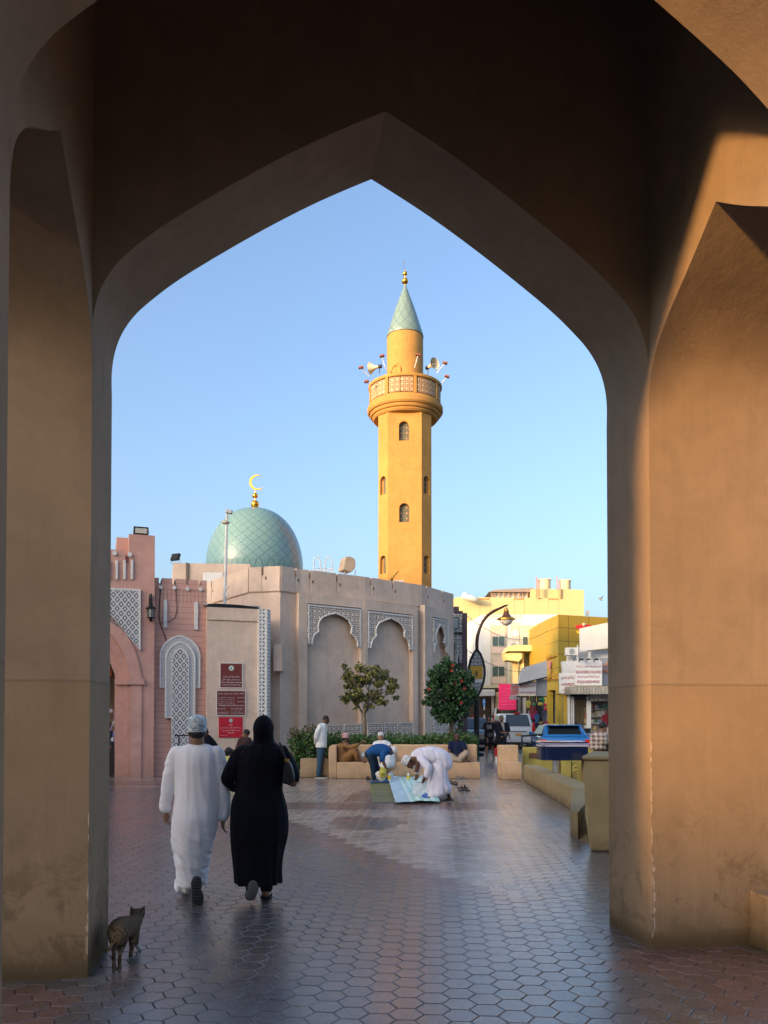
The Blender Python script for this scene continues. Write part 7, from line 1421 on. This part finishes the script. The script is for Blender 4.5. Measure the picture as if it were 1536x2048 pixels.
# standing man, white shirt and jeans, facing right
Y = 21.9; P_ = lambda x, y, Yq=None: A(620 + x / 4.518, 1400 + y / 4.517, Yq or Y)
hd, T, rot = head_prims(P_(146, 178), R(-75), R(-14), .98)
st, b_ = person('man in white shirt and blue jeans standing with hands behind his back', G(641, 1556), hd + [Cp(T(0, -.02, -.08), .055, P_(125, 215), .06), Cp(P_(118, 235), .1, P_(95, 420), .12), Cp(P_(90, 440), .09, P_(82, 560), .065), Cp(P_(82, 560), .06, P_(72, 675), .04), Cp(P_(102, 440), .09, P_(100, 560), .065), Cp(P_(100, 560), .06, P_(92, 680), .04), Cp(P_(85, 250), .05, P_(52, 340), .042), Cp(P_(52, 340), .04, P_(45, 400), .028)] + hand(P_(45, 398), (.3, .1, -1), (0, 1, 0), .95, .5), SKIN_D, V1)
blob('shirt', [Lf([(tuple(P_(*c)), w_ / 4.518 / 1600 * Y, d_, 0) for c, w_, d_ in (((122, 208), 20, .07), ((112, 222), 38, .14), ((108, 260), 46, .19), ((106, 320), 46, .19), ((102, 380), 50, .18), ((100, 430), 52, .18))])] + chain([(P_(88, 245, Y - .16), .07), (P_(62, 300, Y - .2), .062), (P_(52, 345, Y - .18), .055), (P_(50, 385, Y - .05), .045)]) + chain([(P_(100, 245, Y + .16), .07), (P_(78, 330, Y + .2), .058), (P_(60, 385, Y + .1), .045)]), .014, wshirt, st, rumple(.012, 9, 3), 2)
blob('jeans', [Cp(P_(98, 430), .125, P_(98, 455), .12)] + chain([(P_(96, 450, Y - .06), .10), (P_(88, 560, Y - .08), .078), (P_(76, 670, Y - .08), .066)]) + chain([(P_(104, 450, Y + .06), .10), (P_(104, 560, Y + .08), .075), (P_(98, 665, Y + .08), .062)]), .014, jean, st, rumple(.010, 12, 1), 2)
hairp(T, rot, st, .98, .012); 
for dy, x in ((-.08, 78), (.08, 105)): q = P_(x, 700, Y + dy); blob('shoe', [El((q.x + .04, Y + dy, .04), (.14, .05, .04))], .012, sb_, st, None, 1); MB().box(q.x - .09, q.x + .18, Y + dy - .05, Y + dy + .05, .0, .014).build('white_sole', sign_w, st)
face_parts(T, rot, st, .98)
# seated man in brown, pointing
Y = 21.75
hd, T, rot = head_prims(P_(325, 345, 21.9), R(-85), 0, .98)
hz = P_(478, 378, 21.6); kn = P_(415, 455, 21.6)
br, b_ = person('bearded man in brown robe sitting at the bench corner and pointing right', P_(320, 560, 21.9), hd + [Cp(T(0, -.02, -.08), .06, P_(305, 395, 21.9), .065), Cp(P_(300, 420, 21.95), .12, P_(290, 530, 21.95), .14), Cp(P_(335, 405, 21.7), .05, P_(400, 425, 21.6), .04), Cp(P_(400, 425, 21.6), .038, P_(462, 385, 21.6), .026), Cp(P_(320, 540, 21.9), .09, kn, .06), Cp(kn, .055, P_(450, 540, 21.65), .04), Cp(P_(450, 545, 21.65), .035, P_(500, 562, 21.6), .028), Cp(P_(330, 545, 22.05), .08, P_(410, 520, 21.9), .06), Cp(P_(410, 520, 21.9), .05, P_(440, 565, 21.85), .035)] + hand(P_(460, 386, 21.6), (1, 0, .1), (.1, 0, 1), 1.05, .25), SKIN_D, V1)
blob('robe', [Lf([(tuple(P_(*c, 21.93)), w_ / 4.518 / 1600 * 21.9, d_, 0) for c, w_, d_ in (((300, 388), 34, .09), ((292, 405), 52, .16), ((285, 450), 54, .19), ((288, 500), 56, .19), ((298, 545), 66, .20), ((300, 562), 66, .2))])] + chain([(P_(325, 408, 21.75), .085), (P_(365, 428, 21.65), .068), (P_(410, 415, 21.6), .06), (P_(424, 408, 21.6), .052)]) + chain([(P_(320, 535, 21.85), .13), (P_(380, 480, 21.7), .11), (P_(413, 458, 21.62), .085), (P_(420, 500, 21.64), .07), (P_(428, 535, 21.66), .06)]) + chain([(P_(330, 540, 21.98), .1), (P_(405, 525, 21.88), .08)]), .015, brown_c, br, rumple(.022, 7, 5), 2)
cap(T, rot, cap_r, br, up=.03, h=.125); hairp(T, rot, br, .97, .012, False); face_parts(T, rot, br); blob('beard', [El(T(0, .055, -.085), (.045, .04, .035), rot)], .01, MATS['hair'], br, None, 1)
q = P_(472, 500, 21.75); plasbag('small_white_bag', 'small crumpled white bag beside the knee of the man in brown', (q.x, 21.75, q.z), (.05, .05, .085), bpy.data.materials['white_bag_plastic'])
# seated man in white (behind)
hd, T, rot = head_prims(P_(640, 328, 22.1), R(180), R(0), 1.0)
sw, b_ = person('older man in white robe and white cap sitting on the bench facing us', P_(660, 600, 22.0), hd + [Cp(T(0, -.02, -.08), .06, P_(645, 372, 22.15), .065), Cp(P_(650, 400, 22.15), .13, P_(655, 530, 22.15), .15), Cp(P_(590, 400, 22.1), .05, P_(575, 470, 21.9), .04), Cp(P_(715, 400, 22.1), .05, P_(728, 470, 21.9), .04), Cp(P_(728, 470, 21.9), .035, P_(700, 495, 21.7), .026), Cp(P_(640, 545, 22.1), .09, P_(640, 530, 21.6), .07), Cp(P_(640, 530, 21.6), .06, P_(640, 650, 21.5), .035), Cp(P_(700, 545, 22.1), .09, P_(715, 535, 21.6), .07), Cp(P_(715, 535, 21.6), .06, P_(700, 650, 21.5), .035)] + hand(P_(700, 496, 21.7), (-.5, -.3, -.6), (0, -1, .2), .95, .6), SKIN_L, V1)
blob('robe', [Lf([(tuple(P_(*c, 22.15)), w_ / 4.518 / 1600 * 22.1, d_, 0) for c, w_, d_ in (((648, 362), 32, .08), ((649, 378), 70, .12), ((650, 410), 84, .16), ((652, 470), 84, .18), ((660, 545), 86, .2))])] + chain([(P_(588, 398, 22.1), .07), (P_(575, 440, 22.0), .066), (P_(580, 490, 21.85), .055)]) + chain([(P_(712, 398, 22.1), .07), (P_(728, 450, 22.0), .066), (P_(712, 490, 21.75), .05)]) + [Lf([(tuple(P_(690, 470, 21.85)), .16, .2, 0), (tuple(P_(692, 500, 21.78)), .23, .28, 0), (tuple(P_(692, 545, 21.72)), .25, .26, 0), (tuple(P_(692, 590, 21.62)), .24, .17, 0), (tuple(P_(680, 612, 21.6)), .18, .14, 0)])], .015, wshirt, sw, rumple(.018, 8, 8), 2)
cap(T, rot, cap_p, sw, up=.025, h=.095); face_parts(T, rot, sw)
for x in (640, 702): q = P_(x, 660, 21.5); blob('sandal', [El((q.x, 21.45, .03), (.05, .13, .028))], .012, sb_, sw, None, 1)
# bending man in blue
Y = 20.6; BY = lambda x, y, d=0.: P_(x, y, Y + d)
hd, T, rot = head_prims(BY(738, 462), R(-80), R(-72), .96)
bl_, b_ = person('man in blue shirt and pale cap bending over the bags on the mat', G(758, 1563), hd + [Cp(T(0, -.03, -.07), .05, BY(690, 445), .06), Cp(BY(680, 450), .1, BY(560, 480), .12), Cp(BY(560, 510, -.06), .07, BY(575, 600, -.08), .05), Cp(BY(575, 600, -.08), .05, BY(578, 715, -.08), .036), Cp(BY(565, 500, .1), .1, BY(600, 600, .1), .06), Cp(BY(600, 600, .1), .055, BY(606, 690, .12), .036), El(BY(600, 735, -.1), (.12, .045, .035)), Cp(BY(660, 500, -.12), .045, BY(665, 575, -.16), .038), Cp(BY(665, 575, -.16), .036, BY(705, 640, -.2), .026), Cp(BY(640, 520, .15), .045, BY(680, 590, .1), .036), Cp(BY(680, 590, .1), .034, BY(690, 650, .0), .025)] + hand(BY(704, 638, -.2), (.1, 0, -1), (0, -1, 0), .9, .9) + hand(BY(690, 648, 0), (.1, 0, -1), (0, -1, 0), .9, .9), SKIN_D, V1)
blob('shirt', chain([(BY(548, 475), .13), (BY(600, 455), .165), (BY(660, 455), .165), (BY(705, 455), .10)]) + [El(BY(540, 480), (.10, .17, .1))] + chain([(BY(665, 480, -.14), .08), (BY(655, 520, -.16), .068), (BY(657, 540, -.16), .06)]) + chain([(BY(650, 490, .14), .08), (BY(648, 540, .16), .065)]), .014, blue_s, bl_, rumple(.018, 8, 2), 2)
blob('trousers', [Cp(BY(540, 490), .135, BY(560, 510), .13)] + chain([(BY(550, 505, -.07), .115), (BY(568, 600, -.08), .082), (BY(577, 705, -.08), .062)]) + chain([(BY(565, 510, .1), .11), (BY(602, 600, .1), .078), (BY(610, 690, .12), .058)]), .014, navy_c, bl_, rumple(.012, 10, 3), 2)
cap(T, rot, cap_p, bl_, up=.03, h=.115); hairp(T, rot, bl_, .96, .012, False)
# bending man in white, nearest of the group
Y = 15.9; S3 = Y / 1600 / 4.518
hd, T, rot = head_prims(BY(896, 565), R(82), R(-62), 1.0)
w2, b_ = person('man in long pale thobe and white cap bending double over the mint cloth', G(870, 1604), hd + [Cp(T(0, -.03, -.07), .055, BY(950, 525), .065), Cp(BY(960, 530), .12, BY(1150, 520), .15), Cp(BY(1150, 560, -.02), .07, BY(1120, 720, -.02), .05), Cp(BY(1120, 720, -.02), .05, BY(1085, 880, -.12), .036), Cp(BY(1190, 560, .05), .07, BY(1210, 720, .05), .05), Cp(BY(1210, 720, .05), .05, BY(1262, 890, .1), .034),
      Cp(BY(1085, 905, -.12), .038, BY(1030, 912, -.14), .03), Cp(BY(1040, 912, -.14), .030, BY(1008, 918, -.15), .022), Cp(BY(1262, 893, .1), .038, BY(1225, 905, .1), .03), Cp(BY(1290, 908, .1), .03, BY(1215, 912, .1), .024), Cp(BY(975, 570, -.2), .05, BY(960, 640, -.2), .04), Cp(BY(965, 640, -.12), .036, BY(962, 668, -.1), .028), Cp(BY(1015, 550, -.16), .045, BY(1060, 620, -.21), .04), Cp(BY(1060, 620, -.21), .038, BY(1058, 650, -.22), .036), Cp(BY(1060, 650, -.22), .036, BY(1036, 700, -.22), .026)] + hand(BY(964, 668, -.1), (-.1, 0, -1), (1, -.6, 0), 1.0, .9) + hand(BY(1036, 702, -.22), (-.3, 0, -1), (-.6, -.7, 0), 1.0, 1.1), SKIN_D, .011)
fb_ = folds(.012, BY(1160, 700).x, Y, BY(0, 880).z, BY(0, 480).z, 7, 4)
blob('thobe', chain([(BY(958, 505), .105), (BY(1010, 500), .155), (BY(1080, 500), .18), (BY(1140, 510), .185), (BY(1180, 530), .19), (BY(1205, 570), .18)]) +
     [Lf([(tuple(BY(1175, 520)), 62 * S3, .17, 0), (tuple(BY(1170, 580)), 72 * S3, .19, 0), (tuple(BY(1160, 660)), 84 * S3, .20, 0), (tuple(BY(1158, 740)), 94 * S3, .21, 0), (tuple(BY(1165, 800)), 108 * S3, .21, 0), (tuple(BY(1150, 850)), 96 * S3, .20, 0), (tuple(BY(1112, 888)), 52 * S3, .14, 0)])] + [Cp(BY(1245, 790, .05), .10, BY(1255, 815, .08), .045)]
     + chain([(BY(1000, 540, -.15), .085), (BY(1050, 590, -.2), .08), (BY(1070, 620, -.22), .072), (BY(1050, 680, -.22), .058)]) + chain([(BY(975, 540, .1), .08), (BY(968, 610, .0), .068), (BY(966, 650, -.1), .055)]), .012, lilac_c, w2, lambda co: fb_(co) + .009 * (1 - abs(noise.noise(Vector(((co.x + .4 * co.z) * 9, co.y * 8, co.z * 2)))) * 4), 4)
cap(T, rot, capmat('white_patterned_cap', (.74, .73, .72), (.45, .43, .42), 26), w2, up=.028, h=.13, grow=1.04); hairp(T, rot, w2, 1, .012, False); face_parts(T, rot, w2); blob('beard', [El(T(0, .06, -.09), (.04, .035, .03), rot)], .01, MATS['hair'], w2, None, 1)
MB().tube([BY(930, 590, -.1), BY(932, 615, -.1), BY(931, 640, -.1)], .006, 5).build('tassel', greyc, w2)
# seated cross-legged man, navy polo
hd, T, rot = head_prims(P_(1325, 332, 22.05), R(176), R(0), 1.0)
nv, b_ = person('man in navy shirt and khaki trousers sitting cross legged on the right of the bench', P_(1330, 560, 21.9), hd + [Cp(T(0, -.02, -.08), .058, P_(1327, 375, 22.1), .065), Cp(P_(1328, 400, 22.1), .12, P_(1330, 520, 22.05), .14), Cp(P_(1272, 400, 22.05), .05, P_(1255, 470, 21.95), .042), Cp(P_(1255, 470, 21.95), .04, P_(1242, 500, 21.9), .03), Cp(P_(1385, 400, 22.05), .05, P_(1405, 470, 21.95), .042), Cp(P_(1405, 470, 21.95), .036, P_(1412, 530, 21.75), .026), El(P_(1425, 550, 21.62), (.09, .05, .03)), El(P_(1375, 552, 21.62), (.08, .05, .03))] + hand(P_(1242, 502, 21.9), (-.1, 0, -1), (0, -1, 0), .9, .6) + hand(P_(1412, 530, 21.75), (.1, -.3, -1), (-1, 0, 0), .9, .6), SKIN_D, V1)
blob('polo_shirt', [Lf([(tuple(P_(*c, 22.1)), w_ / 4.518 / 1600 * 22.1, d_, 0) for c, w_, d_ in (((1327, 368), 30, .08), ((1327, 382), 60, .12), ((1327, 415), 66, .15), ((1328, 460), 64, .16), ((1330, 500), 66, .17))])] + chain([(P_(1275, 395, 22.05), .075), (P_(1262, 440, 22.0), .065)]) + chain([(P_(1383, 395, 22.05), .075), (P_(1398, 440, 22.0), .065)]), .014, navs, nv, rumple(.012, 9, 1), 2)
blob('trousers', chain([(P_(1300, 530, 22.0), .12), (P_(1262, 500, 21.75), .085), (P_(1290, 525, 21.65), .075), (P_(1350, 550, 21.6), .06)]) + chain([(P_(1360, 530, 22.0), .12), (P_(1412, 478, 21.8), .08), (P_(1385, 510, 21.65), .07), (P_(1340, 545, 21.62), .055)]) + [El(P_(1335, 545, 21.95), (.2, .15, .08))], .014, khaki, nv, rumple(.012, 10, 2), 2)
hairp(T, rot, nv, 1.0, .012); face_parts(T, rot, nv)
# two pedestrians
Q_ = lambda x, y, Yq: A(930 + x / 10.24, 1360 + y / 10.24, Yq)
Y = 31.6; q = lambda x, y, d=0.: Q_(x, y, Y + d)
hd, T, rot = head_prims(q(490, 790), R(185), 0, 1.0)
pa, b_ = person('woman in black t-shirt and shorts walking towards us beside the lamp post', G(980, 1517), hd + [Cp(T(0, -.02, -.08), .05, q(492, 860), .055), Cp(q(490, 900), .1, q(490, 1150), .12), Cp(q(405, 920), .04, q(415, 1130), .032), Cp(q(415, 1130), .03, q(460, 1220, -.15), .024), Cp(q(575, 920), .04, q(585, 1130), .032), Cp(q(585, 1130), .03, q(590, 1220, -.05), .024), Cp(q(455, 1200), .09, q(445, 1400), .058), Cp(q(445, 1400), .052, q(442, 1560), .032), El(q(442, 1590, -.06), (.05, .12, .03)), Cp(q(540, 1200), .09, q(560, 1400, .1), .058), Cp(q(560, 1400, .1), .052, q(590, 1570, .2), .032), El(q(596, 1600, .15), (.05, .12, .03))] + hand(q(460, 1222, -.15), (.1, -.2, -1), (1, -1, 0), .9, .6) + hand(q(590, 1222, -.05), (0, 0, -1), (-1, -1, 0), .9, .6), SKIN_M, .014)
blob('tshirt', [Lf([(tuple(q(*c)), w_ / 10.24 / 1600 * Y, d_, 0) for c, w_, d_ in (((492, 862), 40, .07), ((490, 885), 90, .11), ((488, 950), 100, .14), ((488, 1050), 92, .14), ((488, 1150), 98, .15))])] + chain([(q(412, 905), .075), (q(400, 980), .07)]) + chain([(q(570, 905), .075), (q(585, 980), .07)]), .016, blk, pa, rumple(.012, 8), 2)
blob('shorts', chain([(q(460, 1160), .12), (q(450, 1320), .10)]) + chain([(q(525, 1160), .12), (q(545, 1310, .05), .10)]), .016, blk, pa, rumple(.01, 9), 2)
blob('hair', [El(T(0, -.02, .03), (.095, .10, .10), rot), El(T(.06, -.02, -.04), (.04, .05, .07), rot), El(T(-.06, -.02, -.04), (.04, .05, .07), rot)], .012, MATS['hair'], pa, rumple(.012, 25), 1); face_parts(T, rot, pa)
c = q(500, 960, -.16); MB().box(c.x - .10, c.x + .10, c.y, c.y + .02, c.z - .08, c.z + .08).build('shirt_print', mat('print_grey', (.12, .13, .13), .7), pa); c = q(525, 1130, -.19); MB().box(c.x - .1, c.x + .1, c.y, c.y + .06, c.z - .06, c.z + .07).build('waist_bag', mat('bag_charcoal', (.05, .05, .05), .7), pa, bevel=.02)
Y = 31.2; hd, T, rot = head_prims(q(750, 790), R(180), 0, 1.05)
pb_, b_ = person('bearded man in open black shirt and long black shorts walking towards us', G(1002, 1520), hd + [Cp(T(0, -.02, -.08), .055, q(750, 870), .06), Cp(q(750, 900), .12, q(750, 1150), .13), Cp(q(650, 920), .045, q(650, 1060), .038), Cp(q(650, 1060), .034, q(790, 1080, -.22), .026), Cp(q(860, 920), .045, q(890, 1060), .036), Cp(q(890, 1060), .034, q(912, 1160), .026), Cp(q(715, 1200), .09, q(705, 1400), .06), Cp(q(705, 1400), .052, q(715, 1550), .034), Cp(q(790, 1200), .09, q(790, 1400), .06), Cp(q(790, 1400), .052, q(785, 1560), .034), El(q(722, 1590, -.06), (.05, .12, .035)), El(q(790, 1600, -.0), (.05, .12, .035))] + hand(q(790, 1080, -.22), (1, 0, -.1), (0, 0, 1), .95, .7) + hand(q(912, 1160), (.05, 0, -1), (-1, -1, 0), .95, .6), SKIN_M, .014)
blob('open_shirt', [Lf([(tuple(q(*c)), w_ / 10.24 / 1600 * Y, d_, 0) for c, w_, d_ in (((750, 862), 50, .08), ((752, 885), 105, .12), ((752, 950), 118, .15), ((752, 1050), 112, .16), ((752, 1140), 116, .16))])] + chain([(q(652, 905), .085), (q(640, 1010), .085), (q(650, 1040, -.05), .07)]) + chain([(q(858, 905), .085), (q(885, 1020), .085)]), .016, cloth('near_black_shirt', (.012, .013, .024)), pb_, rumple(.014, 8, 4), 2)
blob('long_shorts', chain([(q(715, 1150), .13), (q(705, 1400), .105)]) + chain([(q(790, 1150), .13), (q(790, 1400), .105)]), .016, blk, pb_, rumple(.01, 9, 1), 2)
P = [q(x, y, -.19) for x, y in ((740, 880), (800, 875), (812, 1040), (790, 1040))]; MB().prism([(p.x, p.z) for p in P], (0, P[0].y, 0), (1, 0, 0), (0, 0, 1), (0, .06, 0)).build('grey_undershirt', greyc, pb_, bevel=.01)
c = q(845, 1110, -.2); MB().box(c.x - .09, c.x + .09, c.y, c.y + .06, c.z - .09, c.z + .09).build('hip_bag', bpy.data.materials['bag_charcoal'], pb_, bevel=.02)
hairp(T, rot, pb_, 1.03, .012); face_parts(T, rot, pb_); blob('beard', [El(T(0, .05, -.085), (.058, .05, .05), rot)], .01, MATS['hair'], pb_, None, 1); blob('shoe', [El(q(722, 1592, -.08), (.055, .14, .05))], .014, sb_, pb_, None, 1); blob('shoe', [El(q(790, 1600, -.02), (.055, .14, .05))], .014, sb_, pb_, None, 1)
# seated man in plaid shirt at the planter, and man in maroon at the shop door
Y = 17.6; W2 = lambda x, y, d=0.: A(1030 + x / 6.827, 1420 + y / 6.827, Y + d)
hd, T, rot = head_prims(W2(1205, 240), R(-62), R(-12), 1.0)
pl, b_ = person('man in brown plaid shirt sitting beside the round planter and looking down', (W2(1180, 560).x, Y, .45), hd + [Cp(T(0, -.02, -.08), .06, W2(1165, 320), .065), Cp(W2(1150, 350), .13, W2(1150, 520), .14), Cp(W2(1200, 340, -.16), .055, W2(1215, 430, -.2), .045), Cp(W2(1215, 430, -.2), .04, W2(1290, 460, -.15), .028), Cp(W2(1170, 540), .09, W2(1330, 500, -.05), .08), Cp(W2(1330, 500), .07, W2(1340, 700), .045)] + hand(W2(1290, 460, -.15), (1, 0, .1), (0, 0, 1), 1, .7), SKIN_M, V1)
g = NG('plaid'); co = g.coord(); sp = g.n('ShaderNodeSeparateXYZ'); g.set(sp.inputs[0], co); bx_ = g.M('GREATER_THAN', g.M('FRACT', g.M('MULTIPLY', sp.outputs[0], 11)), .55); bz_ = g.M('GREATER_THAN', g.M('FRACT', g.M('MULTIPLY', sp.outputs[2], 11)), .55); pm = g.out(g.mix(g.M('MULTIPLY', g.M('ADD', bx_, bz_), .5), (.50, .42, .36), (.10, .05, .04)), .85)
blob('plaid_shirt', [Lf([(tuple(W2(*c)), w_, d_, 0) for c, w_, d_ in (((1165, 300), .09, .09), ((1155, 325), .17, .18), ((1145, 390), .19, .20), ((1140, 460), .19, .19), ((1145, 540), .2, .2))])] + chain([(W2(1200, 345, -.15), .09), (W2(1218, 420, -.2), .075), (W2(1235, 445, -.18), .06)]), .014, pm, pl, rumple(.014, 9, 2), 2)
blob('trousers', chain([(W2(1170, 540), .13), (W2(1320, 505, -.05), .11), (W2(1345, 600), .08), (W2(1345, 720), .07)]), .014, dkbrown, pl, rumple(.012, 9), 2); hairp(T, rot, pl, 1.04, .012); face_parts(T, rot, pl)
MB().box(W2(1140, 560).x - .3, W2(1140, 560).x + .7, Y - .25, Y + .35, 0, W2(1150, 560).z - .08).build('stone_block', olive_m, None, bevel=.02, origin=(W2(1140, 560).x, Y, 0)); tag(bpy.data.objects['stone_block'], 'olive seat block under the man in the plaid shirt', 'seat')
Y = 33.2; X2 = lambda x, y, d=0.: A(1070 + x / 8.906, 1330 + y / 8.904, Y + d)
hd, T, rot = head_prims(X2(1268, 835), R(140), R(-5), 1.0)
mr, b_ = person('man in maroon shirt standing in the doorway of the right-hand shop', (X2(1310, 1300).x, Y, 0), hd + [Cp(T(0, -.02, -.08), .055, X2(1280, 890), .06), Cp(X2(1290, 920), .11, X2(1300, 1080), .12), Cp(X2(1330, 920), .045, X2(1335, 1040), .036), Cp(X2(1335, 1040), .034, X2(1320, 1130), .026), Cp(X2(1240, 920), .045, X2(1240, 1040), .036), Cp(X2(1285, 1100), .09, X2(1280, 1350), .06), Cp(X2(1280, 1350), .05, X2(1280, 1600), .035), Cp(X2(1325, 1100), .09, X2(1330, 1350), .06), Cp(X2(1330, 1350), .05, X2(1330, 1600), .035)] + hand(X2(1320, 1130), (0, 0, -1), (-1, 0, 0), .95, .6) + hand(X2(1240, 1040), (0, 0, -1), (1, 0, 0), .95, .6), SKIN_D, .015)
blob('maroon_shirt', [Lf([(tuple(X2(*c)), w_, d_, 0) for c, w_, d_ in (((1280, 875), .1, .09), ((1285, 900), .2, .13), ((1290, 960), .21, .15), ((1295, 1040), .2, .15), ((1298, 1090), .2, .16))])] + chain([(X2(1335, 910), .08), (X2(1342, 1000), .07)]) + chain([(X2(1245, 910), .08), (X2(1240, 1000), .07)]), .016, maroon_c, mr, rumple(.012, 9), 2)
blob('trousers', chain([(X2(1285, 1090), .12), (X2(1282, 1350), .09), (X2(1280, 1590), .07)]) + chain([(X2(1322, 1090), .12), (X2(1330, 1350), .09), (X2(1330, 1590), .07)]), .016, khaki, mr, None, 2); hairp(T, rot, mr, 1.0, .012); face_parts(T, rot, mr)
# family in front of the notices
F_ = lambda x, y, Yq: A(300 + x / 4.267, 1400 + y / 4.267, Yq)
Y = 20.2; f = lambda x, y, d=0.: F_(x, y, Y + d)
hd, T, rot = head_prims(f(815, 290), R(100), 0, .98)
fa, b_ = person('dark haired man in dark brown shirt half hidden behind the woman in black', G(490, 1566), hd + [Cp(T(0, -.02, -.08), .055, f(815, 345), .06), Cp(f(810, 370), .11, f(810, 480), .12), Cp(f(770, 370, -.1), .05, f(745, 440, -.1), .04), Cp(f(745, 440, -.1), .036, f(715, 430, -.2), .028), Cp(f(800, 480), .1, f(795, 600), .07), Cp(f(795, 600), .06, f(795, 730), .04), Cp(f(830, 480), .1, f(830, 600), .07), Cp(f(830, 600), .06, f(830, 730), .04)] + hand(f(715, 430, -.2), (-1, 0, -.1), (0, 0, 1), .95, .5), SKIN_M, .014)
blob('shirt', [Lf([(tuple(f(*c)), w_, d_, 0) for c, w_, d_ in (((818, 318), .08, .08), ((812, 335), .17, .17), ((808, 390), .19, .19), ((808, 470), .18, .18))])] + chain([(f(775, 350, -.1), .08), (f(750, 420, -.1), .07)]), .015, dkbrown, fa, rumple(.012, 9), 2); hairp(T, rot, fa, 1.02, .012); face_parts(T, rot, fa)
blob('trousers', chain([(f(800, 480), .12), (f(797, 600), .085), (f(796, 720), .07)]) + chain([(f(825, 480), .12), (f(830, 600), .085), (f(830, 720), .07)]), .016, navy_c, fa, None, 2)
Y = 19.9; hd, T, rot = head_prims(f(680, 440), R(-60), R(10), .88)
gi, b_ = person('small girl in yellow dress with dark hair between the walking couple', G(459, 1568), hd + [Cp(T(0, -.02, -.07), .04, f(672, 480), .045), Cp(f(668, 500), .08, f(668, 560), .09), Cp(f(650, 495), .03, f(625, 490, -.1), .022), Cp(f(655, 580), .05, f(655, 720), .03), Cp(f(685, 580), .05, f(685, 720), .03), El(f(655, 730, -.03), (.04, .08, .03)), El(f(685, 730, -.03), (.04, .08, .03))] + hand(f(625, 490, -.1), (-1, 0, 0), (0, 0, 1), .7, .5), SKIN_M, .013)
blob('dress', [Lf([(tuple(f(*c)), w_, d_, 0) for c, w_, d_ in (((668, 478), .07, .06), ((668, 490), .11, .08), ((668, 540), .12, .1), ((668, 600), .18, .16), ((668, 640), .22, .2))])], .014, yellow_c, gi, rumple(.01, 12), 2)
blob('hair', [El(T(0, -.03, .02), (.09, .10, .10), rot), El(T(0, -.09, -.04), (.05, .05, .07), rot)], .012, MATS['hair'], gi, rumple(.012, 25), 1); face_parts(T, rot, gi, .88)
Y = 20.6; hd, T, rot = head_prims(f(462, 285), R(150), 0, .95)
mo, b_ = person('woman in black robe and scarf standing behind the man in the white thobe', G(411, 1563), hd + [Cp(T(0, -.02, -.08), .05, f(470, 345), .06), Cp(f(475, 370), .1, f(490, 500), .12)], SKIN_M, .016)
blob('black_robe', [El(f(465, 275, .03), (.10, .11, .13)), Lf([(tuple(f(*c)), w_, d_, 0) for c, w_, d_ in (((472, 300), .12, .12), ((482, 340), .20, .16), ((495, 400), .27, .2), ((500, 500), .28, .22), ((500, 620), .32, .25), ((500, 720), .34, .27))])], .016, black_c, mo, rumple(.012, 6), 2)
# passage visitor
Y = 23.2; hd, T, rot = head_prims(A(214, 1452, Y), R(120), 0, 1.0)
pv, b_ = person('man in dark blue shirt inside the terracotta archway beside the trinket stall', (A(212, 1400, Y).x, Y, 0), hd + [Cp(T(0, -.02, -.08), .055, A(212, 1465, Y), .06), Cp(A(212, 1470, Y), .12, A(211, 1500, Y), .13), Cp(A(219, 1470, Y), .05, A(222, 1500, Y - .1), .035), Cp(A(208, 1505, Y), .1, A(208, 1545, Y), .05), Cp(A(215, 1505, Y), .1, A(215, 1545, Y), .05)] + hand(A(222, 1500, Y - .1), (0, 0, -1), (1, 0, 0), 1, .6), SKIN_M, .016)
blob('shirt', [Lf([(tuple(A(x, y, Y)), w_, .16, 0) for x, y, w_ in ((213, 1460, .1), (213, 1464, .19), (212, 1480, .2), (211, 1500, .19))]), Cp(A(220, 1468, Y), .075, A(224, 1490, Y - .05), .06)], .016, mat('slate_blue_cloth', (.06, .08, .12), .8), pv, rumple(.01, 9), 2); hairp(T, rot, pv, 1.02, .013)
blob('trousers', [Cp(A(208, 1503, Y), .11, A(208, 1548, Y), .07), Cp(A(215, 1503, Y), .11, A(215, 1548, Y), .07)], .016, blk, pv, None, 2)
print('objects', len(bpy.data.objects), 'faces', sum(len(o.data.polygons) for o in bpy.data.objects if o.type == 'MESH'))
